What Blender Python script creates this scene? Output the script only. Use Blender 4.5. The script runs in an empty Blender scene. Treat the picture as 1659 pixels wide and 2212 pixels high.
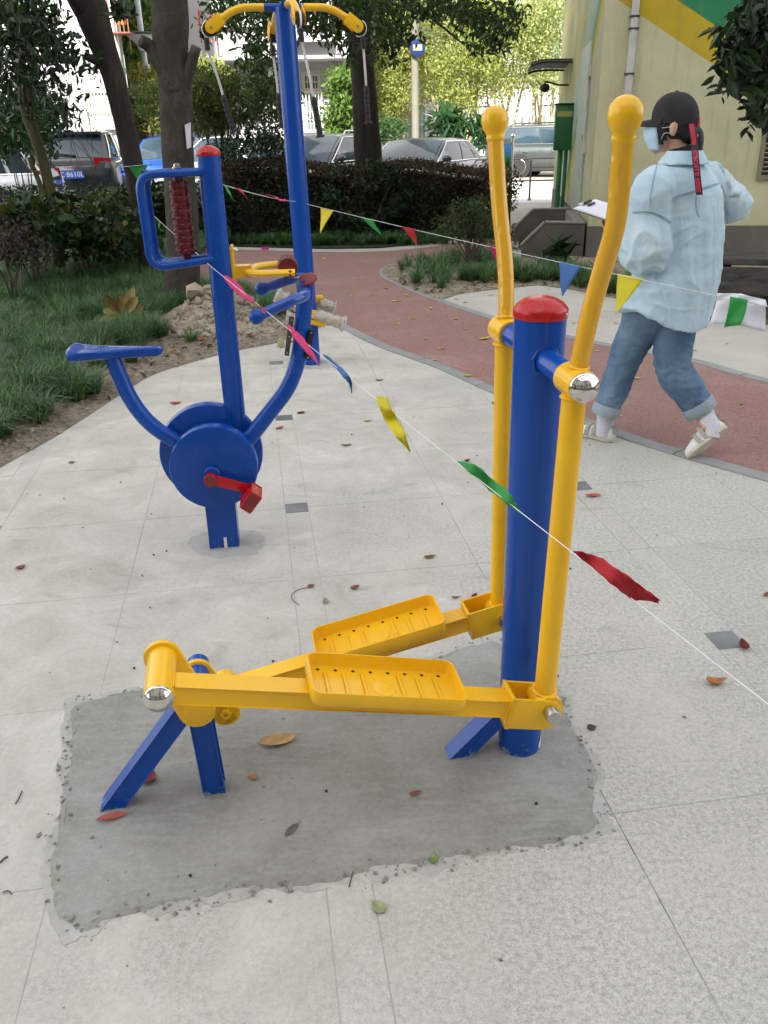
import bpy, bmesh, math, random
import numpy as np
from mathutils import Vector, Matrix, Euler
R_ = math.radians
random.seed(7); rng = np.random.default_rng(7)
sc = bpy.context.scene
COL = sc.collection

# ------------------------------------------------------------------ camera
CAM_P, CAM_R, CAM_H, FOC, PW, PH = R_(24.5), R_(1.1), 1.5, 1800.0, 1659.0, 2212.0
_fw = Vector((0, math.cos(CAM_P), -math.sin(CAM_P)))
_up0 = Vector((0, math.sin(CAM_P), math.cos(CAM_P)))
_rt = math.cos(CAM_R)*Vector((1, 0, 0)) - math.sin(CAM_R)*_up0
_up = math.sin(CAM_R)*Vector((1, 0, 0)) + math.cos(CAM_R)*_up0
cd = bpy.data.cameras.new('camera'); cam = bpy.data.objects.new('camera', cd); COL.objects.link(cam)
cd.sensor_fit = 'HORIZONTAL'; cd.sensor_width = 36; cd.lens = FOC/PW*36; cd.clip_start = .05; cd.clip_end = 600
M_ = Matrix((_rt, _up, -_fw)).transposed().to_4x4(); M_.translation = (0, 0, CAM_H)
cam.matrix_world = M_; sc.camera = cam

# ------------------------------------------------------------------ sky, sun, exposure
SUN_EL, SUN_AZ = 38.0, 194.0        # azimuth clockwise from +Y (north)
w = bpy.data.worlds.new('World'); sc.world = w; w.use_nodes = True
nt = w.node_tree; nt.nodes.clear()
sky = nt.nodes.new('ShaderNodeTexSky'); sky.sky_type = 'NISHITA'; sky.sun_disc = False
sky.sun_elevation = R_(SUN_EL); sky.sun_rotation = R_(SUN_AZ); sky.dust_density = 1.5; sky.air_density = 1.0; sky.ozone_density = 1.0
hs = nt.nodes.new('ShaderNodeHueSaturation'); hs.inputs['Saturation'].default_value = .12
bg = nt.nodes.new('ShaderNodeBackground'); bg.inputs['Strength'].default_value = .13
wo = nt.nodes.new('ShaderNodeOutputWorld')
nt.links.new(sky.outputs[0], hs.inputs['Color']); nt.links.new(hs.outputs[0], bg.inputs[0]); nt.links.new(bg.outputs[0], wo.inputs[0])
sl = bpy.data.lights.new('sun', 'SUN'); sl.energy = 3.2; sl.angle = R_(1.5); sl.color = (1, .96, .89)
so = bpy.data.objects.new('sun', sl); COL.objects.link(so)
_sd = Vector((math.sin(R_(SUN_AZ))*math.cos(R_(SUN_EL)), math.cos(R_(SUN_AZ))*math.cos(R_(SUN_EL)), math.sin(R_(SUN_EL))))
so.rotation_euler = _sd.to_track_quat('Z', 'Y').to_euler(); so.location = (0, 0, 30)
vs = sc.view_settings; vs.view_transform = 'Standard'; vs.look = 'None'; vs.gamma = 1; vs.exposure = 2.08; vs.use_curve_mapping = False
sc.cycles.max_bounces = 8; sc.cycles.transparent_max_bounces = 12
sc.cycles.use_denoising = True

# ------------------------------------------------------------------ places: photograph measure -> world
def ray(x, y): return _fw + _rt*((x-PW/2)/FOC) + _up*((PH/2-y)/FOC)
def G(x, y, z=0.0):
    d = ray(x, y); t = (z-CAM_H)/d.z; return Vector((d.x*t, d.y*t, z))
def Y(x, y, yy):
    d = ray(x, y); t = yy/d.y; return Vector((d.x*t, yy, CAM_H+d.z*t))

# ------------------------------------------------------------------ materials
MATS = {}
def _new(name):
    m = bpy.data.materials.new(name); m.use_nodes = True; t = m.node_tree
    return m, t, t.nodes['Principled BSDF'], t.nodes, t.links
def ramp(n, l, fac, stops):
    r = n.new('ShaderNodeValToRGB'); e = r.color_ramp.elements
    while len(e) < len(stops): e.new(.5)
    for i, (p, c) in enumerate(stops):
        e[i].position = p; e[i].color = (*c, 1) if len(c) == 3 else c
    l.new(fac, r.inputs[0]); return r.outputs[0]
def pos(n, l, scale=(1, 1, 1), obj=False):
    if obj: o = n.new('ShaderNodeTexCoord').outputs['Object']
    else: o = n.new('ShaderNodeNewGeometry').outputs['Position']
    mp = n.new('ShaderNodeMapping'); mp.inputs['Scale'].default_value = scale; l.new(o, mp.inputs[0]); return mp.outputs[0]
def noise(n, l, vec, scale, detail=4, rough=.6, dist=0):
    t = n.new('ShaderNodeTexNoise'); t.inputs['Scale'].default_value = scale; t.inputs['Detail'].default_value = detail
    t.inputs['Roughness'].default_value = rough; t.inputs['Distortion'].default_value = dist; l.new(vec, t.inputs['Vector']); return t.outputs['Fac']
def mixc(n, l, f, a, b, mode='MIX'):
    m = n.new('ShaderNodeMix'); m.data_type = 'RGBA'; m.blend_type = mode
    for k, v in ((0, f), (6, a), (7, b)):
        if hasattr(v, 'links'): l.new(v, m.inputs[k])
        elif k == 0: m.inputs[0].default_value = v
        else: m.inputs[k].default_value = (*v, 1)
    return m.outputs[2]
def mth(n, l, op, a, b=0.0):
    m = n.new('ShaderNodeMath'); m.operation = op
    for k, v in ((0, a), (1, b)):
        if hasattr(v, 'links'): l.new(v, m.inputs[k])
        else: m.inputs[k].default_value = v
    return m.outputs[0]
def bumpn(n, l, b, h, strength, dist=.005):
    u = n.new('ShaderNodeBump'); u.inputs['Strength'].default_value = strength; u.inputs['Distance'].default_value = dist
    l.new(h, u.inputs['Height']); l.new(u.outputs[0], b.inputs['Normal']); return u
def mat(name, c, rough=.5, metal=0, var=.0, scale=8, bump=0, coat=0, obj=True, c2=None, dist=.004, spec=.5, alpha=None, bscale=None, sc3=(1, 1, 1), trans=0, dust=0):
    """plain material with a little large-scale and fine variation of colour and roughness"""
    if name in MATS: return MATS[name]
    m, t, b, n, l = _new(name)
    p = pos(n, l, sc3, obj)
    f = noise(n, l, p, scale, 5)
    hi = c2 if c2 else tuple(min(1, x*(1+var)) for x in c); lo = c if c2 else tuple(x*(1-var) for x in c)
    bc = ramp(n, l, f, [(.33, lo), (.67, hi)])
    if dust:
        d1 = ramp(n, l, noise(n, l, p, 26, 6, .75, .8), [(.52, (0, 0, 0)), (.78, (dust,)*3)]); d2 = ramp(n, l, noise(n, l, pos(n, l, (40, 40, 3), obj), 3, 3, .6), [(.66, (0, 0, 0)), (.72, (dust*1.2,)*3)])
        bc = mixc(n, l, d1, bc, (.45, .43, .39)); bc = mixc(n, l, d2, bc, (.5, .48, .44))
    l.new(bc, b.inputs['Base Color'])
    l.new(ramp(n, l, noise(n, l, p, scale*2.3, 3), [(.3, (max(0, rough-.06),)*3), (.7, (min(1, rough+.06),)*3)]), b.inputs['Roughness'])
    b.inputs['Metallic'].default_value = metal; b.inputs['Coat Weight'].default_value = coat; b.inputs['Coat Roughness'].default_value = .06
    b.inputs['Specular IOR Level'].default_value = spec
    if trans: b.inputs['Transmission Weight'].default_value = trans
    if bump: bumpn(n, l, b, noise(n, l, p, bscale or scale*4, 5), bump, dist)
    MATS[name] = m; return m
def leafmat(name, cols, rough=.45, trans=.3, spec=.4):
    if name in MATS: return MATS[name]
    m, t, b, n, l = _new(name)
    g = n.new('ShaderNodeNewGeometry'); k = len(cols)
    c = ramp(n, l, g.outputs['Random Per Island'], [(i/max(1, k-1), cc) for i, cc in enumerate(cols)])
    l.new(c, b.inputs['Base Color']); b.inputs['Roughness'].default_value = rough; b.inputs['Specular IOR Level'].default_value = spec
    if trans:
        tr = n.new('ShaderNodeBsdfTranslucent'); l.new(mixc(n, l, 1.0, c, (1.35, 1.35, .55), 'MULTIPLY'), tr.inputs[0])
        mx = n.new('ShaderNodeMixShader'); mx.inputs[0].default_value = trans
        l.new(b.outputs[0], mx.inputs[1]); l.new(tr.outputs[0], mx.inputs[2]); l.new(mx.outputs[0], n['Material Output'].inputs[0])
    MATS[name] = m; return m

# ------------------------------------------------------------------ objects
ORG = {}
def tag(o, label=None, cat=None, group=None, kind=None):
    if label: o['label'] = label
    if cat: o['category'] = cat
    if group: o['group'] = group
    if kind: o['kind'] = kind
    return o
def thing(name, label, cat, loc=(0, 0, 0), group=None):
    o = bpy.data.objects.new(name, None); COL.objects.link(o); o.empty_display_size = .1
    o.location = loc; ORG[o] = Vector(loc); return tag(o, label, cat, group)
def link(name, me, parent=None, m=None):
    o = bpy.data.objects.new(name, me); COL.objects.link(o)
    if m is not None: me.materials.append(m) if not me.materials else None
    if parent is not None: o.parent = parent; ORG[o] = ORG[parent]
    else: ORG[o] = Vector((0, 0, 0))
    return o
def dup_tree(o, parent=None):
    c = o.copy(); COL.objects.link(c); c.parent = parent
    for ch in list(o.children): dup_tree(ch, c)
    return c
def setmesh(name, V, F, m=None, parent=None, smooth=False, sharp=None, label=None, origin=None):
    """from world points and faces (numpy or lists) to one linked mesh object"""
    V = np.asarray(V, dtype=np.float64)
    o0 = np.array(ORG[parent]) if parent is not None else (np.array(origin) if origin is not None else np.zeros(3))
    me = bpy.data.meshes.new(name); me.from_pydata((V-o0).tolist(), [], F if isinstance(F, list) else F.tolist()); me.update()
    if smooth:
        me.shade_smooth()
        if sharp: me.set_sharp_from_angle(angle=R_(sharp))
    o = link(name, me, parent, m)
    if origin is not None and parent is None: o.location = origin; ORG[o] = Vector(origin)
    if label: o['label'] = label
    return o

def frame(d):
    d = d.normalized(); a = Vector((0, 0, 1)) if abs(d.z) < .95 else Vector((0, 1, 0))
    x = d.cross(a).normalized(); return x, x.cross(d).normalized()*1
class MB:
    """collects shapes in world space; build() links them as ONE mesh object"""
    def __init__(s): s.V = []; s.F = []
    def add(s, V, F):
        k = len(s.V); s.V += [tuple(v) for v in V]; s.F += [tuple(i+k for i in f) for f in F]; return s
    def loft(s, rings, cap=(True, True), closed=False):
        n = len(rings[0]); V = [v for r in rings for v in r]; F = []
        m = len(rings)
        for i in range(m if closed else m-1):
            a, b = i*n, ((i+1) % m)*n
            F += [(a+j, a+(j+1) % n, b+(j+1) % n, b+j) for j in range(n)]
        if not closed:
            if cap[0]: F.append(tuple(range(n))[::-1])
            if cap[1]: F.append(tuple(range((m-1)*n, m*n)))
        return s.add(V, F)
    def tube(s, pts, r, seg=14, cap=(True, True), closed=False, flat=1.0, ref=None):
        P = [Vector(p) for p in pts]; n = len(P); rad = r if isinstance(r, (list, tuple)) else [r]*n
        T = []
        for i in range(n):
            if closed: T.append((P[(i+1) % n]-P[i-1]).normalized())
            else: T.append((P[min(i+1, n-1)]-P[max(i-1, 0)]).normalized())
        x, y = frame(T[0])
        if ref is not None: y = Vector(ref); x = T[0].cross(y).normalized(); y = x.cross(T[0]).normalized()*-1 if False else x.cross(T[0]).normalized()
        rings = []
        for i in range(n):
            if i:
                q = T[i-1].rotation_difference(T[i]); x = q @ x; y = q @ y
            k = 1.0
            if 0 < i < n-1 or closed:
                a = (P[i]-P[i-1]).normalized(); c = a.dot(T[i]); k = 1/max(.5, c)
            rings.append([P[i]+(x*math.cos(2*math.pi*j/seg)*k+y*math.sin(2*math.pi*j/seg)*flat)*rad[i] for j in range(seg)])
        return s.loft(rings, cap, closed)
    def cyl(s, a, b, r0, r1=None, seg=24): return s.tube([a, b], [r0, r0 if r1 is None else r1], seg)
    def lathe(s, o, ax, prof, seg=24, cap=(True, True)):
        """prof: (distance along ax, radius)"""
        o, ax = Vector(o), Vector(ax).normalized(); x, y = frame(ax)
        return s.loft([[o+ax*h+(x*math.cos(2*math.pi*j/seg)+y*math.sin(2*math.pi*j/seg))*max(r, 1e-5) for j in range(seg)] for h, r in prof], cap)
    def box(s, c, ex, ey, ez, b=0.0):
        """centre and three half-extent vectors, bevel b"""
        bm = bmesh.new(); bmesh.ops.create_cube(bm, size=2)
        ex, ey, ez, c = Vector(ex), Vector(ey), Vector(ez), Vector(c)
        for v in bm.verts: v.co = c+ex*v.co.x+ey*v.co.y+ez*v.co.z
        if b: bmesh.ops.bevel(bm, geom=bm.edges[:], offset=b, segments=2, profile=.5, affect='EDGES')
        return s.bm(bm)
    def abox(s, lo, hi, b=0.0):
        lo, hi = Vector(lo), Vector(hi); c = (lo+hi)/2; h = (hi-lo)/2
        return s.box(c, (h.x, 0, 0), (0, h.y, 0), (0, 0, h.z), b)
    def prism(s, poly, axis, b=0.0):
        """poly: world points of one face (in order), pushed along axis"""
        bm = bmesh.new(); n = len(poly); axis = Vector(axis)
        lo = [bm.verts.new(p) for p in poly]; hi = [bm.verts.new(Vector(p)+axis) for p in poly]
        bm.faces.new(lo[::-1]); bm.faces.new(hi)
        for i in range(n): bm.faces.new((lo[i], lo[(i+1) % n], hi[(i+1) % n], hi[i]))
        bmesh.ops.recalc_face_normals(bm, faces=bm.faces[:])
        if b: bmesh.ops.bevel(bm, geom=[e for e in bm.edges if e.calc_face_angle(0) > .5], offset=b, segments=2, profile=.5, affect='EDGES')
        return s.bm(bm)
    def ball(s, c, r, seg=20, sc3=(1, 1, 1)):
        c = Vector(c); n = seg//2
        rings = [[c+Vector((math.sin(math.pi*i/n)*math.cos(2*math.pi*j/seg)*r*sc3[0], math.sin(math.pi*i/n)*math.sin(2*math.pi*j/seg)*r*sc3[1], math.cos(math.pi*i/n)*r*sc3[2])) for j in range(seg)] for i in range(1, n)]
        s.loft(rings, (False, False)); k = len(s.V)-(n-1)*seg
        s.V += [tuple(c+Vector((0, 0, r*sc3[2]))), tuple(c-Vector((0, 0, r*sc3[2])))]; t = len(s.V)-2; e = k+(n-2)*seg
        s.F += [(t, k+(j+1) % seg, k+j) for j in range(seg)] + [(t+1, e+j, e+(j+1) % seg) for j in range(seg)]
        return s
    def bm(s, bm):
        bm.verts.index_update(); s.add([v.co.copy() for v in bm.verts], [[v.index for v in f.verts] for f in bm.faces]); bm.free(); return s
    def build(s, name, m, parent=None, smooth=True, sharp=35, label=None, origin=None, fix=True):
        o = setmesh(name, s.V, s.F, m, parent, False, None, label, origin)
        me = o.data
        if fix:
            bm = bmesh.new(); bm.from_mesh(me); bmesh.ops.recalc_face_normals(bm, faces=bm.faces[:]); bm.to_mesh(me); bm.free()
        if smooth:
            me.shade_smooth()
            if sharp: me.set_sharp_from_angle(angle=R_(sharp))
        return o
def arc(pts, r=.04, n=6):
    """polyline with its corners rounded"""
    P = [Vector(p) for p in pts]; out = [P[0]]
    for i in range(1, len(P)-1):
        a, b, c = P[i-1], P[i], P[i+1]; d1 = (a-b); d2 = (c-b); k = min(r, d1.length*.49, d2.length*.49)
        p, q = b+d1.normalized()*k, b+d2.normalized()*k
        for j in range(n+1):
            t = j/n; out.append(p*(1-t)**2+b*2*t*(1-t)+q*t*t)
    out.append(P[-1]); return out
def spline(pts, n=8):
    P = [Vector(p) for p in pts]; P = [P[0]*2-P[1]]+P+[P[-1]*2-P[-2]]; out = []
    for i in range(1, len(P)-2):
        a, b, c, d = P[i-1:i+3]
        for j in range(n):
            t = j/n; out.append(.5*((2*b)+(c-a)*t+(2*a-5*b+4*c-d)*t*t+(3*b-a-3*c+d)*t**3))
    out.append(P[-2]); return out
def sheet(name, poly, z, m, kind='structure', th=.0, parent=None, label=None):
    b = MB(); pts = [Vector((p[0], p[1], z)) for p in poly]
    if th: b.prism([p-Vector((0, 0, th)) for p in pts], (0, 0, th)); o = b.build(name, m, parent, smooth=False)
    else:
        b.add(pts, [tuple(range(len(pts)))]); o = b.build(name, m, parent, smooth=False)
        if o.data.polygons[0].normal.z < 0: o.data.flip_normals()
    if kind and parent is None: o['kind'] = kind
    return o

# ---- leaves in bulk
def leaves(C, size, up=.3, fold=.25, width=.5, hang=0.0, six=True, dirs=None):
    """C n x 3 centres -> V, F: one folded leaf each"""
    C = np.asarray(C, float); n = len(C)
    d = rng.normal(size=(n, 3)) if dirs is None else dirs+rng.normal(size=(n, 3))*.35
    d[:, 2] -= hang; d /= np.linalg.norm(d, axis=1)[:, None]
    r = rng.normal(size=(n, 3)); r[:, 2] += up*4
    s = np.cross(d, r); s /= np.linalg.norm(s, axis=1)[:, None]+1e-9; u = np.cross(s, d)
    L = (np.asarray(size)*(1+.35*rng.normal(size=n)).clip(.45, 1.7))[:, None]; Wd = L*width
    if six:
        P = [C-d*L*.5, C-d*L*.12+s*Wd*.5+u*L*fold*.35, C+d*L*.22+s*Wd*.36+u*L*fold*.25, C+d*L*.5-u*L*.08, C+d*L*.22-s*Wd*.36+u*L*fold*.25, C-d*L*.12-s*Wd*.5+u*L*fold*.35]
        V = np.stack(P, 1).reshape(-1, 3); i = np.arange(n)[:, None]*6
        F = np.concatenate([i+np.array([[0, 1, 2, 3]]), i+np.array([[0, 3, 4, 5]])]).tolist()
    else:
        P = [C-d*L*.5, C+s*Wd*.5+u*L*fold*.3, C+d*L*.5, C-s*Wd*.5+u*L*fold*.3]
        V = np.stack(P, 1).reshape(-1, 3); F = (np.arange(n)[:, None]*4+np.array([[0, 1, 2, 3]])).tolist()
    return V, F
def clumps(centres, rad, per, flat=.75):
    """points gathered round clump centres"""
    C = np.asarray(centres, float); k = np.repeat(np.arange(len(C)), per)
    d = rng.normal(size=(len(k), 3)); d /= np.linalg.norm(d, axis=1)[:, None]
    q = d*(rng.random(len(k))**.45)[:, None]; q[:, 2] *= flat
    rad = np.broadcast_to(np.asarray(rad, float), (len(C),))
    return C[k]+q*rad[k][:, None]
def in_ellipsoid(c, r, n, shell=.5):
    d = rng.normal(size=(n, 3)); d /= np.linalg.norm(d, axis=1)[:, None]
    return np.asarray(c)+d*(shell+(1-shell)*rng.random(n)**.6)[:, None]*np.asarray(r)

# ---- shared materials
BLUE = mat('blue enamel', (.002, .060, .34), .26, var=.14, scale=3, spec=.28, coat=.16, dust=.05, bump=.03, bscale=60, dist=.002)
YEL = mat('yellow enamel', (.88, .49, .008), .30, var=.07, scale=4, spec=.35, coat=.22, dust=.10, bump=.03, bscale=60, dist=.002)
YELGRIP = None
RED = mat('red plastic', (.46, .006, .010), .28, var=.10, scale=9, spec=.4, coat=.15)
REDD = mat('dull red plastic', (.20, .022, .02), .5, var=.1, scale=20)
MAROON = mat('maroon plastic', (.13, .008, .012), .3, var=.12, scale=20, coat=.25)
CHROME = mat('polished steel', (.72, .70, .66), .09, 1, var=.05, scale=30)
STEEL = mat('steel', (.55, .53, .50), .32, 1, var=.08, scale=30)
BLACK = mat('black rubber', (.012, .012, .013), .6, var=.2, scale=30)
DGREY = mat('dark grey plastic', (.05, .055, .06), .5, var=.2, scale=30)
WHITE = mat('white paint', (.78, .78, .78), .5, var=.03, scale=6)
PAPER = mat('white paper', (.72, .72, .78), .8, var=.03, scale=12)
BARK = mat('brown bark', (.045, .034, .026), .9, c2=(.105, .085, .066), scale=9, bump=.7, dist=.02, sc3=(1, 1, .35))

# ================================================================== GROUND
def m_granite():
    m, t, b, n, l = _new('granite paving under cement film'); p = pos(n, l)
    sp = noise(n, l, p, 74, 4, .75); sp2 = noise(n, l, p, 260, 2, .6)
    g = ramp(n, l, sp, [(.34, (.31, .305, .29)), (.47, (.47, .465, .45)), (.56, (.60, .595, .58)), (.68, (.68, .675, .66))])
    g = mixc(n, l, .35, g, ramp(n, l, sp2, [(.35, (.22, .215, .21)), (.6, (.66, .65, .64))]))
    tone = noise(n, l, p, .9, 3); g = mixc(n, l, 1.0, g, ramp(n, l, tone, [(.3, (.86, .86, .85)), (.7, (1, 1, .985))]), 'MULTIPLY')
    # hard cement residue: thin towards the far right, thick on the left
    sx = n.new('ShaderNodeSeparateXYZ'); l.new(p, sx.inputs[0])
    big = noise(n, l, p, 1.7, 6, .68, .6); fine = noise(n, l, p, 14, 5, .7)
    k = mth(n, l, 'ADD', mth(n, l, 'MULTIPLY', sx.outputs[0], -.17), mth(n, l, 'MULTIPLY', sx.outputs[1], .045))
    f = mth(n, l, 'ADD', mth(n, l, 'ADD', mth(n, l, 'MULTIPLY', big, 1.0), k), mth(n, l, 'MULTIPLY', fine, .35))
    fm = ramp(n, l, f, [(.60, (0, 0, 0)), (.90, (.9, .9, .9))])
    fc = ramp(n, l, noise(n, l, p, 3.3, 6, .7, .8), [(.28, (.34, .335, .30)), (.42, (.47, .46, .425)), (.60, (.60, .59, .555)), (.72, (.72, .71, .68))])
    fc = mixc(n, l, .25, fc, ramp(n, l, noise(n, l, p, 60, 4, .7), [(.35, (.40, .39, .37)), (.65, (.68, .67, .65))]))
    c = mixc(n, l, fm, g, fc)
    # damp rings and rubbed stains
    st = ramp(n, l, noise(n, l, pos(n, l, (1, 1.9, 1)), 2.3, 5, .55, 1.2), [(.63, (0, 0, 0)), (.70, (.5, .5, .5))])
    c = mixc(n, l, st, c, (.33, .325, .295))
    sc_ = ramp(n, l, noise(n, l, pos(n, l, (9, 1.2, 1)), 3.1, 3, .6, .5), [(.70, (0, 0, 0)), (.76, (.35, .35, .35))])
    c = mixc(n, l, sc_, c, (.36, .355, .34))
    oi = n.new('ShaderNodeObjectInfo'); c = mixc(n, l, 1.0, c, ramp(n, l, oi.outputs['Random'], [(0, (.93, .93, .93)), (.5, (.98, .975, .965)), (1, (1, 1, 1))]), 'MULTIPLY')
    dk = ramp(n, l, noise(n, l, p, 48, 4, .8), [(.66, (0, 0, 0)), (.72, (.7, .7, .7))]); c = mixc(n, l, dk, c, (.20, .195, .175))
    sm2 = ramp(n, l, noise(n, l, pos(n, l, (1.6, .7, 1)), 4.2, 7, .75, 1.6), [(.56, (0, 0, 0)), (.68, (.5, .5, .5))]); c = mixc(n, l, mth(n, l, 'MULTIPLY', sm2, fm), c, (.42, .41, .375))
    c = mixc(n, l, 1.0, c, (.96, .945, .90), 'MULTIPLY')
    l.new(c, b.inputs['Base Color'])
    l.new(ramp(n, l, big, [(.3, (.62,)*3), (.7, (.85,)*3)]), b.inputs['Roughness'])
    bumpn(n, l, b, mixc(n, l, .5, sp, fine), .22, .004)
    return m
GRAN = m_granite()
def m_inlay():
    m, t, b, n, l = _new('dark inlay stone'); p = pos(n, l)
    f = ramp(n, l, noise(n, l, p, 1.6, 4, .6), [(.42, (.15,)*3), (.62, (.75,)*3)])
    c = mixc(n, l, f, ramp(n, l, noise(n, l, p, 120, 3), [(.3, (.045, .05, .055)), (.7, (.10, .105, .11))]), (.33, .335, .335))
    l.new(c, b.inputs['Base Color']); b.inputs['Roughness'].default_value = .75; bumpn(n, l, b, noise(n, l, p, 90, 3), .3, .003); return m
def m_joint():
    m, t, b, n, l = _new('joint filling'); p = pos(n, l)
    sx = n.new('ShaderNodeSeparateXYZ'); l.new(p, sx.inputs[0]); f = mth(n, l, 'SUBTRACT', noise(n, l, p, 1.3, 5, .7, .5), mth(n, l, 'MULTIPLY', sx.outputs[0], .055))
    l.new(ramp(n, l, f, [(.34, (.07, .068, .064)), (.40, (.25, .245, .23)), (.49, (.44, .435, .41))]), b.inputs['Base Color']); b.inputs['Roughness'].default_value = .95; return m
def m_patch():
    m, t, b, n, l = _new('fresh grey mortar'); p = pos(n, l)
    a = noise(n, l, p, 2.6, 6, .62, .5); st = noise(n, l, pos(n, l, (2.2, 9, 1)), 3.2, 4, .6, 1.0); fi = noise(n, l, p, 85, 5, .7)
    c = ramp(n, l, a, [(.3, (.19, .186, .16)), (.5, (.275, .27, .24)), (.68, (.37, .365, .335))])
    c = mixc(n, l, ramp(n, l, st, [(.48, (0, 0, 0)), (.68, (.65, .65, .65))]), c, (.37, .37, .35))
    c = mixc(n, l, .3, c, ramp(n, l, fi, [(.3, (.13, .128, .112)), (.7, (.37, .365, .345))]))
    pit = ramp(n, l, noise(n, l, p, 38, 3, .5), [(.70, (0, 0, 0)), (.77, (.6, .6, .6))])
    c = mixc(n, l, pit, c, (.075, .072, .062))
    l.new(c, b.inputs['Base Color']); b.inputs['Roughness'].default_value = .88
    bumpn(n, l, b, mixc(n, l, .4, mixc(n, l, .5, fi, st), a), .5, .006); return m
def m_soil(name, c1, c2, s=6):
    m, t, b, n, l = _new(name); p = pos(n, l)
    a = noise(n, l, p, s, 8, .75, .4); v = n.new('ShaderNodeTexVoronoi'); v.inputs['Scale'].default_value = 34; l.new(p, v.inputs['Vector'])
    c = ramp(n, l, a, [(.32, c1), (.66, c2)])
    c = mixc(n, l, .45, c, mixc(n, l, 1.0, ramp(n, l, v.outputs['Color'], [(.2, tuple(.6*x for x in c1)), (.8, tuple(1.15*x for x in c2))]), (1, 1, 1), 'MULTIPLY'))
    l.new(c, b.inputs['Base Color']); b.inputs['Roughness'].default_value = .95; bumpn(n, l, b, mixc(n, l, .5, a, v.outputs['Distance']), .8, .02); return m
def m_rubber():
    m, t, b, n, l = _new('red rubber granulate'); p = pos(n, l)
    v = n.new('ShaderNodeTexVoronoi'); v.inputs['Scale'].default_value = 150; l.new(p, v.inputs['Vector'])
    c = ramp(n, l, noise(n, l, p, 110, 4, .75), [(.3, (.16, .072, .062)), (.5, (.30, .155, .134)), (.7, (.45, .28, .25))])
    du = noise(n, l, p, 1.4, 6, .7, .7)
    c = mixc(n, l, ramp(n, l, du, [(.50, (0, 0, 0)), (.74, (.62, .62, .62))]), c, mixc(n, l, .5, c, (.52, .42, .37)))
    c = mixc(n, l, ramp(n, l, noise(n, l, p, .5, 3, .5), [(.35, (.45,)*3), (.6, (0, 0, 0))]), c, (.25, .165, .14))
    l.new(c, b.inputs['Base Color']); b.inputs['Roughness'].default_value = .9; bumpn(n, l, b, mixc(n, l, .5, v.outputs['Distance'], noise(n, l, p, 60, 4)), .9, .008); return m
def m_conc(name, c1, c2, s=2.2, bmp=.3):
    m, t, b, n, l = _new(name); p = pos(n, l)
    a = noise(n, l, p, s, 7, .68, .5); f = noise(n, l, p, 70, 4, .7)
    c = mixc(n, l, .3, ramp(n, l, a, [(.3, c1), (.7, c2)]), ramp(n, l, f, [(.3, c1), (.7, c2)]))
    l.new(c, b.inputs['Base Color']); b.inputs['Roughness'].default_value = .88; bumpn(n, l, b, mixc(n, l, .5, a, f), bmp, .006); return m
INLAY, JOINT, PATCH, RUBBER = m_inlay(), m_joint(), m_patch(), m_rubber()
PATCHL = m_conc('pale grey collar mortar', (.31, .305, .28), (.52, .51, .475), 7)
KERBM = m_conc('grey kerb stone', (.20, .205, .205), (.33, .335, .33), 3)
BEIGE = m_conc('beige concrete', (.38, .365, .32), (.55, .53, .48), 1.6)
ROADM = m_conc('sunlit pale road', (.40, .395, .39), (.56, .55, .54), .8)  # pale concrete, the road's own colour
WALK = m_conc('grey walkway concrete', (.26, .25, .225), (.38, .37, .34), 1.5)
SOIL = m_soil('pale dry soil', (.11, .085, .058), (.30, .245, .18), 7)
DSOIL = m_soil('dark planting soil', (.030, .027, .018), (.085, .07, .05), 5)
BEDSOIL = m_soil('bed soil with litter', (.12, .095, .06), (.34, .29, .21), 8)
TURF = m_soil('dark turf ground', (.012, .020, .010), (.03, .045, .022), 9)

sheet('ground', [(-150, -40), (150, -40), (150, 260), (-150, 260)], -.06, DSOIL)
sheet('mortar_bed', [(-2.9, -3), (4.2, -3), (4.2, 8.6), (-2.9, 8.6)], -.0013, JOINT)

# paving slabs: 0.6 x 0.65 slabs, a 0.1 strip every 1.3 m with a dark square in it
pave = bpy.data.objects.new('pavement', None); COL.objects.link(pave); pave['kind'] = 'structure'; ORG[pave] = Vector((0, 0, 0))
TH = R_(8.2); GU = Vector((math.cos(TH), math.sin(TH), 0)); GV = Vector((-math.sin(TH), math.cos(TH), 0)); GO = Vector((-.385, 3.355, 0))
EDGE_L = [(-2.9, 1.2), (-2.35, 2.4), (-2.1, 3.2), (-1.93, 3.89), (-1.79, 4.48), (-1.67, 5.2), (-1.55, 5.72), (-1.14, 6.28), (-.82, 6.56), (-.55, 7.0)]
KERB_N = [(-6, 9.75), (-3.2, 9.7), (-1.8, 9.35), (-1.0, 8.55), (-.55, 7.6), (-.33, 7.15), (-.01, 6.42), (.41, 5.72), (.74, 5.05), (1.115, 4.5), (1.38, 4.08), (1.8, 3.58), (2.5, 2.85), (3.4, 2.1)]
SLABPOLY = EDGE_L[::-1] + [(-2.9, -.6), (3.4, -.6)] + KERB_N[5:][::-1]
def inside(p, poly):
    c = False; n = len(poly)
    for i in range(n):
        a, b = poly[i], poly[(i+1) % n]
        if (a[1] > p[1]) != (b[1] > p[1]) and p[0] < (b[0]-a[0])*(p[1]-a[1])/(b[1]-a[1])+a[0]: c = not c
    return c
def slab_mesh(nm, w, h, m):
    g = .0012; b = MB().abox((g, g, -.03), (w-g, h-g, 0), .0012); me = bpy.data.meshes.new(nm); me.from_pydata(b.V, [], b.F); me.update(); me.materials.append(m); return me
SM = {k: slab_mesh(k, *v) for k, v in dict(slab=(.6, .65, GRAN), strip_stone=(.1, .6, GRAN), inlay_square=(.1, .1, INLAY)).items()}
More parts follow.
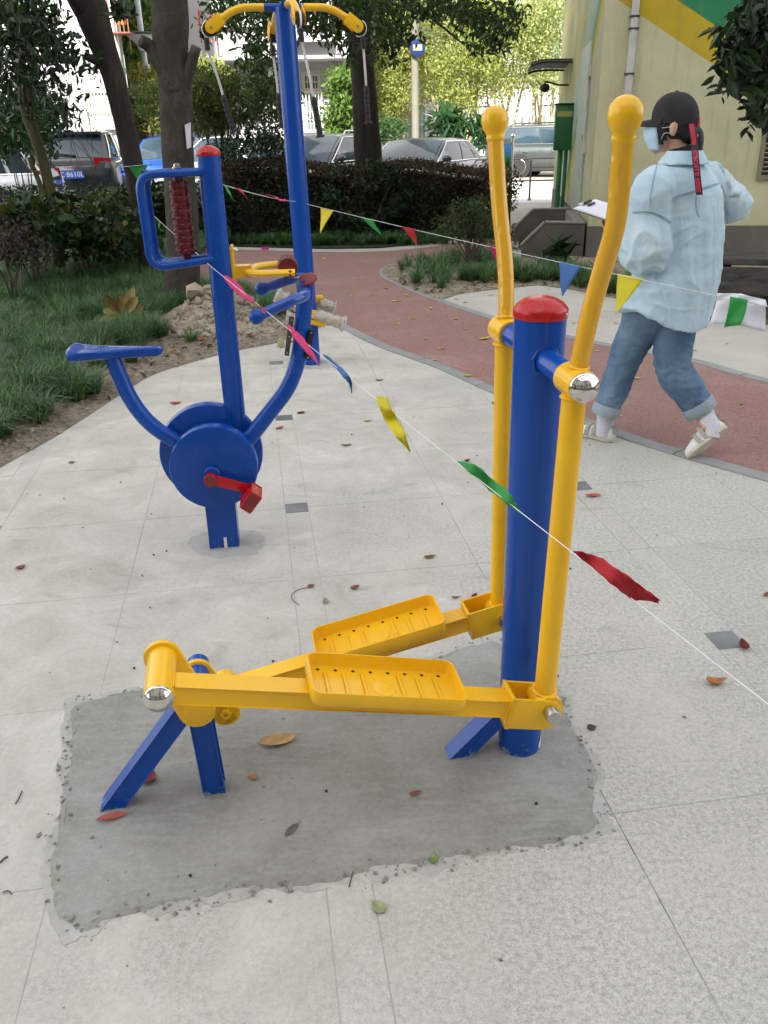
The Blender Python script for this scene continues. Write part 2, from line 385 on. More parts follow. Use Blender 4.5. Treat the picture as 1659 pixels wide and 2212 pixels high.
def lay(nm, u, v, wd, hd):
    cs = [GO+GU*(u+a*wd)+GV*(v+b_*hd) for a in (0, .5, 1) for b_ in (0, .5, 1)]
    if not any(inside(c, SLABPOLY) for c in cs): return
    o = bpy.data.objects.new(nm, SM[nm]); COL.objects.link(o); o.parent = pave
    o.location = GO+GU*u+GV*v+Vector((0, 0, random.uniform(-.0006, .0006))); o.rotation_euler = (0, 0, TH)
for i in range(-3, 4):
    for j in range(-4, 5):
        u0, v0 = i*1.3, j*1.3
        for a in (0, 1):
            for c in (0, 1): lay('slab', u0+.05+.6*a, v0+.65*c, .6, .65)
        lay('inlay_square', u0-.05, v0-.05, .1, .1)
        for c in (0, 1): lay('strip_stone', u0-.05, v0+.05+.6*c, .1, .6)

# mortar patch round the trainer
PT = [(-.896, 1.915), (-.905, 1.985), (-.80, 2.03), (-.699, 2.048), (-.60, 2.03), (-.48, 1.99), (-.2, 2.05), (.179, 2.19), (.28, 2.25), (.375, 2.25), (.47, 2.02), (.50, 1.85), (.525, 1.709), (.515, 1.60), (.482, 1.472), (.40, 1.44), (.30, 1.425), (.122, 1.385), (-.05, 1.37), (-.15, 1.33), (-.288, 1.318), (-.45, 1.295), (-.571, 1.262), (-.632, 1.221), (-.70, 1.25), (-.743, 1.316), (-.775, 1.40), (-.79, 1.489), (-.83, 1.7)]
def rough_poly(poly, step=.012, amp=.012, seed=1):
    r = np.random.default_rng(seed); pts = [Vector((p[0], p[1], 0)) for p in spline([(q[0], q[1], 0) for q in poly+poly[:1]], 4)]
    out = []; ph = r.random(6)*6
    for a, b in zip(pts[:-1], pts[1:]):
        k = max(1, int((b-a).length/step)); nn = (b-a).normalized().cross(Vector((0, 0, 1)))
        for i in range(k):
            p = a.lerp(b, i/k); s = p.x*37+p.y*29
            out.append(p+nn*amp*(math.sin(s*.35+ph[2])*.6+math.sin(s+ph[0])*.4+math.sin(s*2.3+ph[1])*.25+r.normal()*.16))
    return out
def patch(name, poly, m, h, ins, seed, parent=None, kind='structure', z0=.0006, amp=.012):
    P = rough_poly(poly, seed=seed, amp=amp); n = len(P); r = np.random.default_rng(seed)
    cx = sum(p.x for p in P)/n; cy = sum(p.y for p in P)/n
    area = sum(P[i].x*P[(i+1) % n].y-P[(i+1) % n].x*P[i].y for i in range(n)); sg = 1 if area > 0 else -1
    Q = []
    for i in range(n):
        d = (P[(i+2) % n]-P[i-2]).normalized(); nn = Vector((-d.y, d.x, 0))*sg
        Q.append(P[i]+nn*ins*(.7+.6*r.random())+Vector((0, 0, h*(.6+.7*r.random()))))
    bm = bmesh.new(); lo = [bm.verts.new(p+Vector((0, 0, z0))) for p in P]; hi = [bm.verts.new(q) for q in Q]
    for i in range(n): bm.faces.new((lo[i], lo[(i+1) % n], hi[(i+1) % n], hi[i]))
    bmesh.ops.triangle_fill(bm, edges=[bm.edges.get((hi[i], hi[(i+1) % n])) for i in range(n)], use_beauty=True)
    b = MB().bm(bm); o = b.build(name, m, parent, smooth=True, sharp=50)
    for pl in o.data.polygons:
        if pl.normal.z < 0: pl.flip()
    if kind and parent is None: o['kind'] = kind
    return o
patch('mortar_patch', PT, PATCH, .0065, .012, 3, amp=.010)
_cx, _cy = -.18, 1.68
patch('mortar_smear', [(p[0]+(p[0]-_cx)*.035+.006*math.sin(i*2.1), p[1]+(p[1]-_cy)*.06+.008*math.sin(i*1.3)) for i, p in enumerate(PT)], PATCHL, .0003, .02, 17, amp=.022, z0=.0004)
for k, (c, r_) in enumerate([((-.645, 3.02), .13), ((-.49, 5.87), .15)]):
    patch('mortar_collar', [(c[0]+r_*1.25*math.cos(a), c[1]+r_*math.sin(a)) for a in np.linspace(0, 6.0, 12)], PATCHL, .002, .035, 9+k, amp=.022)
# crumbs along the rim
def crumbs(name, pts, r0, r1, m, kind='stuff'):
    V, F = [], []
    base = np.array([(0, 0, 1), (1, 0, 0), (0, 1, 0), (-1, 0, 0), (0, -1, 0), (0, 0, -1)], float); fc = [(0, 1, 2), (0, 2, 3), (0, 3, 4), (0, 4, 1), (5, 2, 1), (5, 3, 2), (5, 4, 3), (5, 1, 4)]
    for p in pts:
        s = r0+(r1-r0)*random.random()**2.5; a = random.random()*6.3; k = len(V)
        q = base*(1+rng.normal(size=(6, 3))*.25)*s*np.array([1, .8, .55]); c, sn = math.cos(a), math.sin(a)
        V += [(p[0]+x*c-y*sn, p[1]+x*sn+y*c, p[2]+s*.35+z) for x, y, z in q]; F += [tuple(i+k for i in f) for f in fc]
    o = setmesh(name, V, F, m); o['kind'] = kind; return o
rim = rough_poly(PT, amp=.02, seed=5); CR = []
for p in rim:
    for _ in range(random.choice((1, 2, 3, 5))): CR.append((p.x+random.gauss(0, .011), p.y+random.gauss(0, .011), random.choice((.001, .004))))
for _ in range(90): CR.append((random.uniform(-.8, .55), random.uniform(1.3, 2.2), .004))
for _ in range(160): CR.append((random.uniform(-1.7, 1.6), random.uniform(.9, 4.6), 0))
for p in rim:
    if p.y < 1.9 and random.random() < .5:
        for _ in range(3): CR.append((p.x+random.gauss(0, .03), p.y+random.gauss(0, .02), 0))
crumbs('mortar_crumbs', CR, .0012, .0075, mat('mortar crumb', (.13, .12, .10), .95, var=.5, scale=40, c2=(.36, .35, .32), obj=False))

# red rubber path, kerbs, far paving
KERB_F = [(8.0, 1.0), (4.2, 2.9), (3.2, 4.25), (2.48, 5.19), (2.157, 5.78), (1.541, 6.445), (1.053, 7.2), (.58, 8.2), (.24, 9.1), (.06, 9.75), (.05, 10.25), (.20, 10.65), (.75, 10.95), (1.9, 11.05)]
FAR_E = [(-14, 13.2), (-5, 13.0), (-2.1, 12.45), (-.76, 12.0), (.0, 11.95), (.55, 12.2), (1.25, 12.75), (1.9, 12.9)]
sm = lambda pts, n=6: [(p.x, p.y) for p in spline([Vector((q[0], q[1], 0)) for q in pts], n)]
pathpoly = sm(KERB_N) + sm(KERB_F) + [(2.6, 11.2), (2.6, 13)] + sm(FAR_E)[::-1] + [(-14, 9.8)]
sheet('rubber_path', pathpoly, .004, RUBBER)
def kerb(name, pts, wd, L, z, m, gap=.004):
    root = bpy.data.objects.new(name, None); COL.objects.link(root); root['kind'] = 'structure'; ORG[root] = Vector((0, 0, 0))
    P = [Vector((*p, 0)) for p in sm(pts, 10)]; cum = [0]
    for a, b in zip(P[:-1], P[1:]): cum.append(cum[-1]+(b-a).length)
    def at(s):
        for i in range(len(P)-1):
            if s <= cum[i+1] or i == len(P)-2: return P[i].lerp(P[i+1], (s-cum[i])/max(1e-6, cum[i+1]-cum[i])), (P[i+1]-P[i]).normalized()
    s = 0
    while s+.05 < cum[-1]:
        e = min(s+L*random.uniform(.9, 1.1), cum[-1]); k = max(2, int((e-s)/.12)+1); rg = []
        for i in range(k):
            q, d = at(s+gap+(e-s-2*gap)*i/(k-1)); nn = Vector((-d.y, d.x, 0)); zz = z
            rg.append([q-nn*wd/2+Vector((0, 0, -.05)), q-nn*wd/2+Vector((0, 0, zz-.004)), q-nn*(wd/2-.006)+Vector((0, 0, zz)), q+nn*(wd/2-.006)+Vector((0, 0, zz)), q+nn*wd/2+Vector((0, 0, zz-.004)), q+nn*wd/2+Vector((0, 0, -.05))])
        MB().loft(rg).build('kerb_stone', m, root, smooth=False); s = e
    return root
kerb('path_kerb', KERB_N, .085, .75, .010, KERBM); kerb('bed_kerb', KERB_F[1:], .085, .75, .012, KERBM)
CONC_E = [(.62, 8.35), (.80, 8.52), (1.2, 8.75), (1.673, 8.95), (1.95, 8.65), (2.22, 8.184), (2.60, 7.62), (2.99, 6.95), (3.3, 6.75), (4.3, 6.4), (7, 5.6)]
sheet('concrete_apron', sm(KERB_F[:8]) + CONC_E, .0075, BEIGE)
sheet('beige_strip', sm(FAR_E)+[(2.4, 13.1), (2.4, 13.5), (1.2, 13.15), (.5, 12.55), (.0, 12.28), (-.76, 12.3), (-2.1, 12.75), (-5, 13.3), (-14, 13.6)], .006, BEIGE)
for a, b in (((2.35, 5.95), (3.3, 7.0)), ((1.75, 6.75), (2.9, 8.0))):
    pass
sheet('walkway', [(1.85, 11.0), (2.9, 11.0), (4.2, 19.8), (2.2, 19.8), (1.75, 13.4), (1.6, 11)], .009, WALK)
sheet('road', [(-60, 15.6), (1.6, 15.6), (2.1, 19.6), (60, 19.6), (60, 29.5), (-60, 29.5)], .004, ROADM)
sheet('parking_bays', [(-60, 29.5), (60, 29.5), (60, 36.5), (-60, 36.5)], .003, m_soil('leaf strewn bays', (.20, .165, .12), (.42, .37, .29), 3))
sheet('yellow_road_line', [(3.3, 23.0), (9, 23.6), (9, 23.75), (3.3, 23.15)], .0085, mat('worn yellow line paint', (.45, .38, .18), .8, var=.2, scale=3, obj=False))

# mounded ground: left lawn with a bare soil edge, planting bed
def mound(name, poly, m, hfun, step=.12, kind='structure'):
    xs = [p[0] for p in poly]; ys = [p[1] for p in poly]; bm = bmesh.new()
    vs_ = [bm.verts.new((*p, 0)) for p in poly]; f = bm.faces.new(vs_)
    for ax in (0, 1):
        lo, hi = (min(xs), max(xs)) if ax == 0 else (min(ys), max(ys)); k = lo+step
        while k < hi:
            bmesh.ops.bisect_plane(bm, geom=bm.verts[:]+bm.edges[:]+bm.faces[:], plane_co=(k, 0, 0) if ax == 0 else (0, k, 0), plane_no=(1, 0, 0) if ax == 0 else (0, 1, 0)); k += step
    for v in bm.verts: v.co.z = hfun(v.co.x, v.co.y)
    o = MB().bm(bm).build(name, m, None, sharp=60); o['kind'] = kind
    if sum(p.normal.z for p in o.data.polygons) < 0: o.data.flip_normals()
    return o
def seg_d(x, y, P):
    best = 9
    for (ax, ay), (bx, by) in zip(P[:-1], P[1:]):
        dx, dy = bx-ax, by-ay; t = max(0, min(1, ((x-ax)*dx+(y-ay)*dy)/(dx*dx+dy*dy))); best = min(best, math.hypot(x-ax-t*dx, y-ay-t*dy))
    return best
EL = sm(EDGE_L, 4); KN = sm(KERB_N, 4); BK = sm(KERB_F, 4)
def h_left(x, y):
    d = min(seg_d(x, y, EL), seg_d(x, y, KN[:22])); return .004+min(d, .6)*.06+.012*math.sin(x*9+y*5)*math.sin(y*11)*min(1, d*4)
leftpoly = EL + [(-.42, 7.35)] + [p for p in sm(KERB_N[:5], 4)][::-1] + [(-9, 9.8), (-9, -.5), (-3.4, .2)]
leftpoly = [(p[0]-.0, p[1]) for p in leftpoly]
mound('soil_verge', leftpoly, SOIL, h_left, .13)
def h_bed(x, y):
    d = min(seg_d(x, y, BK), seg_d(x, y, CONC_E)); return .012+min(d, .5)*.05+.01*math.sin(x*13+y*6)*min(1, d*5)
bedpoly = sm(KERB_F[7:], 4)+[(2.5, 11.05), (2.6, 10.8), (5.5, 10.4), (7, 10.2)]+CONC_E[::-1][:-1]
mound('planting_bed', bedpoly, BEDSOIL, h_bed, .14)
sheet('hedge_ground', [(-14, 13.4), (-2.1, 12.75), (-.76, 12.3), (0, 12.28), (.5, 12.55), (1.2, 13.15), (1.75, 13.5), (2.0, 15.6), (-14, 15.6)], .02, TURF)
sheet('far_lawn', [(-9, 9.8), (-14, 9.8), (-14, -2), (-9, -2)], .02, TURF)

# ================================================================== GRASS
GRASSM = leafmat('mondo grass blade', [(.026, .075, .030), (.046, .122, .045), (.085, .19, .068), (.14, .23, .09)], .42, .22)
def tufts(name, centres, blades, L, seed=1, kind='stuff', m=None, seg=3, wd=.006, floor=None):
    r = np.random.default_rng(seed); C = np.asarray(centres, float); n = len(C)*blades; c = np.repeat(C, blades, 0)
    a = r.random(n)*2*np.pi; ln = L*(.65+.6*r.random(n))*np.repeat(.75+.5*r.random(len(C)), blades); lean = .25+.75*r.random(n)
    b0 = c+np.stack([np.cos(a), np.sin(a), 0*a], 1)*(r.random(n)*.035)[:, None]
    dr = np.stack([np.cos(a), np.sin(a), 0*a], 1); sd = np.stack([-np.sin(a), np.cos(a), 0*a], 1); rows = []
    for k in range(seg+1):
        t = k/seg; out = ln*lean*(t**1.25)*.95; up = ln*(np.sin(np.minimum(t*(1.2+lean*.95), 3.0))*.62+.06*t)*(1.15-lean*.45)
        p = b0+dr*out[:, None]+np.array([0, 0, 1])*up[:, None]; ww = wd*(1-.85*t**1.5)*.5
        rows += [p-sd*ww, p+sd*ww]
    V = np.stack(rows, 1).reshape(-1, 3); i = np.arange(n)[:, None]*(2*seg+2)
    F = np.concatenate([i+np.array([[2*k, 2*k+1, 2*k+3, 2*k+2]]) for k in range(seg)]).tolist()
    o = setmesh(name, V, F, m or GRASSM, smooth=True)
    if kind: o['kind'] = kind
    return o
GC = []
while len(GC) < 1500:
    x, y = random.uniform(-6.5, -.45), random.uniform(2.6, 9.9)
    if not inside((x, y), leftpoly) or x < -.75*y-1.6: continue
    d = min(seg_d(x, y, EL), seg_d(x, y, KN[:22])); dp = math.hypot(x+1.45, (y-7.2)*.9)
    if d < .13+.14*math.sin(x*5+y*3)**2+(.36 if 5.4 < y < 7.2 else 0) or dp < .50 or math.hypot(x+2.27, (y-7.08)*.8) < .27: continue
    GC.append((x, y, h_left(x, y)-.01))
tufts('mondo_grass', GC, 105, .235, 2, wd=.0052)
sheet('side_lawn', [(-9, 9.55), (-2.45, 9.45), (-2.30, 10.2), (-2.42, 11.4), (-2.6, 12.9), (-14, 13.3), (-14, 9.6)], .03, TURF)
SG = []
while len(SG) < 520:
    x, y = random.uniform(-6.2, -2.3), random.uniform(9.3, 12.9)
    if x < -2.36-.04*(y-9.4) and x > -.42*y-.9: SG.append((x, y, .022))
tufts('side_grass', SG, 70, .26, 8, wd=.007)
HG = []
while len(HG) < 420:
    x, y = random.uniform(-4.2, 1.9), random.uniform(12.35, 13.7)
    if y > max(12.5+.0*x, (13.1 if x > 1 else 12.45)) and y > (12.5 if x > -.9 else 12.55-.22*(x+.8)): HG.append((x, y, .015))
tufts('hedge_grass', HG, 46, .2, 4, wd=.009)
BG = []
for cx, cy, s, k in ((.75, 9.9, .5, 26), (1.5, 9.3, .35, 22), (2.2, 8.9, .4, 26), (2.7, 8.4, .35, 24), (.55, 9.2, .3, 10), (1.2, 10.5, .5, 20), (3.2, 7.9, .4, 22), (1.05, 9.05, .25, 7), (2.0, 9.3, .3, 20), (3.7, 7.6, .4, 18)):
    while k > 0:
        p = (random.gauss(cx, s*.6), random.gauss(cy, s*.6))
        if inside(p, bedpoly) and min(seg_d(*p, BK), seg_d(*p, CONC_E)) > .12: BG.append((*p, h_bed(*p)-.01)); k -= 1
tufts('bed_grass', BG, 60, .24, 6, wd=.007)
for k, (px, py, s) in enumerate([(205, 855, .2), (150, 815, .22), (60, 885, .22), (40, 915, .2), (130, 862, .17), (415, 745, .15), (285, 790, .16), (300, 705, .24), (575, 695, .24), (215, 800, .22)]):
    g = G(px, py); c = Vector((g.x, g.y, h_left(g.x, g.y)-.01))
    o = tufts('grass_tuft', [(0, 0, 0)], 130, s*1.05, 20+k, kind=None); o.location = c
    lab = ['dark grass tuft nearest the paving edge below the bike seat', 'dark grass tuft at the lawn edge left of the bike seat tube', 'small grass tuft by the paving edge at the left, upper of two', 'small grass tuft by the paving edge at the left, lower of two', 'grass tuft between the lawn and the pale soil strip, left of the seat',
           'small grass tuft on the rubble soil right of the bike seat', 'grass tuft growing directly behind the bike seat tube', 'thick grass tuft beside the fallen brown leaf sprig', 'grey green grass tuft on the soil behind the blue bike handlebars', 'drooping grass tuft on bare soil under the rear of the bike seat'][k]
    tag(o, lab, 'grass tuft', 'grass tufts along the paving edge')

# ================================================================== ELLIPTICAL TRAINER
def m_grip(name, c):
    m, t, b, n, l = _new(name); p = pos(n, l, (1, 1, .45), True)
    v = n.new('ShaderNodeTexVoronoi'); v.inputs['Scale'].default_value = 55; l.new(p, v.inputs['Vector'])
    b.inputs['Base Color'].default_value = (*c, 1); b.inputs['Roughness'].default_value = .3; b.inputs['Coat Weight'].default_value = .4
    bumpn(n, l, b, ramp(n, l, v.outputs['Distance'], [(.0, (0, 0, 0)), (.35, (1, 1, 1))]), .55, .004); return m
YELGRIP = m_grip('yellow dimpled grip', (.76, .40, .008)); BLUEGRIP = m_grip('blue dimpled grip', (.003, .06, .36))
def m_foot(name, base, h):
    """blue enamel with dried mortar splashes low down (splashes end by height h)"""
    m, t, b, n, l = _new(name); p = pos(n, l)
    s = n.new('ShaderNodeSeparateXYZ'); l.new(p, s.inputs[0])
    f = mth(n, l, 'SUBTRACT', noise(n, l, pos(n, l, (1, 1, .7)), 34, 6, .7, .6), mth(n, l, 'MULTIPLY', s.outputs[2], .26/h))
    k = ramp(n, l, f, [(.50, (0, 0, 0)), (.60, (.75, .75, .75))])
    l.new(mixc(n, l, k, base, (.42, .41, .38)), b.inputs['Base Color']); l.new(ramp(n, l, k, [(0, (.27,)*3), (.5, (.9,)*3)]), b.inputs['Roughness'])
    l.new(ramp(n, l, k, [(0, (.22,)*3), (.4, (0, 0, 0))]), b.inputs['Coat Weight']); b.inputs['Specular IOR Level'].default_value = .28; return m
BLUEF = m_foot('blue enamel with mortar splashes', (.002, .060, .34), .10)
A0 = Vector((.349, 1.768, 0)); AU = Vector((.9836, .1801, 0)).normalized(); AN = Vector((AU.y, -AU.x, 0)); ZZ = Vector((0, 0, 1))
def W(u, n, z): return A0+AU*u+AN*n+ZZ*z
el = thing('elliptical_trainer', 'yellow and blue elliptical trainer with red dome cap standing in grey mortar', 'exercise machine', A0)
LX = -.012
col = MB().tube([W(0, 0, -.05), W(LX, 0, 1.147)], .055, 48).build('column', BLUEF, el)
cap = MB().lathe(W(LX, 0, 1.140), (0, 0, 1), [(0, .0555), (0, .0570), (.003, .0578), (.017, .0578), (.020, .0568), (.031, .047), (.039, .033), (.0435, .016), (.0445, .001)], 40, (False, True)).build('cap', RED, el, sharp=40)
for a in (-.35, 2.7):
    d = AU*math.cos(a)-AN*-math.sin(a) if False else AU*math.cos(-a)+AN*math.sin(a+1.5)
    d = d.normalized(); MB().lathe(W(LX, 0, 1.149)+d*.0568, d, [(0, .0045), (.0022, .0045), (.003, .002)], 10).build('rivet', STEEL, cap)
sticker = MB(); ang = [i*.11 for i in range(7)]
a0 = math.atan2(-.55, .83)+.0
for i in range(7):
    a = a0+ang[i]; r = .0556; sticker.V += [tuple(A0+Vector((math.cos(a)*r, math.sin(a)*r, .012+.006*math.sin(i*1.7)))), tuple(A0+Vector((math.cos(a)*r, math.sin(a)*r, .03+.012*i-.006*math.sin(i*2.1))))]
sticker.F = [(2*i, 2*i+2, 2*i+3, 2*i+1) for i in range(6)]
sticker.build('torn_sticker', PAPER, el)
# brace at the foot, rear stand
def bar(b, p, q, w_, h_, up=(0, 0, 1), bev=.004):
    p, q = Vector(p), Vector(q); d = q-p; s = d.cross(Vector(up)).normalized(); u = s.cross(d).normalized()
    return b.box((p+q)/2, d/2, s*w_/2, u*h_/2, bev)
bar(MB(), W(-.205, 0, -.03), W(-.02, 0, .165), .044, .044).build('foot_brace', BLUEF, el)
AX = W(-.812, 0, .30)
bar(MB(), W(-1.075, 0, -.03), W(-.80, 0, .325), .044, .046).build('stand_leg', BLUEF, el)
bar(MB(), W(-.800, .0, -.03), W(-.815, 0, .31), .044, .047).build('stand_leg', BLUEF, el)
MB().tube([AX-AN*.125, AX+AN*.06], .027, 32).build('stand_axle', BLUE, el)
MB().lathe(AX+AN*.034, AN, [(0, .040), (.012, .040)], 28).build('rubber_stop', BLACK, el)
# links: stadium plates
def stadium(c1, r1, c2, r2, ax, th, seg=14):
    ax = Vector(ax).normalized(); c1, c2 = Vector(c1), Vector(c2); d = (c2-c1).normalized(); s = ax.cross(d)
    P = []
    for i in range(seg+1):
        a = math.pi*i/seg; P.append(c1+(s*math.cos(a)-d*math.sin(a))*r1)
    for i in range(seg+1):
        a = math.pi*i/seg; P.append(c2+(-s*math.cos(a)+d*math.sin(a))*r2)
    return MB().prism(P, ax*th, .003)
UP = W(-.870, 0, .456); DN = W(-.757, 0, .170)
lk = stadium(UP+AN*.062, .041, AX+AN*.062, .042, AN, .014).build('link_plate', YEL, el)
MB().lathe(AX+AN*.0755, AN, [(0, .030), (.002, .030), (.0028, .0275)], 32).build('pivot_cover', YEL, lk)
fk = stadium(AX-AN*.078, .036, DN-AN*.078, .038, -AN, .014).build('link_plate', YEL, el)
MB().lathe(DN-AN*.078, AN, [(0, .014), (.008, .014), (.008, .006), (.002, .006)], 6).build('nut', YEL, fk)
MB().lathe(DN-AN*.078, -AN, [(.0, .031), (.15, .031)], 30).build('pivot_sleeve', YEL, el)
MB().lathe(UP+AN*.070, AN, [(0, .0315), (.147, .0315), (.149, .030)], 36).build('pivot_sleeve', YEL, el)
def chrome_cap(c, ax, r, name='chrome_cap', par=None):
    return MB().lathe(c, ax, [(0, r), (.004, r*1.02), (.007, r*.98), (.008, r*.90), (.0085, r*.88), (.014, r*.74), (.019, r*.5), (.0215, r*.24), (.022, .0005)], 40).build(name, CHROME, par or el, sharp=50)
chrome_cap(UP+AN*.219, AN, .0308)
# pedal arms
def arm(p, q, name='pedal_arm'): return bar(MB(), p, q, .044, .044, bev=.005).build(name, YEL, el)
NE = W(-.112, .178, .291); FE = W(-.105, -.172, .305)
NS = UP+AN*.178; FS = DN-AN*.172
d1 = (NE-NS).normalized(); d2 = (FE-FS).normalized()
arm(NS+d1*.028-ZZ*.004, NE); arm(FS+d2*.03, FE)
def ubracket(e, d, name='fork_bracket'):
    """open-topped channel, outer 0.084 wide, 0.11 long"""
    s = AN; u = s.cross(d).normalized(); u = u if u.z > 0 else -u
    th = .006; wd = .076; h0, h1 = -.044, .037; L = .128; b = MB()
    for sg in (1, -1):
        P = [e+s*sg*wd/2+u*h0, e+s*sg*wd/2+u*h1]
        Lr = L-.034
        P += [e+d*Lr+s*sg*wd/2+u*h1]
        for i in range(1, 7):
            a = math.pi/2-math.pi*i/7*.9; P.append(e+d*(Lr+math.cos(a)*.0375)+s*sg*wd/2+u*(-.0035+math.sin(a)*.0400))
        P += [e+d*Lr+s*sg*wd/2+u*h0]
        b.prism(P, -s*sg*th, .0015)
    b.box(e+d*th/2+u*(h0+h1)/2, d*th/2, s*(wd/2-.0005), u*((h1-h0)/2), .0015)
    b.box(e+d*.03+u*(h0+.003), d*.03, s*(wd/2-.006), u*.003, .001)
    return b.build(name, YEL, el)
ubracket(NE, d1); ubracket(FE, d2)
def weld(c, ax, r, par=None, m=None):
    x, y = frame(Vector(ax)); MB().tube([c+(x*math.cos(a)+y*math.sin(a))*r*(1+.03*math.sin(a*9)) for a in [2*math.pi*j/36 for j in range(36)]], .0032, 7, closed=True).build('weld_bead', m or YEL, par or el)
def lever(nn, zb, ub, pts, hubz, hubu, low, sgn):
    g = el; hub = W(hubu, nn, hubz)
    bot = W(ub, nn, zb)
    lev = MB().tube([bot, hub], .0245, 28).build('lever_tube', YEL, g)
    MB().lathe(bot-AN*.034, AN, [(0, .034), (.068, .034)], 28).build('lever_knuckle', YEL, g)
    hb = MB().lathe(hub-AN*.040*sgn, AN*sgn, [(0, .0295), (.002, .0315), (.078, .0315), (.080, .030)], 40).build('lever_hub', YEL, g)
    if sgn > 0: chrome_cap(hub+AN*.040, AN, .0298)
    else: MB().lathe(hub-AN*.040, -AN, [(0, .030), (.01, .027), (.018, .014), (.02, .0005)], 32).build('chrome_cap', CHROME, g)
    P = [W(a, nn+dn, z) for a, dn, z in pts]
    gp = arc([hub]+P, .06, 7)
    MB().tube(gp, .0182, 28).build('hand_grip', YELGRIP, g)
    tip = P[-1]; ax = (P[-1]-P[-2]).normalized()
    MB().lathe(tip-ax*.045, ax, [(-.006, .0186), (-.003, .0205), (.003, .0205), (.006, .0192), (.012, .0215), (.020, .0262), (.031, .0288), (.042, .0288), (.052, .0262), (.061, .0175), (.065, .009), (.0662, .0006)], 32, (False, True)).build('grip_ball', YEL, g, sharp=60)
    pin = bot
    weld(bot+ZZ*.031, ZZ, .0255); weld(hub-ZZ*.0300, ZZ, .0255); weld(hub+(gp[1]-gp[0]).normalized()*.0315, gp[1]-gp[0], .0190)
    MB().lathe(pin-AN*.052, AN, [(0, .016), (.104, .016)], 18).build('pivot_pin', STEEL, g)
    if sgn > 0: MB().lathe(pin+AN*.0415, AN, [(0, .0175), (.022, .0175), (.0245, .0165), (.0250, .0150)], 24).build('pin_head', STEEL, g)
lever(.178, .281, -.015, [(.012, .010, 1.17), (.024, .022, 1.258), (.033, .047, 1.340), (.014, .082, 1.528)], 1.047, .0, None, 1)
lever(-.172, .312, -.012, [(-.022, -.030, 1.205), (-.034, -.070, 1.355), (-.045, -.088, 1.528)], 1.075, -.028, None, -1)
MB().tube([W(LX, .02, 1.060), W(-.001, .139, 1.048)], .0265, 36).build('axle_tube', BLUE, el)
MB().tube([W(LX, -.02, 1.068), W(-.026, -.134, 1.074)], .0265, 36).build('axle_tube', BLUE, el)
# foot trays: pan with rim, ribs and drain holes
def tray(c, d, L, wd):
    s = AN; u = s.cross(d).normalized(); u = u if u.z > 0 else -u; c = Vector(c)
    def rr(l, w_, r, z, k=5):
        P = []
        for sx, sy, a0 in ((1, 1, 0), (-1, 1, .5), (-1, -1, 1), (1, -1, 1.5)):
            for i in range(k+1):
                a = (a0+.5*i/k)*math.pi; P.append(c+d*(sx*(l/2-r)+math.cos(a)*r)+s*(sy*(w_/2-r)+math.sin(a)*r)+u*z)
        return P
    t = .0035; h = .034
    rings = [rr(L-.02, wd-.02, .014, -t), rr(L-.006, wd-.006, .02, -t+.003), rr(L, wd, .022, .004), rr(L, wd, .022, h-.0015), rr(L-.001, wd-.001, .022, h), rr(L-2*t+.001, wd-2*t+.001, .020, h), rr(L-2*t, wd-2*t, .020, h-.0015), rr(L-2*t, wd-2*t, .020, .004), rr(L-2*t-.006, wd-2*t-.006, .016, 0), rr(L-.03, wd-.03, .012, -.0004)]
    o = MB().loft(rings).build('foot_tray', YEL, el, sharp=50)
    for i in range(7):
        x = -L/2+.045+i*(L-.09)/6
        if i == 3:
            MB().lathe(c+d*x, u, [(0, .028), (.0018, .026), (.0022, .022), (.0022, .0005)], 24).build('tread_boss', YEL, o)
        else: MB().box(c+d*x+u*.0008, d*.0035, s*(wd/2-.03), u*.0012, .001).build('tread_rib', YEL, o)
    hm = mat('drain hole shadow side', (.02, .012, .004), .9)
    for sy in (1, -1):
        for i in range(8):
            MB().lathe(c+d*(-L/2+.03+i*(L-.06)/7)+s*sy*(wd/2-.018), u, [(.0002, .0042), (.0005, .0036)], 10).build('drain_hole', hm, o, smooth=False)
    return o
def on_arm(p, q, t): return p.lerp(q, t)
tray(W(-.396, .182, .3522+.027), d1, .345, .155); tray(W(-.342, -.172, .284), d2, .345, .155)

# ================================================================== UPRIGHT BIKE WITH BACK ROLLER
B0 = Vector((-.645, 3.03, 0)); BU = Vector((.99, .12, 0)).normalized(); BN = Vector((BU.y, -BU.x, 0))
def B(u, n, z): return B0+BU*u+BN*n+ZZ*z
bk = thing('exercise_bike', 'blue exercise bike with round drum, red crank and maroon back roller', 'exercise machine', B0)
MB().box(B(0, .02, .10), BU*.058, BN*.036, ZZ*.15, .007).build('base_post', BLUEF, bk)
MB().box(B(.005, .0575, .025), BU*.006, BN*.001, ZZ*.022, .0006).build('paper_strip', PAPER, bk)
def drum(n0, n1, r, c, nm): return MB().lathe(B(c[0], n0, c[1]), BN, [(0, r-.004), (.003, r), (n1-n0-.006, r), (n1-n0-.002, r-.002), (n1-n0, r-.007)], 64).build(nm, BLUE, bk, sharp=40)
drum(-.055, -.005, .197, (-.018, .378), 'rear_drum'); drum(.055, .112, .164, (-.004, .362), 'front_drum')
MB().lathe(B(-.012, -.03, .345), BN, [(0, .03), (.158, .03), (.162, .027)], 28).build('crank_hub', BLUE, bk)
ck = MB().lathe(B(-.018, .128, .330), BN, [(0, .024), (.030, .024)], 28)
cr = ck.build('crank', RED, bk); MB().lathe(B(-.018, .158, .330), BN, [(0, .0235), (.002, .022)], 28).build('crank_cap', REDD, cr)
cm = MB(); P0, P1 = B(-.018, .142, .333), B(.122, .142, .290); dd = (P1-P0).normalized(); uu = BN.cross(dd).normalized()
cm.prism([P0+uu*.021, P1+uu*.014, P1-uu*.022, P0-uu*.022], BN*.009, .002); cm.build('crank_arm', RED, cr)
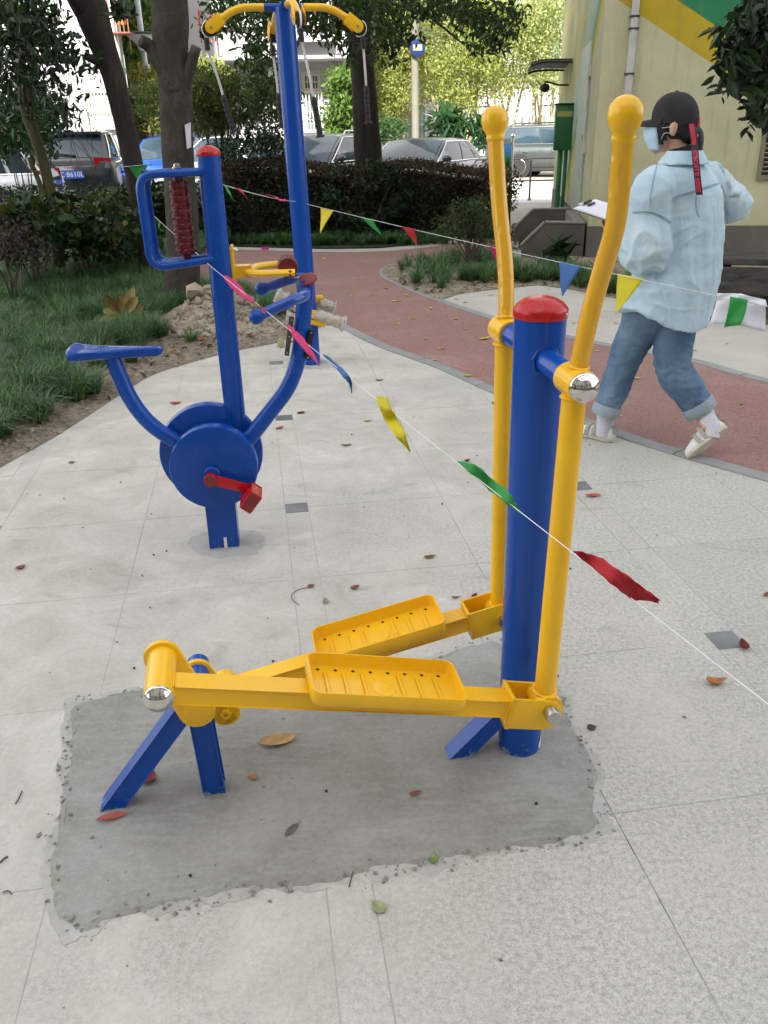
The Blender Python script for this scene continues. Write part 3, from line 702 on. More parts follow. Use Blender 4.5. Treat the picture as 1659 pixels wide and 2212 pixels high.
pd = MB(); pc = B(.128, .19, .268); pu = (BU*.62+ZZ*.78).normalized(); pv = (BU*.78-ZZ*.62).normalized()
p_o = pd.box(pc, pu*.036, pv*.021, BN*.050, .003).build('pedal', RED, bk)
MB().box(pc+BN*.0502, pu*.0325, pv*.018, BN*.0015, .001).build('pedal_end', REDD, p_o)
for k in (-1, 1): MB().lathe(pc+pu*.036+BN*.02*k, pu, [(0, .0035), (.0015, .003)], 8).build('screw', STEEL, p_o)
MB().box(B(-.16, -.12, .43), pu*.036, pv*.021, BN*.05, .003).build('pedal', RED, bk)
# seat
sp = arc([B(-.335, .0, .785), B(-.288, .01, .61), B(-.225, .02, .512), B(-.02, .03, .36)], .12, 8)
MB().tube(sp, .029, 26).build('seat_tube', BLUE, bk)
outl = [(-.155, 0, .013), (-.152, .014, 0), (-.14, .0), (-.05, 0)]
sb = MB(); st = []
for i in range(33):
    t = .5-.5*math.cos(math.pi*i/32); x = -.165+.335*t                                     # nose at +x, rear at -x
    wv = .022+.062*(1-min(1, max(0, (t-.05)/.75)))**1.25
    wv *= math.sqrt(max(0, 1-((.06-t)/.06)**2)) if t < .06 else (math.sqrt(max(0, 1-((t-.94)/.06)**2)) if t > .94 else 1)
    wv = max(wv, .002); dip = .012*math.exp(-((t-.22)/.16)**2); zt = .012+.010*(1-t)**3+(.012 if t < .12 else 0)*(1-t/.12 if t < .12 else 0)
    ring = []
    for j in range(20):
        a = 2*math.pi*j/20; yy = math.cos(a)*wv; zz = math.sin(a)
        ef = math.sqrt(max(.02, 1-((t-.90)/.10)**2)) if t > .90 else (math.sqrt(max(.02, 1-((.08-t)/.08)**2)) if t < .08 else 1); zz = ef*((zt-dip*(1-(yy/wv)**2)*.8 if zz > 0 else 0)*(abs(zz)**.4 if zz > 0 else 1)-(abs(min(zz, 0))**.5)*.026)
        ring.append(B(-.318+x, yy, .800+zz-.004*t))
    st.append(ring)
sb.loft(st).build('saddle', BLUE, bk, sharp=60)
# massage column
MB().tube([B(.088, -.03, .20), B(.078, -.03, 1.445)], .039, 40).build('column', BLUE, bk)
cp = MB().lathe(B(.078, -.03, 1.438), (0, 0, 1), [(0, .0378), (0, .0410), (.003, .0415), (.012, .0415), (.014, .0405), (.022, .034), (.029, .022), (.0325, .010), (.033, .0005)], 32, (False, True)).build('cap', RED, bk, sharp=40)
MB().lathe(B(.085, .0155, 1.448), BN, [(0, .0025), (.002, .002)], 8).build('rivet', STEEL, cp)
for nn, z0, z1, ul in ((.028, 1.388, 1.104, -.155), (-.115, 1.388, 1.104, -.150)):
    MB().tube(arc([B(.078, nn*.4-.02, z0), B(ul, nn, z0-.003), B(ul+.005, nn, z1-.02), B(.084, nn*.4-.02, z1)], .055, 8), .0128, 20).build('roller_frame', BLUE, bk)
RC = -.045
MB().box(B(-.035, RC, 1.393), BU*.11, BN*.05, ZZ*.003, .002).build('roller_plate', BLUE, bk)
MB().box(B(-.035, RC, 1.098), BU*.11, BN*.05, ZZ*.003, .002).build('roller_plate', BLUE, bk)
MB().lathe(B(-.032, RC, 1.397), (0, 0, 1), [(0, .016), (.007, .016), (.008, .011), (.016, .0105), (.018, .006)], 6).build('bolt_head', STEEL, bk)
MB().cyl(B(-.032, RC, 1.09), B(-.032, RC, 1.40), .0165).build('roller_spindle', MAROON, bk)
pr = []; nR = 11; zt = 1.362; zb = 1.122; hR = (zt-zb)/nR
for i in range(nR): pr += [(i*hR, .0298), (i*hR+.001, .0318), ((i+1)*hR-.002, .0318), ((i+1)*hR-.0008, .0298)]
ro = MB().lathe(B(-.032, RC, zb), (0, 0, 1), pr, 36).build('massage_roller', MAROON, bk, sharp=30)
stud = MB()
for i in range(nR):
    for k in range(8):
        a = 2*math.pi*(k+.5*(i % 2))/8+.2; d = Vector((math.cos(a), math.sin(a), 0)); stud.lathe(B(-.032, RC, zb+(i+.5)*hR)+d*.0313, d, [(0, .0058), (.0025, .005), (.0042, .003), (.0047, .0006)], 10)
so_ = stud.build('roller_studs', MAROON, ro, sharp=70); so_['kind'] = 'stuff'
# handlebar post and bars
hp = arc([B(.0, .03, .30), B(.125, .03, .435), B(.30, .012, .635), B(.345, .0, .75), B(.385, .0, 1.02)], .09, 8)
MB().tube(hp, [.030]*(len(hp)), 28).build('handlebar_post', BLUE, bk)
td = (hp[-1]-hp[-2]).normalized(); tn = (ZZ*.85-BU*.25+BN*.35).normalized()
MB().lathe(B(.388, .0, 1.022), tn, [(-.004, .036), (.004, .036), (.009, .029), (.012, .015), (.0125, .0005)], 32).build('post_cap', REDD, bk)
for s_, e, bl in ((1, [(.378, .03, .985), (.372, .12, .985), (.335, .175, .985), (.215, .19, .940)], 0), (-1, [(.385, -.02, 1.02), (.372, -.10, 1.015), (.335, -.135, 1.005), (.235, -.15, .975)], 0)):
    P = [B(*q) for q in e]; MB().tube(arc(P, .05, 7), .0185, 22).build('handlebar', BLUEGRIP, bk)
    ax = (P[-1]-P[-2]).normalized(); MB().lathe(P[-1]-ax*.012, ax, [(0, .018), (.006, .0195), (.012, .0225), (.022, .0255), (.034, .0255), (.044, .0215), (.050, .012), (.052, .0006)], 28).build('grip_ball', BLUE, bk, sharp=60)
def strip(a, b_, off, m):
    p, q = B(*a), B(*b_); return bar(MB(), p+BN*off[1]+BU*off[0], q+BN*off[1]+BU*off[0], .012, .018, up=BN, bev=.002)
for a, b_, m in (((.335, .025, .895), (.309, .025, .760), DGREY), ((.374, .028, .845), (.355, .028, .742), BLACK)):
    o = bar(MB(), B(a[0]-.012 if m is DGREY else a[0]+.018, a[1], a[2]), B(b_[0]-.012 if m is DGREY else b_[0]+.018, b_[1], b_[2]), .013, .02, up=BN, bev=.002).build('guide_rail', m, bk)
    for t in (.06, .5, .94):
        q = Vector(B(*a)).lerp(B(*b_), t)+BU*(-.012 if m is DGREY else .018)+BN*.011; MB().lathe(q, BN, [(0, .004), (.002, .003)], 8).build('screw', STEEL, o)
# waist roller bracket on the far side of the column
yb = MB(); q = B(.118, -.05, 1.07)
yb.prism([q+BN*.03+ZZ*.075+BU*.004, q+BN*.03-ZZ*.085+BU*.004, q-BN*.03-ZZ*.085+BU*.004, q-BN*.03+ZZ*.075+BU*.004], BU*.012, .004); yb.build('bracket_plate', YEL, bk)
MB().lathe(B(.134, -.05, 1.125), BU, [(0, .013), (.010, .013), (.014, .009), (.015, .002)], 16).build('bolt_head', STEEL, bk)
yk = MB(); bar(yk, B(.13, -.05, 1.055), B(.19, -.05, 1.055), .05, .038); yk.build('bracket_arm', YEL, bk)
rg = arc([B(.345, .02, 1.052), B(.20, .02, 1.052), B(.175, -.055, 1.055), B(.215, -.135, 1.058), B(.33, -.135, 1.062)], .05, 8)
MB().tube(rg, .022, 16, flat=.55).build('roller_fork', YEL, bk)
R2 = MB().lathe(B(.322, -.135, 1.062), BN, [(.012, .02), (.014, .034), (.115, .034), (.117, .02)], 28).build('waist_roller', MAROON, bk)
s2 = MB()
for i in range(6):
    for k in range(12):
        a = 2*math.pi*(k+.5*(i % 2))/12; d = BU*math.cos(a)+ZZ*math.sin(a); s2.lathe(B(.322, -.115+.017*i, 1.062)+d*.0335, d, [(0, .006), (.003, .0045), (.004, .001)], 6)
s2.build('roller_studs', MAROON, R2, sharp=70)['kind'] = 'stuff'
MB().lathe(B(.328, .032, 1.052), BN, [(0, .010), (.006, .010), (.009, .004)], 14).build('axle_bolt', MAROON, bk)

# ================================================================== PULL-DOWN STATION
T0 = Vector((-.49, 5.885, 0)); TU = Vector((.993, .12, 0)).normalized(); TN = Vector((TU.y, -TU.x, 0))
def T(u, n, z): return T0+TU*u+TN*n+ZZ*z
ts = thing('pull_down_station', 'tall blue pole with yellow pulley arms and black rope handles', 'exercise machine', T0)
def tl(z): return -.008-.0235*z
MB().tube([T(tl(-.05), 0, -.05), T(tl(2.20), 0, 2.20)], .064, 8 if False else 36).build('pole', BLUEF, ts)
HT = 2.20; cu = tl(2.2)
MB().tube([T(cu-.13, 0, HT), T(cu+.13, 0, HT)], .0212, 24).build('cross_tube', BLUE, ts)
MB().tube([T(cu, -.13, HT), T(cu, .13, HT)], .0212, 24).build('cross_tube', BLUE, ts)
def pull_arm(d, hang, swing, k):
    d = Vector(d).normalized(); c = T(cu, 0, HT)
    MB().tube(arc([c+d*.12, c+d*.28, c+d*.425-ZZ*.085], .07, 8), .0215, 22).build('pulley_arm', YEL, ts)
    e = c+d*.445-ZZ*.105; dn = (d*.8-ZZ*.6).normalized(); s = d.cross(ZZ).normalized()
    b = MB()
    for sg in (1, -1):
        up = dn.cross(s); o = e+s*sg*.028
        P = [o-dn*.085+up*.034, o-dn*.085-up*.034]+[o+(dn*math.sin(a)-up*math.cos(a))*.036 for a in np.linspace(0, math.pi, 8)]
        b.prism(P, s*sg*.004, .001)
    f = b.build('pulley_bracket', YEL, ts)
    MB().lathe(e-s*.036, s, [(0, .008), (.072, .008)], 10).build('axle_bolt', STEEL, f)
    pl = MB().lathe(e-s*.016+dn*.014, s, [(0, .042), (.006, .040), (.016, .032), (.026, .040), (.032, .042)], 24).build('pulley_wheel', BLACK, ts)
    MB().tube([e+dn*.012+(dn*math.sin(a)+dn.cross(s)*math.cos(a))*.044 for a in np.linspace(.2, math.pi*1.05, 9)], .006, 8).build('rope_turn', WHITE, pl)
    top = e+d*.035-ZZ*.035
    MB().cyl(top-ZZ*.02, top-ZZ*.085, .016, .017, 14).build('rope_clamp', BLACK, ts)
    h0 = top-ZZ*.085; h1 = h0-ZZ*hang+Vector(swing); md = h0.lerp(h1, .5)+Vector((swing[0]*.08, 0, 0))
    ropepts = spline([h0, md, h1], 8)
    MB().tube(ropepts, .0075, 8).build('rope', mat('white twisted rope', (.55, .55, .54), .8, var=.2, scale=14, bump=.8, bscale=160, sc3=(1, 1, .5)), ts)
    ax = (h1-ropepts[-3]).normalized()
    MB().lathe(h1-ax*.02, ax, [(0, .011), (.01, .0165)]+[v for i in range(6) for v in ((.02+i*.03, .0175), (.045+i*.03, .0175), (.0475+i*.03, .0165))]+[(.205, .0175), (.21, .026), (.216, .027), (.219, .024)], 18).build('rope_handle', BLACK, ts)
pull_arm(-TU, .265, (.075, .0, 0), 0); pull_arm(TU, .225, (.012, 0, 0), 1); pull_arm(TN*1.0+TU*.16, .30, (.055, -.01, 0), 2); pull_arm(-TN-TU*.16, .24, (.018, 0, 0), 3)
# footrests at the foot, still wrapped in clear plastic
def m_wrap():
    m, t, b, n, l = _new('crinkled clear plastic wrap'); p = pos(n, l, obj=True)
    b.inputs['Base Color'].default_value = (.68, .66, .62, 1); b.inputs['Roughness'].default_value = .18; b.inputs['Transmission Weight'].default_value = .35; b.inputs['Alpha'].default_value = .86
    v = n.new('ShaderNodeTexVoronoi'); v.inputs['Scale'].default_value = 38; v.feature = 'F1'; l.new(p, v.inputs['Vector'])
    bumpn(n, l, b, mixc(n, l, .5, v.outputs['Distance'], noise(n, l, p, 25, 4, .7, 1)), 1.0, .02); return m
WRAP = m_wrap()
def wrapped(a, b_, r, seed):
    r_ = np.random.default_rng(seed); a, b_ = Vector(a), Vector(b_); d = b_-a; x, y = frame(d); rings = []
    for i in range(15):
        t = i/14; rr = r*1.25*(1.0+.10*math.sin(i*1.9+seed))*(.55+.45*min(1, t*6))*(1 if t < .88 else 1.25)
        rings.append([a+d*t+(x*math.cos(2*math.pi*j/14)+y*math.sin(2*math.pi*j/14))*rr*(1+.075*r_.normal()) for j in range(14)])
    o = MB().tube([a-d.normalized()*.10, b_-d.normalized()*.02], r*.62, 16).build('footrest_bar', YEL, ts)
    MB().loft(rings).build('plastic_wrap', WRAP, o, sharp=48)
wrapped(T(.02, .06, .36), T(.235, .06, .285), .034, 1); wrapped(T(.05, -.10, .42), T(.18, -.10, .36), .036, 2)
wrapped(T(-.05, .05, .40), T(-.225, .02, .50), .036, 3); wrapped(T(.0, .06, .31), T(-.17, .06, .345), .034, 4)
MB().tube([T(-.16, -.09, .44), T(.1, -.09, .44)], .024, 16).build('footrest_tube', YEL, ts)
MB().tube([T(.0, .0, .36), T(.03, .08, .36)], .03, 16).build('footrest_socket', YEL, ts)
MB().tube([T(.0, .0, .42), T(.03, -.1, .42)], .03, 16).build('footrest_socket', YEL, ts)

weld(W(LX, .050, 1.058), AN, .0285, el, BLUE)
weld(W(LX, -.050, 1.069), AN, .0285, el, BLUE)

# ================================================================== BUILDINGS
def m_wall(name, c, stain=(.9, .9, .88), s=1.2):
    m, t, b, n, l = _new(name); p = pos(n, l)
    k = ramp(n, l, noise(n, l, pos(n, l, (1, 1, .35)), s, 6, .65), [(.3, stain), (.65, (1, 1, 1))])
    l.new(mixc(n, l, 1.0, c, k, 'MULTIPLY'), b.inputs['Base Color']); b.inputs['Roughness'].default_value = .85
    bumpn(n, l, b, noise(n, l, p, 45, 4), .12, .004); return m
WHITEW = m_wall('white rendered wall', (.40, .39, .40)); GREYW = m_wall('grey shaded render', (.50, .50, .50)); PLINTH = m_conc('dark stained plinth', (.085, .08, .07), (.16, .15, .13), 2.5)
CONCD = m_conc('old dark concrete', (.05, .046, .036), (.105, .097, .078), 2.4); CONCT = m_conc('worn concrete coping', (.13, .122, .10), (.23, .22, .19), 5)
GLASS = mat('dark window glass', (.05, .07, .07), .06, var=.3, scale=1.5, spec=.8); GLASSG = mat('greenish window glass', (.20, .27, .25), .12, var=.25, scale=2, spec=.8)
CREAM = mat('cream metal bar', (.56, .53, .44), .5, var=.05); ALU = mat('aluminium frame', (.60, .60, .58), .4, .3)
def window(parent, x0, x1, z0, z1, y, nb, glass=GLASSG, frame=ALU, bars=CREAM, depth=.06, cross=2):
    """barred window on a wall facing -y at depth y"""
    b = MB(); t = .05
    b.abox((x0, y-depth, z0), (x0+t, y+.04, z1)).abox((x1-t, y-depth, z0), (x1, y+.04, z1)).abox((x0+t, y-depth, z0), (x1-t, y+.04, z0+t)).abox((x0+t, y-depth, z1-t), (x1-t, y+.04, z1))
    xm = (x0+x1)/2; b.abox((xm-.02, y-depth*.8, z0+t), (xm+.02, y+.03, z1-t))
    f = b.build('window', frame, parent, smooth=False)
    MB().abox((x0+t, y-.012, z0+t), (x1-t, y-.004, z1-t)).build('pane', glass, f, smooth=False)
    MB().abox((x0-.06, y-.14, z0-.07), (x1+.06, y+.03, z0-.002)).build('sill', WHITEW, f, smooth=False)
    if nb:
        yb = y-depth-.13
        for i in range(nb+1):
            x = x0-.02+(x1-x0+.04)*i/nb; MB().abox((x-.011, yb-.011, z0-.05), (x+.011, yb+.011, z1+.05)).build('window_bar', bars, f, smooth=False)
        for i in range(cross+1):
            z = z0-.05+(z1-z0+.1)*i/cross; MB().abox((x0-.05, yb+.012, z-.012), (x1+.05, yb+.03, z+.012)).build('window_bar', bars, f, smooth=False)
        for x in (x0-.03, x1+.03): MB().abox((x-.012, yb+.031, z1), (x+.012, y, z1+.02)).build('window_bar', bars, f, smooth=False)
    return f
# --- gable-end block on the left
lb = thing('apartment_block', 'white apartment block end wall with cream downpipe behind the leaning trunk', 'building', (-6.35, 24, 0))
MB().prism([(-32, 24, -.1), (-6.35, 24, -.1), (-10.6, 37, -.1), (-32, 37, -.1)], (0, 0, 20)).build('wall', WHITEW, lb, smooth=False)
MB().abox((-32.02, 23.955, -.1), (-6.33, 23.995, .95)).build('plinth', m_wall('beige plinth render', (.55, .52, .47)), lb, smooth=False)
dp = MB().cyl((-6.47, 23.88, 0), (-6.47, 23.88, 20), .075, seg=14).build('downpipe', CREAM, lb)
for z in (1.2, 3.1, 5, 7): MB().cyl((-6.47, 23.88, z), (-6.47, 23.88, z+.09), .088, seg=14).build('pipe_collar', CREAM, dp)
p0, p1 = Y(192, 275, 24), Y(250, 197, 24)
window(lb, p0.x, p1.x+.25, p0.z, p1.z, 24, 13, glass=mat('curtained glass', (.50, .48, .40), .3, var=.15, scale=3))
window(lb, -10.1, -8.75, .95, 2.25, 24, 11, bars=mat('pink window bar', (.55, .42, .42), .5))
for k in range(2): window(lb, -12.6-3.4*k, -11.2-3.4*k, 1.1, 2.4, 24, 11)
for k in range(4): window(lb, -7.9-3.6*k-1.3, -7.9-3.6*k, 4.3, 5.7, 24, 11)
a = Y(268, 70, 23.6); rs = MB()
rs.abox((a.x-.32, 23.45, a.z-.03), (a.x+.18, 23.98, a.z)); rs.build('rusty_shelf', mat('rusty metal', (.20, .075, .04), .8, var=.4, scale=12), lb, smooth=False)
for i in range(5): MB().abox((a.x-.3+i*.11, 23.46, a.z+.002), (a.x-.275+i*.11, 23.49, a.z+.75)).build('shelf_bar', mat('rusty metal', (0, 0, 0)), lb, smooth=False)
MB().box((a.x-.03, 23.6, a.z+.42), (.11, 0, 0), (0, .05, 0), (0, 0, .26), .03).build('orange_cloth', mat('orange cloth', (.62, .20, .03), .8, var=.3, scale=9), lb)
MB().tube([(a.x+.15, 23.5, a.z-.03), (a.x+.02, 23.98, a.z-.42)], .012, 6).build('shelf_strut', mat('rusty metal', (0, 0, 0)), lb)
# --- long block across the road
bb = thing('apartment_block', 'long white apartment block across the road with overhanging first floor', 'building', (0, 31, 0))
zo = Y(650, 127, 29.6).z
MB().abox((-13, 31, -.1), (-.75, 44, zo-.004)).build('wall', m_wall('lilac white render', (.40, .39, .41)), bb, smooth=False)
MB().abox((-13.02, 29.6, zo), (-.73, 44.02, 22)).build('upper_floors', WHITEW, bb, smooth=False)
MB().abox((-13, 30.93, 1.9), (-.75, 30.99, 1.98)).build('string_course', WHITEW, bb, smooth=False)
def wx(px, py, yy=31): return Y(px, py, yy)
q0, q1 = wx(656, 195), wx(690, 160); window(bb, q0.x, q1.x, q0.z, q1.z, 31, 7, GLASS)
q0, q1 = wx(660, 283), wx(694, 198); window(bb, q0.x, q1.x, q0.z, q1.z, 31, 6, GLASSG)
q0, q1 = wx(470, 200), wx(522, 165); window(bb, q0.x, q1.x, q0.z, q1.z, 31, 8, GLASS)
q0, q1 = wx(455, 300), wx(500, 245); window(bb, q0.x, q1.x, q0.z, q1.z, 31, 7, GLASSG)
bb2 = thing('apartment_block', 'white apartment block seen through the yellow green trees', 'building', (8, 42, 0))
MB().abox((-.7, 44.5, -.1), (32, 56, 22)).build('wall', WHITEW, bb2, smooth=False)
for k in range(7):
    for j in range(3): window(bb2, .6+3.6*k, 2.4+3.6*k, 1+3*j, 2.6+3*j, 44.5, 8, GLASSG)
for k in range(3): window(bb, -11.5+3.4*k, -9.8+3.4*k, zo+.95, zo+2.4, 29.6, 9, GLASSG, bars=WHITE)
def ac(px0, py0, px1, py1, parent):
    a, b_ = Y(px0, py1, 30.4), Y(px1, py0, 30.4)
    o = MB().abox((a.x, 30.45, a.z), (b_.x, 30.8, b_.z), .015).build('air_conditioner', mat('cream plastic', (.58, .55, .47), .5, var=.05), parent)
    cx, cz = a.x+(b_.x-a.x)*.40, (a.z+b_.z)/2; r = (b_.z-a.z)*.4
    MB().lathe((cx, 30.449, cz), (0, -1, 0), [(0, r), (.01, r), (.012, r*.9), (.003, r*.85), (.003, .02)], 24).build('fan_grille', mat('fan grille', (.20, .19, .17), .7, var=.3, scale=9), o)
    for x in (a.x+.1, b_.x-.1): MB().abox((x-.02, 30.46, a.z-.06), (x+.02, 31, a.z-.002)).build('ac_bracket', DGREY, o, smooth=False)
ac(553, 145, 592, 178, bb); ac(708, 150, 750, 184, bb)
for k in range(2):
    q = Y(440+22*k, 95, 29.5); MB().tube([(q.x, 29.59, q.z+.9), (q.x, 29.2, q.z+.85), (q.x, 29.15, q.z), (q.x+.12, 29.15, q.z+.05)], .02, 6).build('drying_hook', mat('red hook paint', (.40, .06, .06), .6), bb)
for k in range(7):
    q = Y(628+9*k, 85, 29.4); MB().abox((q.x, 29.2, q.z), (q.x+.12, 29.24, q.z+1.5)).build('balcony_slat', WHITE, bb, smooth=False)
q = Y(626, 84, 29.4); MB().abox((q.x, 29.18, q.z-.1), (q.x+1.3, 29.59, q.z-.002)).build('balcony_ledge', WHITEW, bb, smooth=False)
q = Y(718, 240, 30.9); MB().ball((q.x, 30.9, q.z), .1, 12).build('gas_meter', mat('brass gas meter', (.45, .40, .25), .5), bb); MB().cyl((q.x, 30.95, q.z), (q.x, 30.95, q.z+1.4), .02, seg=8).build('gas_pipe', CREAM, bb)
fn = thing('picket_fence', 'white slatted garden fence in front of the block behind the yellow trees', 'fence', (3, 38.8, 0))
for k in range(52): MB().abox((2.2+k*.3, 38.75, 0), (2.29+k*.3, 38.79, 2.0)).build('slat', WHITE, fn, smooth=False)
MB().abox((2.1, 38.795, .4), (17.8, 38.83, .48)).build('rail', WHITE, fn, smooth=False); MB().abox((2.1, 38.795, 1.6), (17.8, 38.83, 1.68)).build('rail', WHITE, fn, smooth=False)

# --- cream building with painted bands
C0 = G(1265, 560); FAR = G(1192, 449); SD = (FAR-C0).normalized(); SD.z = 0; SD.normalize(); FD = Vector((SD.y, -SD.x, 0))
def onp(px, py, o, nrm):
    d = ray(px, py); t = (o-Vector((0, 0, CAM_H))).dot(nrm)/d.dot(nrm); p = Vector((0, 0, CAM_H))+d*t; return p
def fr(px, py): p = onp(px, py, C0, SD); return (p-C0).dot(FD), p.z
def sd(px, py): p = onp(px, py, C0, FD); return (p-C0).dot(SD), p.z
def Cb(a, s, z): return C0+FD*a+SD*s+ZZ*z
def lin(p, q): m_ = (q[1]-p[1])/(q[0]-p[0]); return m_, p[1]-m_*p[0]
def axes_of(n, l, axis):
    g = n.new('ShaderNodeNewGeometry').outputs['Position']
    sub = n.new('ShaderNodeVectorMath'); sub.operation = 'SUBTRACT'; l.new(g, sub.inputs[0]); sub.inputs[1].default_value = C0
    dt = n.new('ShaderNodeVectorMath'); dt.operation = 'DOT_PRODUCT'; l.new(sub.outputs[0], dt.inputs[0]); dt.inputs[1].default_value = axis
    sp_ = n.new('ShaderNodeSeparateXYZ'); l.new(sub.outputs[0], sp_.inputs[0]); return dt.outputs['Value'], sp_.outputs[2], g
def above(n, l, a, z, mc, soft=.004):
    v = mth(n, l, 'SUBTRACT', mth(n, l, 'SUBTRACT', z, mth(n, l, 'MULTIPLY', a, mc[0])), mc[1])
    r = n.new('ShaderNodeMapRange'); r.inputs['From Min'].default_value = -soft; r.inputs['From Max'].default_value = soft; l.new(v, r.inputs[0]); return r.outputs[0]
CRM, YLW, GRN = (.56, .54, .35), (.52, .37, .015), (.018, .21, .085)
def m_front():
    m, t, b, n, l = _new('cream wall with painted diagonal bands'); a, z, p = axes_of(n, l, FD)
    k = ramp(n, l, noise(n, l, p, 2.0, 6, .65), [(.28, (.80, .80, .76)), (.62, (1, 1, 1))])
    c = mixc(n, l, above(n, l, a, z, lin(fr(1335, 0), fr(1601, 180))), CRM, YLW)
    c = mixc(n, l, above(n, l, a, z, lin(fr(1463, 0), fr(1659, 131))), c, GRN)
    c = mixc(n, l, 1.0, c, k, 'MULTIPLY')
    dr = ramp(n, l, noise(n, l, pos(n, l, (6, 6, .5)), 1.7, 4, .6), [(.55, (0, 0, 0)), (.75, (.4, .4, .4))]); c = mixc(n, l, dr, c, (.22, .21, .12))
    l.new(c, b.inputs['Base Color']); b.inputs['Roughness'].default_value = .8; bumpn(n, l, b, noise(n, l, p, 60, 4), .25, .004); return m
def m_side():
    m, t, b, n, l = _new('painted mural wall'); a, z, p = axes_of(n, l, SD)
    pts = [sd(*q) for q in ((1300, 30), (1274, 171), (1247, 290), (1220, 440))]
    mc = lin(pts[0], pts[-1]); mc = (mc[0], mc[1])
    base = ramp(n, l, noise(n, l, p, .9, 4, .6), [(.35, (.25, .30, .15)), (.6, (.42, .40, .20))])
    wv = n.new('ShaderNodeTexVoronoi'); wv.inputs['Scale'].default_value = .75; l.new(pos(n, l, (1, .5, .9)), wv.inputs['Vector'])
    sw = mth(n, l, 'SINE', mth(n, l, 'MULTIPLY', wv.outputs['Distance'], 22.0))
    base = mixc(n, l, ramp(n, l, sw, [(.5, (0, 0, 0)), (.62, (.6, .6, .6))]), base, (.50, .40, .10))
    c = mixc(n, l, above(n, l, a, z, (mc[0], mc[1]-.0)), (.44, .43, .27), (.50, .37, .03))          # cream below, yellow band
    sh = 2.1
    c = mixc(n, l, above(n, l, a, z, (mc[0], mc[1]+abs(mc[0])*.35)), c, (.16, .30, .17))
    c = mixc(n, l, above(n, l, a, z, (mc[0], mc[1]+abs(mc[0])*.8)), c, (.34, .43, .33))
    c = mixc(n, l, above(n, l, a, z, (mc[0], mc[1]+abs(mc[0])*sh)), c, base)
    c = mixc(n, l, 1.0, c, ramp(n, l, noise(n, l, p, 1.5, 6, .65), [(.3, (.8, .8, .78)), (.6, (1, 1, 1))]), 'MULTIPLY')
    l.new(c, b.inputs['Base Color']); b.inputs['Roughness'].default_value = .75; return m
cb = thing('painted_building', 'cream building corner with yellow and green painted bands and a white downpipe', 'building', C0)
HB = 7.0; LS = (FAR-C0).length
def cbox(b, a0, a1, s0, s1, z0, z1, bev=0.0): return b.box(Cb((a0+a1)/2, (s0+s1)/2, (z0+z1)/2), FD*(a1-a0)/2, SD*(s1-s0)/2, ZZ*(z1-z0)/2, bev)
zp = fr(1264, 489)[1]
cbox(MB(), .06, 9, .06, LS, -.1, HB).build('wall_core', WHITEW, cb, smooth=False)
cbox(MB(), 0, 9, 0, .058, zp, HB).build('front_wall', m_front(), cb, smooth=False)
cbox(MB(), -.002, .057, .060, LS, zp, HB).build('mural_wall', m_side(), cb, smooth=False)
cbox(MB(), -.012, 9, -.012, .05, -.1, zp-.003).build('plinth', PLINTH, cb, smooth=False)
cbox(MB(), -.014, .05, .052, LS, -.1, zp-.003).build('plinth', PLINTH, cb, smooth=False)
cbox(MB(), -.2, 9.2, -.2, LS+.2, HB, HB+.2).build('roof_slab', CONCT, cb, smooth=False)
pa = fr(1363, 110)[0]
pp = MB().cyl(Cb(pa, -.055, zp+.1), Cb(pa, -.055, HB), .042, seg=20).build('downpipe', mat('grey white plastic pipe', (.50, .49, .47), .5, var=.12, scale=5), cb)
for z in (1.1, 2.05, 2.5, 2.62, 3.2): cbox(MB(), pa-.055, pa+.055, -.1, -.002, z, z+.02, .004).build('pipe_clip', DGREY, pp)
# door and frame on the mural side
d0, d1_ = sd(1300, 60)[0]+.9, sd(1300, 60)[0]+2.1
dz = 2.5
do = cbox(MB(), -.035, -.004, d0, d1_, zp+.02, dz, .004).build('door', mat('pale green door', (.40, .46, .38), .5, var=.08), cb)
cbox(MB(), -.05, -.036, d0+.1, d0+.14, 1.3, 1.42).build('handle', STEEL, do, smooth=False)
for z in (1.2, 2.1): cbox(MB(), -.055, -.003, d0-.08, d0-.02, z, z+.14).build('hinge', CREAM, cb, smooth=False)
# green meter box and its pipes
g1 = onp(1237, 280, C0, FD); gs = (g1-C0).dot(SD); kk = (onp(1199, 280, C0+SD*gs, SD)-C0); gw = -kk.dot(FD)
gz0, gz1 = onp(1215, 325, C0+SD*gs, SD).z, onp(1215, 226, C0+SD*gs, SD).z
gb = cbox(MB(), -gw, -.004, gs, gs+.28, gz0, gz1, .008).build('meter_box', mat('green painted steel', (.018, .12, .04), .45, var=.12), cb)
cbox(MB(), -gw-.015, -.004, gs-.02, gs+.3, gz1+.002, gz1+.022, .004).build('box_lid', mat('dark green steel', (.008, .05, .02), .5), gb)
cbox(MB(), -gw+.02, -.02, gs-.006, gs-.001, gz1-.26*(gz1-gz0), gz1-.14*(gz1-gz0)).build('box_label', mat('olive band paint', (.33, .33, .10), .6), gb, smooth=False)
for k, r in ((.07, .03), (.16, .04)): MB().cyl(Cb(-k, gs+.12, .02), Cb(-k, gs+.12, gz0), r, seg=14).build('conduit_pipe', mat('green pipe paint', (.03, .16, .07), .5, var=.2), cb)
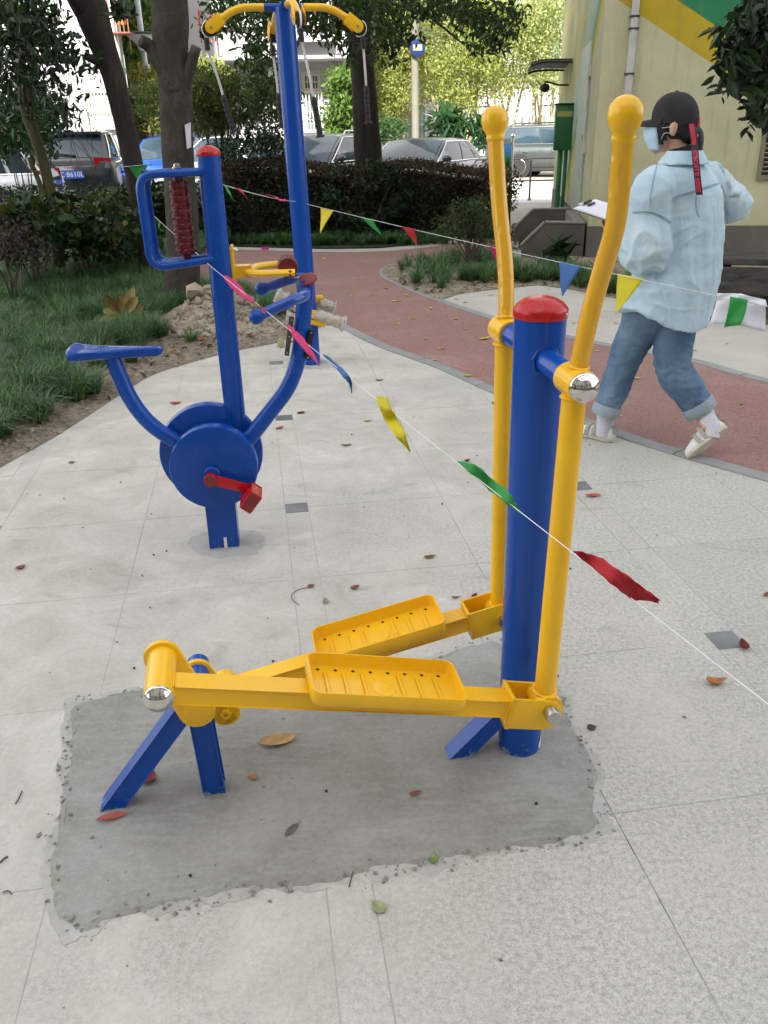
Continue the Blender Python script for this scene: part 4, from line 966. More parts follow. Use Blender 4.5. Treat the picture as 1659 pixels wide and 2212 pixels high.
# awning far along the side
aw = []
s_a = LS-1.2; o_ = C0+SD*s_a
for i, (x0_, y0_) in enumerate(((1140, 154), (1156, 149), (1180, 147), (1221, 147))): aw.append(onp(x0_, y0_, o_, SD))
ab = MB(); ab.tube(spline(aw, 4), .02, 6); 
for k in range(10):
    sft = SD*(-.22*k)
    bx = [p+sft for p in spline(aw, 4)]; b = MB(); b.loft([[p+ZZ*.02, p+SD*.17+ZZ*.02, p+SD*.17, p] for p in bx]); b.build('awning_slat', mat('black awning panel', (.008, .010, .008), .7, var=.2) if k % 2 == 0 else mat('grey awning panel', (.05, .055, .045), .7), cb, smooth=False)
for sft in (.1, -2.05): MB().tube([p+SD*sft-ZZ*.03 for p in spline(aw, 4)], .018, 8).build('awning_frame', BLACK, cb)
cz = onp(1177, 190, C0+SD*5, SD); cw = onp(1206, 184, C0+SD*5, SD)
MB().tube(arc([cw+FD*.3, cw+FD*.02, cz+ZZ*.1, cz+ZZ*.03], .05), .015, 8).build('camera_arm', BLACK, cb); MB().ball(cz, .085, 14, (1, 1, .8)).build('dome_camera', BLACK, cb)
# louvre vent
va, vz0 = fr(1632, 388); _, vz1 = fr(1650, 285); vf = MB(); W_ = .62
for a_, b_ in ((va, va+.05), (va+W_-.05, va+W_)): cbox(vf, a_, b_, -.03, -.002, vz0, vz1)
cbox(vf, va+.051, va+W_-.051, -.03, -.002, vz1-.05, vz1); cbox(vf, va+.051, va+W_-.051, -.03, -.002, vz0, vz0+.05)
vo = vf.build('vent', mat('olive vent frame', (.20, .19, .12), .7, var=.15), cb, smooth=False)
cbox(MB(), va+.05, va+W_-.05, -.006, -.0025, vz0+.05, vz1-.05).build('vent_back', BLACK, vo, smooth=False)
ns = 8
for k in range(ns):
    z = vz0+.06+(vz1-vz0-.12)*(k+.5)/ns; MB().box(Cb(va+W_/2, -.022, z), FD*(W_/2-.052), SD*.017-ZZ*.012, ZZ*.004+SD*.003).build('slat', mat('vent slat', (.24, .235, .17), .6, var=.15), vo, smooth=False)

# entrance steps with two concrete side walls
es = thing('entrance_steps', 'old concrete steps between two sloping side walls at the cream building', 'steps', Cb(-.4, 1, 0))
def cheek(pts, s, th, z0=-.05):
    o = C0+SD*s; P = [onp(x, y, o, SD) for x, y in pts]
    x_l = P[0]; x_r = P[-1]
    poly = [Vector((x_l.x, x_l.y, z0))]+P+[Vector((x_r.x, x_r.y, z0))]
    w_ = MB().prism(poly, SD*th, .008).build('side_wall', CONCD, es, sharp=30)
    c = MB()
    for p, q in zip(P[:-1], P[1:]):
        d = (q-p); u = FD*-d.normalized().z+ZZ*d.normalized().dot(FD)
        c.box((p+q)/2+SD*th/2+u*.012, d*.5, SD*(th/2+.008), u*.010, .004)
    c.build('coping', CONCT, es, smooth=False); return P
cheek([(1127, 532), (1178, 483), (1264, 484)], -.02, .16)
cheek([(1110, 497), (1152, 455), (1229, 453)], 1.75, .16)
for k, (a0_, a1_, z1_) in enumerate(((-.62, -.02, .15), (-.36, -.02, .30), (-.16, -.02, .44))): cbox(MB(), a0_, a1_, .15, 1.74, (.0, .152, .302)[k], z1_, .006).build('step', CONCT, es)

# dark weathered bench by the wall
bp = G(1572, 700); bo = Vector((bp.x, bp.y, 0))
bn = thing('bench', 'dark weathered plank bench with stray yellow leaves behind the walking person', 'bench', bo)
WOODD = mat('dark weathered wood', (.022, .021, .018), .85, c2=(.075, .07, .06), scale=3.5, bump=.6, sc3=(.5, 5, 5), dist=.01)
BU2 = (FD*.985-SD*.17).normalized(); BN2 = Vector((-BU2.y, BU2.x, 0)); zt_ = Y(1600, 560, bo.y).z
def bb_(a0, a1, s0, s1, z0, z1, nm, m, bev=.01): return MB().box(bo+BU2*(a0+a1)/2+BN2*(s0+s1)/2+ZZ*(z0+z1)/2, BU2*(a1-a0)/2, BN2*(s1-s0)/2, ZZ*(z1-z0)/2, bev).build(nm, m, bn)
for k in range(3): bb_(-.25, 1.9, .02+.165*k, .02+.165*k+.158, zt_-.05, zt_+.006*random.uniform(-1, 1), 'seat_plank', WOODD)
for k in range(2): bb_(-.22, 1.87, .0, .035, zt_-.075-.105*(k+1), zt_-.062-.105*k, 'front_plank', WOODD)
for a_ in (-.15, .75, 1.7): bb_(a_, a_+.12, .06, .45, -.05, zt_-.06, 'leg', BLACK)

# ================================================================== STREET FURNITURE
rl = thing('handrail', 'thin black tubular handrail beside the road next to the cream building', 'railing', G(1143, 433))
RLM = mat('black painted tube', (.012, .012, .014), .5); rb = G(1143, 433)
ht = Y(1150, 345, rb.y).z; hm = Y(1147, 393, rb.y).z
for dx in (-5.5, -2.75, 0, 2.4): MB().cyl((rb.x+dx, rb.y, 0), (rb.x+dx, rb.y, ht), .022, seg=10).build('post', RLM, rl)
for z in (ht, hm): MB().cyl((rb.x-5.5, rb.y, z), (rb.x+2.4, rb.y, z+.04), .02, seg=10).build('rail', RLM, rl)
MB().lathe((rb.x, rb.y, 0), (0, 0, 1), [(0, .05), (.02, .05), (.022, .022)], 12).build('base', RLM, rl)
# notice board behind the far grip
nb0 = Y(1063, 372, 19.2); nb1 = Y(1163, 318, 19.2)
nbd = thing('notice_board', 'blue and green notice board on steel posts by the hedge end', 'sign', (nb0.x, 19.2, 0))
zb0, zb1 = Y(1100, 362, 19.2).z, Y(1100, 312, 19.2).z; xa, xb = Y(1055, 330, 19.2).x, Y(1106, 330, 19.2).x
for x in (xa, xb):
    ps = MB().cyl((x, 19.2, 0), (x, 19.2, zb1+.12), .035, seg=12).build('post', STEEL, nbd); MB().ball((x, 19.2, zb1+.16), .05, 12).build('finial', CHROME, ps)
def m_poster():
    m, t, b, n, l = _new('printed landscape panel'); p = pos(n, l); s_ = n.new('ShaderNodeSeparateXYZ'); l.new(p, s_.inputs[0])
    f = mth(n, l, 'ADD', mth(n, l, 'MULTIPLY', mth(n, l, 'SUBTRACT', s_.outputs[2], zb0), 1/(zb1-zb0)), mth(n, l, 'MULTIPLY', mth(n, l, 'SUBTRACT', noise(n, l, p, 7, 5), .5), .6))
    l.new(ramp(n, l, f, [(.15, (.01, .05, .02)), (.4, (.02, .16, .06)), (.5, (.02, .16, .28)), (.8, (.03, .15, .42))]), b.inputs['Base Color']); b.inputs['Roughness'].default_value = .2; return m
MB().abox((xa+.04, 19.17, zb0), (xb-.04, 19.23, zb1)).build('panel', m_poster(), nbd, smooth=False)
MB().abox((xa+.04, 19.16, zb1+.002), (xb-.04, 19.24, zb1+.05)).build('panel_frame', STEEL, nbd, smooth=False); MB().abox((xa+.04, 19.16, zb0-.05), (xb-.04, 19.24, zb0-.002)).build('panel_frame', STEEL, nbd, smooth=False)
# utility pole with a round blue plate
up0 = Y(898, 300, 33); up = thing('utility_pole', 'pale concrete utility pole with a round blue plate among yellow trees', 'pole', (up0.x, 33, 0))
MB().cyl((up0.x, 33, -.05), (up0.x-.1, 33, 14), .14, .10, 18).build('pole', m_conc('pale pole concrete', (.13, .125, .095), (.19, .18, .14), 3), up)
sg = Y(902, 103, 32.7); sr = (Y(902, 103, 32.7)-Y(919, 103, 32.7)).length
dsc = MB().lathe((sg.x, 32.73, sg.z), (0, -1, 0), [(0, sr), (.02, sr), (.022, sr*.93)], 28).build('round_plate', mat('blue sign enamel', (.004, .014, .09), .35), up)
MB().abox((sg.x-.16, 32.695, sg.z-.09), (sg.x+.16, 32.76, sg.z+.1)).build('plate_label', mat('pale sign panel', (.20, .21, .16), .5), dsc, smooth=False)
# street lamp between the trunks
lp0 = Y(316, 150, 27); lp = thing('street_lamp', 'grey steel street lamp with a flared lamp hood between the two trunks', 'street lamp', (lp0.x, 27, 0))
MB().cyl((lp0.x, 27, 0), (lp0.x-.05, 27, 13), .085, .07, 16).build('pole', mat('galvanised steel', (.42, .44, .46), .4, .4, var=.1), lp)
MB().lathe((lp0.x, 27, 0), (0, 0, 1), [(Y(318, 165, 27).z, .12), (Y(318, 140, 27).z, .12), (Y(318, 138, 27).z, .086)], 16).build('pole_base', mat('galvanised steel', (0, 0, 0)), lp)
lz0, lz1 = Y(310, 98, 27).z, Y(310, 78, 27).z
MB().lathe((lp0.x+.02, 26.85, 0), (0, 0, 1), [(lz0-.15, .12), (lz0, .16), (lz1, .42)], 22).build('lamp_shade', mat('frosted lamp glass', (.55, .55, .52), .3), lp)
MB().lathe((lp0.x+.02, 26.85, 0), (0, 0, 1), [(lz1+.002, .43), (lz1+.04, .46), (lz1+.08, .3), (lz1+.12, .02)], 22).build('lamp_hood', DGREY, lp)

# ================================================================== CARS
CGL = mat('car window glass', (.030, .050, .066), .03, var=.4, scale=1, spec=.5)
TYRE = mat('tyre rubber', (.015, .015, .015), .85, var=.2, scale=20); RIMM = mat('alloy rim', (.50, .50, .51), .25, .9)
TRIM = mat('bright window trim', (.66, .66, .66), .15, 1); LAMPR = mat('red tail lamp', (.28, .006, .008), .12, coat=.6); LAMPW = mat('clear head lamp', (.60, .62, .63), .08, .4, coat=.6)
def paint(name, c, met=.35): return mat(name, c, .32, 0 if max(c) < .06 else met, var=.04, scale=2, coat=.6, spec=.4)
def smoothst(xs, ys, x):
    for i in range(len(xs)-1):
        if x <= xs[i+1]:
            t = (x-xs[i])/(xs[i+1]-xs[i]); return ys[i]*(1-t)+ys[i+1]*t
    return ys[-1]
def car(name, label, pos_, head, pm, L=4.8, Wd=1.85, H=1.45, belt=.92, kind='sedan', plate=None, rail=False, group='cars parked beyond the hedge', reds=True):
    """x runs from the nose (+L/2) to the tail (-L/2); head: angle of the nose from +X"""
    c = thing(name, label, 'car', pos_, group)
    ca, sa = math.cos(head), math.sin(head); P0 = Vector(pos_)
    def w3(x, y, z): return P0+Vector((x*ca-y*sa, x*sa+y*ca, z))
    hw = Wd/2; suv = kind == 'suv'
    if suv: gx = dict(f0=.20*L, f1=.02*L, r1=-.40*L, r0=-.475*L); hood = .98*belt+.02
    elif kind == 'wagon': gx = dict(f0=.21*L, f1=.03*L, r1=-.36*L, r0=-.455*L); hood = .93*belt
    else: gx = dict(f0=.22*L, f1=.045*L, r1=-.20*L, r0=-.37*L); hood = .92*belt
    xs = [L*.5, L*.485, L*.45, L*.38, gx['f0'], 0, gx['r1'], gx['r0'], -L*.455, -L*.485, -L*.5]
    tail = belt+(.03 if kind != 'sedan' else .06)
    zt = [hood*.62, hood*.74, hood*.86, hood*.94, belt-.01, belt, belt+.02, tail, tail-(.01 if kind == 'sedan' else .02), tail*.93 if kind == 'sedan' else tail*.97, tail*.72]
    wt = [.62, .80, .91, .97, .99, 1, 1, .97, .93, .88, .78]; zb = [.34, .25, .22, .20, .18, .18, .18, .2, .24, .28, .36]
    rings = []
    order = sorted(range(len(xs)), key=lambda i: xs[i]); X = [xs[i] for i in order]; ZT = [zt[i] for i in order]; WT = [wt[i] for i in order]; ZB = [zb[i] for i in order]
    N = 34
    for i in range(N+1):
        x = -L/2+L*(.5-.5*math.cos(math.pi*i/N)); a, wv, b_ = smoothst(X, ZT, x), smoothst(X, WT, x)*hw, smoothst(X, ZB, x)
        h = a-b_; half = [(0, b_), (wv*.80, b_), (wv*.95, b_+h*.12), (wv*1.0, b_+h*.42), (wv*.985, b_+h*.68), (wv*.965, b_+h*.84), (wv*.91, b_+h*.965), (wv*.80, a), (wv*.4, a+.018)]
        ring = [w3(x, y, z) for y, z in half]+[w3(x, 0, a+.022)]+[w3(x, -y, z) for y, z in half[:0:-1]]; rings.append(ring)
    body = MB().loft(rings).build('body', pm, c, sharp=50)
    # cabin
    bz = belt-.005; rz = H; wb = hw*.93; wr = hw*.70 if not suv else hw*.74
    def panel(a, b_, c_, d, s0, s1, t0, t1, off, bulge, nm, m, par, nx=8, ny=5, out=None):
        V = []; nn = (b_-a).cross(d-a).normalized()
        if out is not None and nn.dot(out) < 0: nn = -nn
        for j in range(ny+1):
            for i in range(nx+1):
                s = s0+(s1-s0)*i/nx; t = t0+(t1-t0)*j/ny; p = (a*(1-s)+b_*s)*(1-t)+(d*(1-s)+c_*s)*t
                V.append(p+nn*(off+bulge*(1-(2*s-1)**2)*.6+bulge*(1-(2*t-1)**2)*.5))
        k = nx+1; F = [(j*k+i, j*k+i+1, (j+1)*k+i+1, (j+1)*k+i) for j in range(ny) for i in range(nx)]
        b = MB(); b.add(V, F)
        Vb = [Vector(v)-nn*.006 for v in V]; K = len(V); b.add(Vb, [f[::-1] for f in F])
        edge = [i for i in range(k)]+[j*k+nx for j in range(1, ny+1)]+[ny*k+i for i in range(nx-1, -1, -1)]+[j*k for j in range(ny-1, 0, -1)]
        b.F += [(edge[i], edge[(i+1) % len(edge)], edge[(i+1) % len(edge)]+K, edge[i]+K) for i in range(len(edge))]
        return b.build(nm, m, par, sharp=40)
    f0, f1, r1, r0 = gx['f0'], gx['f1'], gx['r1'], gx['r0']
    FB = [w3(f0, wb*.90, bz), w3(f0, -wb*.90, bz)]; FT = [w3(f1, wr, rz-.05), w3(f1, -wr, rz-.05)]; RT = [w3(r1, wr, rz-.06), w3(r1, -wr, rz-.06)]; RB = [w3(r0, wb*.86, bz+.01), w3(r0, -wb*.86, bz+.01)]
    fw_, sd_ = w3(1, 0, 0)-w3(0, 0, 0), w3(0, 1, 0)-w3(0, 0, 0)
    panel(FB[1], FB[0], FT[0], FT[1], 0, 1, 0, 1, -.012, .06, 'windscreen_frame', pm, c, out=fw_); panel(FB[1], FB[0], FT[0], FT[1], .045, .955, .03, .95, 0, .06, 'windscreen', CGL, c, out=fw_)
    panel(RB[0], RB[1], RT[1], RT[0], 0, 1, 0, 1, -.012, .05, 'rear_window_frame', pm, c, out=-fw_); panel(RB[0], RB[1], RT[1], RT[0], .07, .93, .12, .90, 0, .05, 'rear_window', CGL, c, out=-fw_)
    # roof: a shallow dome joining the four top corners
    rf = []
    for i in range(11):
        t = i/10; x = f1*(1-t)+r1*t; zz = rz-.05-.01*t+.055*(1-(2*t-1)**2)**.7
        rf.append([w3(x, wr*math.cos(a), zz-.05+.05*math.sin(a)**.6 if math.sin(a) > 1e-6 else zz-.05) for a in np.linspace(0, math.pi, 11)]+[w3(x, -wr*.9, rz-.12), w3(x, wr*.9, rz-.12)])
    MB().loft(rf).build('roof', pm, c, sharp=50)
    for sg_, A, B_, C_, D in ((1, FB[0], RB[0], RT[0], FT[0]), (-1, FB[1], RB[1], RT[1], FT[1])):
        o_ = sd_*sg_; panel(A, B_, C_, D, 0, 1, -.02, 1, -.012, .05, 'side_frame', pm, c, out=o_)
        cuts = ((.03, .47), (.50, .80), (.825, .95)) if kind != 'sedan' else ((.03, .50), (.53, .82), (.84, .93))
        for s0, s1 in cuts: panel(A, B_, C_, D, s0, s1, .06, .90, 0, .05, 'side_window', CGL, c, out=o_)
        def sp_(s, t, off=.022):
            p = (A*(1-s)+B_*s)*(1-t)+(D*(1-s)+C_*s)*t; nn = (B_-A).cross(D-A).normalized(); nn = nn if nn.dot(o_) > 0 else -nn
            return p+nn*(off+.05*(1-(2*s-1)**2)*.6+.05*(1-(2*t-1)**2)*.5-.01)
        MB().tube([sp_(s, .03) for s in np.linspace(.02, .96, 12)], .011, 6).build('window_trim', TRIM, c)
        MB().tube([sp_(.015, t) for t in np.linspace(.03, .93, 6)]+[sp_(s, .93) for s in np.linspace(.03, .96, 12)]+[sp_(.965, t) for t in np.linspace(.9, .03, 6)], .010, 6).build('window_trim', TRIM, c)
        mp = w3(f0-.10, sg_*(hw+.07), bz+.10); mo = MB().ball(mp, .11, 14, (.55+.45*abs(sa), .55+.45*abs(ca), .62)).build('wing_mirror', pm if not suv else pm, c); MB().tube([w3(f0-.10, sg_*(hw*.9), bz), mp], .025, 8).build('mirror_stalk', BLACK, mo)
        for x in (.0, -.22*L): MB().box(w3(x-.12, sg_*(hw*.985+.012), belt*.78), (w3(.085, 0, 0)-w3(0, 0, 0)), sd_*.012, ZZ*.014, .006).build('door_handle', TRIM if kind != 'suv' else pm, c)
        for x in (.17*L, -.055*L, -.29*L):
            gv = [w3(x, sg_*(hw*y_+.0035), z) for y_, z in ((.998, .30), (1.0, belt*.55), (.985, belt*.74), (.965, belt*.88))]; MB().tube(gv, .0045, 4).build('door_gap', BLACK, c)
        MB().box(w3(0, sg_*(hw*.97), .24), fw_*(L*.27), sd_*.03, ZZ*.05, .01).build('sill', BLACK if suv else pm, c)
        if rail: MB().tube(arc([w3(f1-.1, sg_*wr*.96, rz-.045), w3(f1-.2, sg_*wr*.96, rz+.045), w3(r1+.25, sg_*wr*.96, rz+.03), w3(r1+.1, sg_*wr*.96, rz-.05)], .08), .016, 8).build('roof_rail', TRIM if not suv else BLACK, c)
        for xw in (.30*L, -.285*L):
            R = .345 if suv else .325
            MB().lathe(w3(xw, sg_*(hw*.72), R), sd_*sg_, [(0, R+.07), (hw*.285, R+.055)], 30).build('wheel_well', BLACK, c)
            wl = MB().lathe(w3(xw, sg_*(hw*.80), R), sd_*sg_, [(0, R*.7), (.01, R*.97), (.06, R), (.17, R), (.205, R*.95), (.212, R*.72), (.19, R*.70)], 32).build('wheel', TYRE, c, sharp=40)
            MB().lathe(w3(xw, sg_*(hw*.80), R), sd_*sg_, [(.1, R*.70), (.195, R*.70), (.2, R*.66), (.14, R*.64)], 28).build('rim', RIMM, wl)
            for k in range(5):
                a = 2*math.pi*k/5+.3; dv = fw_*math.cos(a)+ZZ*math.sin(a); tv = fw_*-math.sin(a)+ZZ*math.cos(a)
                MB().box(w3(xw, sg_*(hw*.80+.185), R)+dv*R*.34, dv*R*.34, tv*.026, sd_*.008, .004).build('rim_spoke', RIMM, wl)
        # lamps
        hz = hood*.80; MB().box(w3(L*.455, sg_*hw*.70, hz), (fw_*.07-sd_*sg_*.0), sd_*.16-fw_*sg_*.04, ZZ*.055, .02).build('headlight', LAMPW, c)
        tz = tail*.86 if not suv else belt*1.0
        MB().box(w3(-L*.472, sg_*hw*.66, tz), fw_*.040, sd_*.15+fw_*sg_*.035, ZZ*.055+fw_*.008, .02).build('tail_lamp', LAMPR, c)
        MB().box(w3(-L*.492, sg_*hw*.55, .42), fw_*.02, sd_*.10, ZZ*.022, .006).build('reflector', LAMPR, c)
    MB().box(w3(L*.495, 0, hood*.62), fw_*.012, sd_*hw*.42, ZZ*.09, .01).build('grille', BLACK, c)
    for k in range(3): MB().box(w3(L*.509, 0, hood*.62-.05+.05*k), fw_*.003, sd_*hw*.40, ZZ*.008).build('grille_bar', TRIM, c, smooth=False)
    MB().box(w3(L*.492, 0, .38), fw_*.02, sd_*hw*.6, ZZ*.07, .01).build('bumper_intake', BLACK, c)
    MB().box(w3(-L*.487, 0, .34), fw_*.025, sd_*hw*.66, ZZ*.07, .015).build('bumper_skirt', DGREY, c)
    if kind != 'sedan':
        MB().box(w3(r1-.05, 0, rz-.07), fw_*.13, sd_*wr*.92, ZZ*.018, .008).build('spoiler', pm, c)
        MB().box(w3(-L*.492, 0, belt*.90), fw_*.012, sd_*hw*.50, ZZ*.03, .006).build('chrome_strip', TRIM, c)
        MB().box(w3(-L*.50, 0, .53), fw_*.010, sd_*hw*.62, ZZ*.015, .004).build('chrome_strip', TRIM, c)
        MB().box(w3(r0-.0, .12, bz+.16), fw_*.012, sd_*.24+ZZ*.03, ZZ*.012).build('wiper', BLACK, c)
    else: MB().box(w3(-L*.485, 0, tail*.86), fw_*.012, sd_*hw*.45, ZZ*.012, .004).build('chrome_strip', TRIM, c)
    for sg_ in (-1, 1): MB().box(w3(-L*.495, sg_*hw*.58, .25), fw_*.05, sd_*.075, ZZ*.025, .012).build('exhaust_tip', TRIM, c)
    pb = mat('blue plate enamel', (.03, .12, .50), .4)
    for xx, zz, ax in ((-L*.502, belt*.79 if kind != 'sedan' else tail*.62, -1), (L*.512, .45, 1)):
        pl = MB().box(w3(xx+ax*.012, 0, zz), fw_*.006, sd_*.22, ZZ*.07, .004).build('number_plate', pb, c)
        if plate and ax < 0:
            cu = bpy.data.curves.new('plate_text', 'FONT'); cu.body = plate; cu.size = .135; cu.align_x = 'CENTER'; cu.align_y = 'CENTER'; cu.extrude = .001; cu.resolution_u = 3
            to = bpy.data.objects.new('plate_text', cu); COL.objects.link(to); bpy.context.view_layer.update()
            me = bpy.data.meshes.new_from_object(to.evaluated_get(bpy.context.evaluated_depsgraph_get())); bpy.data.objects.remove(to)
            xd, zd, nd = -sd_*1, ZZ, fw_*-1
            ctr = w3(xx+ax*.0200, 0, zz); rt_ = nd.cross(ZZ)*-1
            for v in me.vertices: v.co = ctr+rt_*v.co.x+ZZ*v.co.y+nd*(v.co.z+.0005)-ORG[c]
            t_o = link('plate_text', me, pl, WHITE)
    return c
def at_px(px, yy): return Vector((Y(px, 380, yy).x, yy, 0))
car('parked_car', 'dark grey estate car with silver roof rails parked behind the dark trunk', Vector((Y(711, 339, 18.6).x-.28, 18.6+1.34, 0)), R_(245), paint('dark grey car paint', (.035, .037, .042)), 4.75, 1.84, 1.50, .93, 'wagon', rail=True)
car('parked_car', 'dark navy saloon car with chrome window line parked behind the hedge', Vector((Y(948, 352, 18.6).x-.28, 18.6+1.34, 0)), R_(243), paint('navy car paint', (.022, .026, .045)), 4.85, 1.86, 1.38, .89, 'sedan')
car('parked_car', 'grey green off-roader seen from the side beyond the handrail', at_px(1185, 31.0)+Vector((.55, .2, 0)), R_(-24), paint('grey green car paint', (.058, .068, .068)), 4.7, 1.9, 1.66, 1.02, 'suv', rail=True)
car('parked_car', 'black off-roader seen from behind with a blue number plate', Vector((Y(153, 360, 18.2).x-.48, 18.2+2.25, 0)), R_(102), paint('black car paint', (.012, .016, .020)), 4.6, 1.86, 1.66, 1.05, 'suv', plate='C\u00b78610L')
car('parked_car', 'white hatchback half hidden by the broad leaved shrubs', Vector((Y(96, 380, 15.9).x-2.15, 16.3, 0)), R_(188), paint('white car paint', (.75, .75, .77), 0), 4.3, 1.8, 1.46, .92, 'suv')
car('parked_car', 'bright blue small car facing out between the two brown trunks', at_px(325, 22.0)+Vector((.1, 1.9, 0)), R_(268), paint('bright blue car paint', (.02, .10, .42)), 4.0, 1.72, 1.5, .94, 'suv')
car('parked_car', 'white car behind the fine leaved shrub left of the tall pole', at_px(480, 19.6)+Vector((0, 1.2, 0)), R_(245), paint('white car paint', (0, 0, 0)), 4.4, 1.78, 1.5, .94, 'wagon')

# ================================================================== TREES AND SHRUBS
def m_bark(name, c1, c2, c3, s=9, stretch=.3, bmp=.9):
    m, t, b, n, l = _new(name); p = pos(n, l, (1, 1, stretch))
    a = noise(n, l, p, s, 8, .72, .6); big = noise(n, l, pos(n, l), 1.6, 4, .6)
    c = ramp(n, l, a, [(.3, c1), (.5, c2), (.72, c3)]); c = mixc(n, l, ramp(n, l, big, [(.45, (0, 0, 0)), (.7, (.6, .6, .6))]), c, tuple(x*.55 for x in c2))
    hz = noise(n, l, pos(n, l, (1, 1, 5)), 5, 4, .6, .3)
    l.new(c, b.inputs['Base Color']); b.inputs['Roughness'].default_value = .92; bumpn(n, l, b, mixc(n, l, .4, a, hz), bmp, .02); return m
BARKA = m_bark('smooth grey brown bark', (.028, .023, .017), (.052, .044, .034), (.088, .076, .060), 11, .6)
BARKB = m_bark('dark furrowed bark', (.016, .013, .010), (.036, .030, .024), (.065, .055, .044), 10, .16)
BARKM = m_bark('mossy bark', (.045, .05, .022), (.085, .085, .035), (.15, .125, .075), 9, .4)
BARKP = m_bark('pale stems', (.30, .26, .17), (.42, .37, .25), (.52, .47, .34), 8, .3, .4)
TWIG = m_bark('grey twig', (.05, .042, .032), (.09, .078, .06), (.14, .12, .095), 20, .4, .4)
def wob(pts, rad, seed, amp=.02, n=7, seg=20):
    r = np.random.default_rng(seed); P = spline(pts, n); k = len(P); R = [float(np.interp(i/(k-1), np.linspace(0, 1, len(rad)), rad)) for i in range(k)]
    b = MB(); x = len(b.V); b.tube(P, R, seg)
    ph = r.random(4)*6; V = []
    for i, v in enumerate(b.V):
        c = P[min(k-1, i//seg)]; d = Vector(v)-c; a = i % seg/seg*2*math.pi; z = c.z+c.x
        V.append(tuple(c+d*(1+amp*3*(math.sin(2*a+z*2+ph[0])*.5+math.sin(3*a-z*3.1+ph[1])*.4+math.sin(5*a+z*7+ph[2])*.25+.3*math.sin(z*13+ph[3])))))
    b.V = V; return b
def limb(parent, pts, rad, seed, m, nm='limb', amp=.02, seg=10): return wob(pts, rad, seed, amp, 6, seg).build(nm, m, parent, sharp=None)
DARKL = leafmat('dark glossy leaf', [(.008, .020, .009), (.012, .030, .012), (.020, .045, .016), (.032, .065, .018)], .35, .22)
CAMPH = leafmat('camphor leaf', [(.012, .028, .010), (.020, .045, .014), (.034, .070, .018), (.07, .11, .022)], .35, .34)
YELL = leafmat('yellow green leaf', [(.24, .29, .08), (.30, .34, .11), (.36, .39, .14), (.42, .42, .16), (.27, .33, .10), (.19, .25, .07)], .6, .5)
FRESH = leafmat('fresh green leaf', [(.05, .11, .022), (.09, .17, .03), (.14, .22, .04), (.07, .13, .03)], .5, .4)
OLIVE = leafmat('olive maple leaf', [(.022, .045, .010), (.040, .070, .013), (.070, .100, .018), (.10, .11, .020)], .5, .38)
BROAD = leafmat('broad shrub leaf', [(.010, .030, .012), (.016, .045, .016), (.026, .065, .020), (.05, .09, .02), (.014, .038, .014), (.018, .05, .018), (.13, .10, .015)], .4, .25)
HEDG = leafmat('hedge leaf', [(.015, .027, .014), (.025, .042, .018), (.037, .058, .021), (.052, .066, .025)], .5, .15)
HEDR = leafmat('red brown young hedge leaf', [(.050, .024, .017), (.080, .033, .022), (.035, .030, .016), (.10, .042, .028), (.028, .034, .015)], .5, .2)
BUSHL = leafmat('dense bush leaf', [(.010, .026, .013), (.016, .040, .017), (.024, .055, .022), (.035, .065, .024)], .38, .15)
def crown(parent, pts, size, m, nm='crown', **k):
    V, F = leaves(pts, size, **k); return setmesh(nm, V, F, m, parent)
def px_clumps(regs, y0, y1):
    """clump centres: (px, py, rx, ry, count) regions seen in the photograph spread over a depth y0..y1"""
    C = []
    for px, py, rx, ry, k in regs:
        for _ in range(k):
            a, r = random.random()*6.283, math.sqrt(random.random()); C.append(tuple(Y(px+rx*r*math.cos(a), py+ry*r*math.sin(a), random.uniform(y0, y1))))
    return C

# --- big grey-brown trunk
b1 = Y(397, 672, 8.05); t1 = thing('broadleaf_tree', 'thick grey brown trunk with two sawn stubs and a paper notice', 'tree', (b1.x, 8.05, 0))
ax1 = [(b1.x-.01, 8.05, -.08), (b1.x-.005, 8.05, .12)]+[tuple(Y(x, y, 8.05)) for x, y in ((396, 540), (388, 400), (382, 290), (378, 190), (369, 90), (365, 0))]+[(Y(365, 0, 8.05).x-.05, 8.1, 3.4), (Y(365, 0, 8.05).x-.1, 8.1, 4.6)]
wob(ax1, [.215, .172, .155, .143, .140, .142, .140, .150, .150, .13, .12], 4, .012, 8, 32).build('trunk', BARKA, t1, sharp=None)
s1_, s2_ = Y(395, 175, 8.0), Y(418, 103, 7.95); limb(t1, [s1_+Vector((-.06, .04, -.13)), s1_+Vector((.02, 0, -.01)), Y(424, 101, 7.95)], [.085, .062, .046, .042], 5, BARKA, 'branch_stub', .015, 16)
s1_, s2_ = Y(355, 150, 8.0), Y(304, 88, 7.95); limb(t1, [s1_+Vector((.09, .05, -.13)), s1_+Vector((-.01, 0, .0)), Y(325, 103, 8.0), s2_], [.085, .068, .052, .046], 6, BARKA, 'branch_stub', .02, 16)
k_ = Y(372, 183, 7.92); MB().lathe(k_+Vector((0, .03, 0)), (0, -1, .15), [(0, .085), (.03, .070), (.045, .045), (.045, .032), (.02, .02)], 16).build('knot', BARKA, t1)
tp = Vector((Y(365, 0, 8.05).x-.1, 8.1, 4.5)); CL = []
for k in range(7):
    a = k*.9+.3; e = tp+Vector((math.cos(a)*random.uniform(1.2, 2.6), math.sin(a)*random.uniform(1.0, 2.0), random.uniform(1.0, 2.6))); limb(t1, [tp-ZZ*.2, tp.lerp(e, .5)+ZZ*.25, e], [.08, .05, .02], 30+k, BARKA)
    CL += [tuple(e+Vector(v)) for v in rng.normal(size=(16, 3))*[.75, .7, .5]]
crown(t1, clumps(CL, .42, 34), .12, CAMPH, hang=.3)
pp_ = thing('paper_notice', 'white paper notice pinned to the thick trunk', 'notice', Y(407, 295, 7.9))
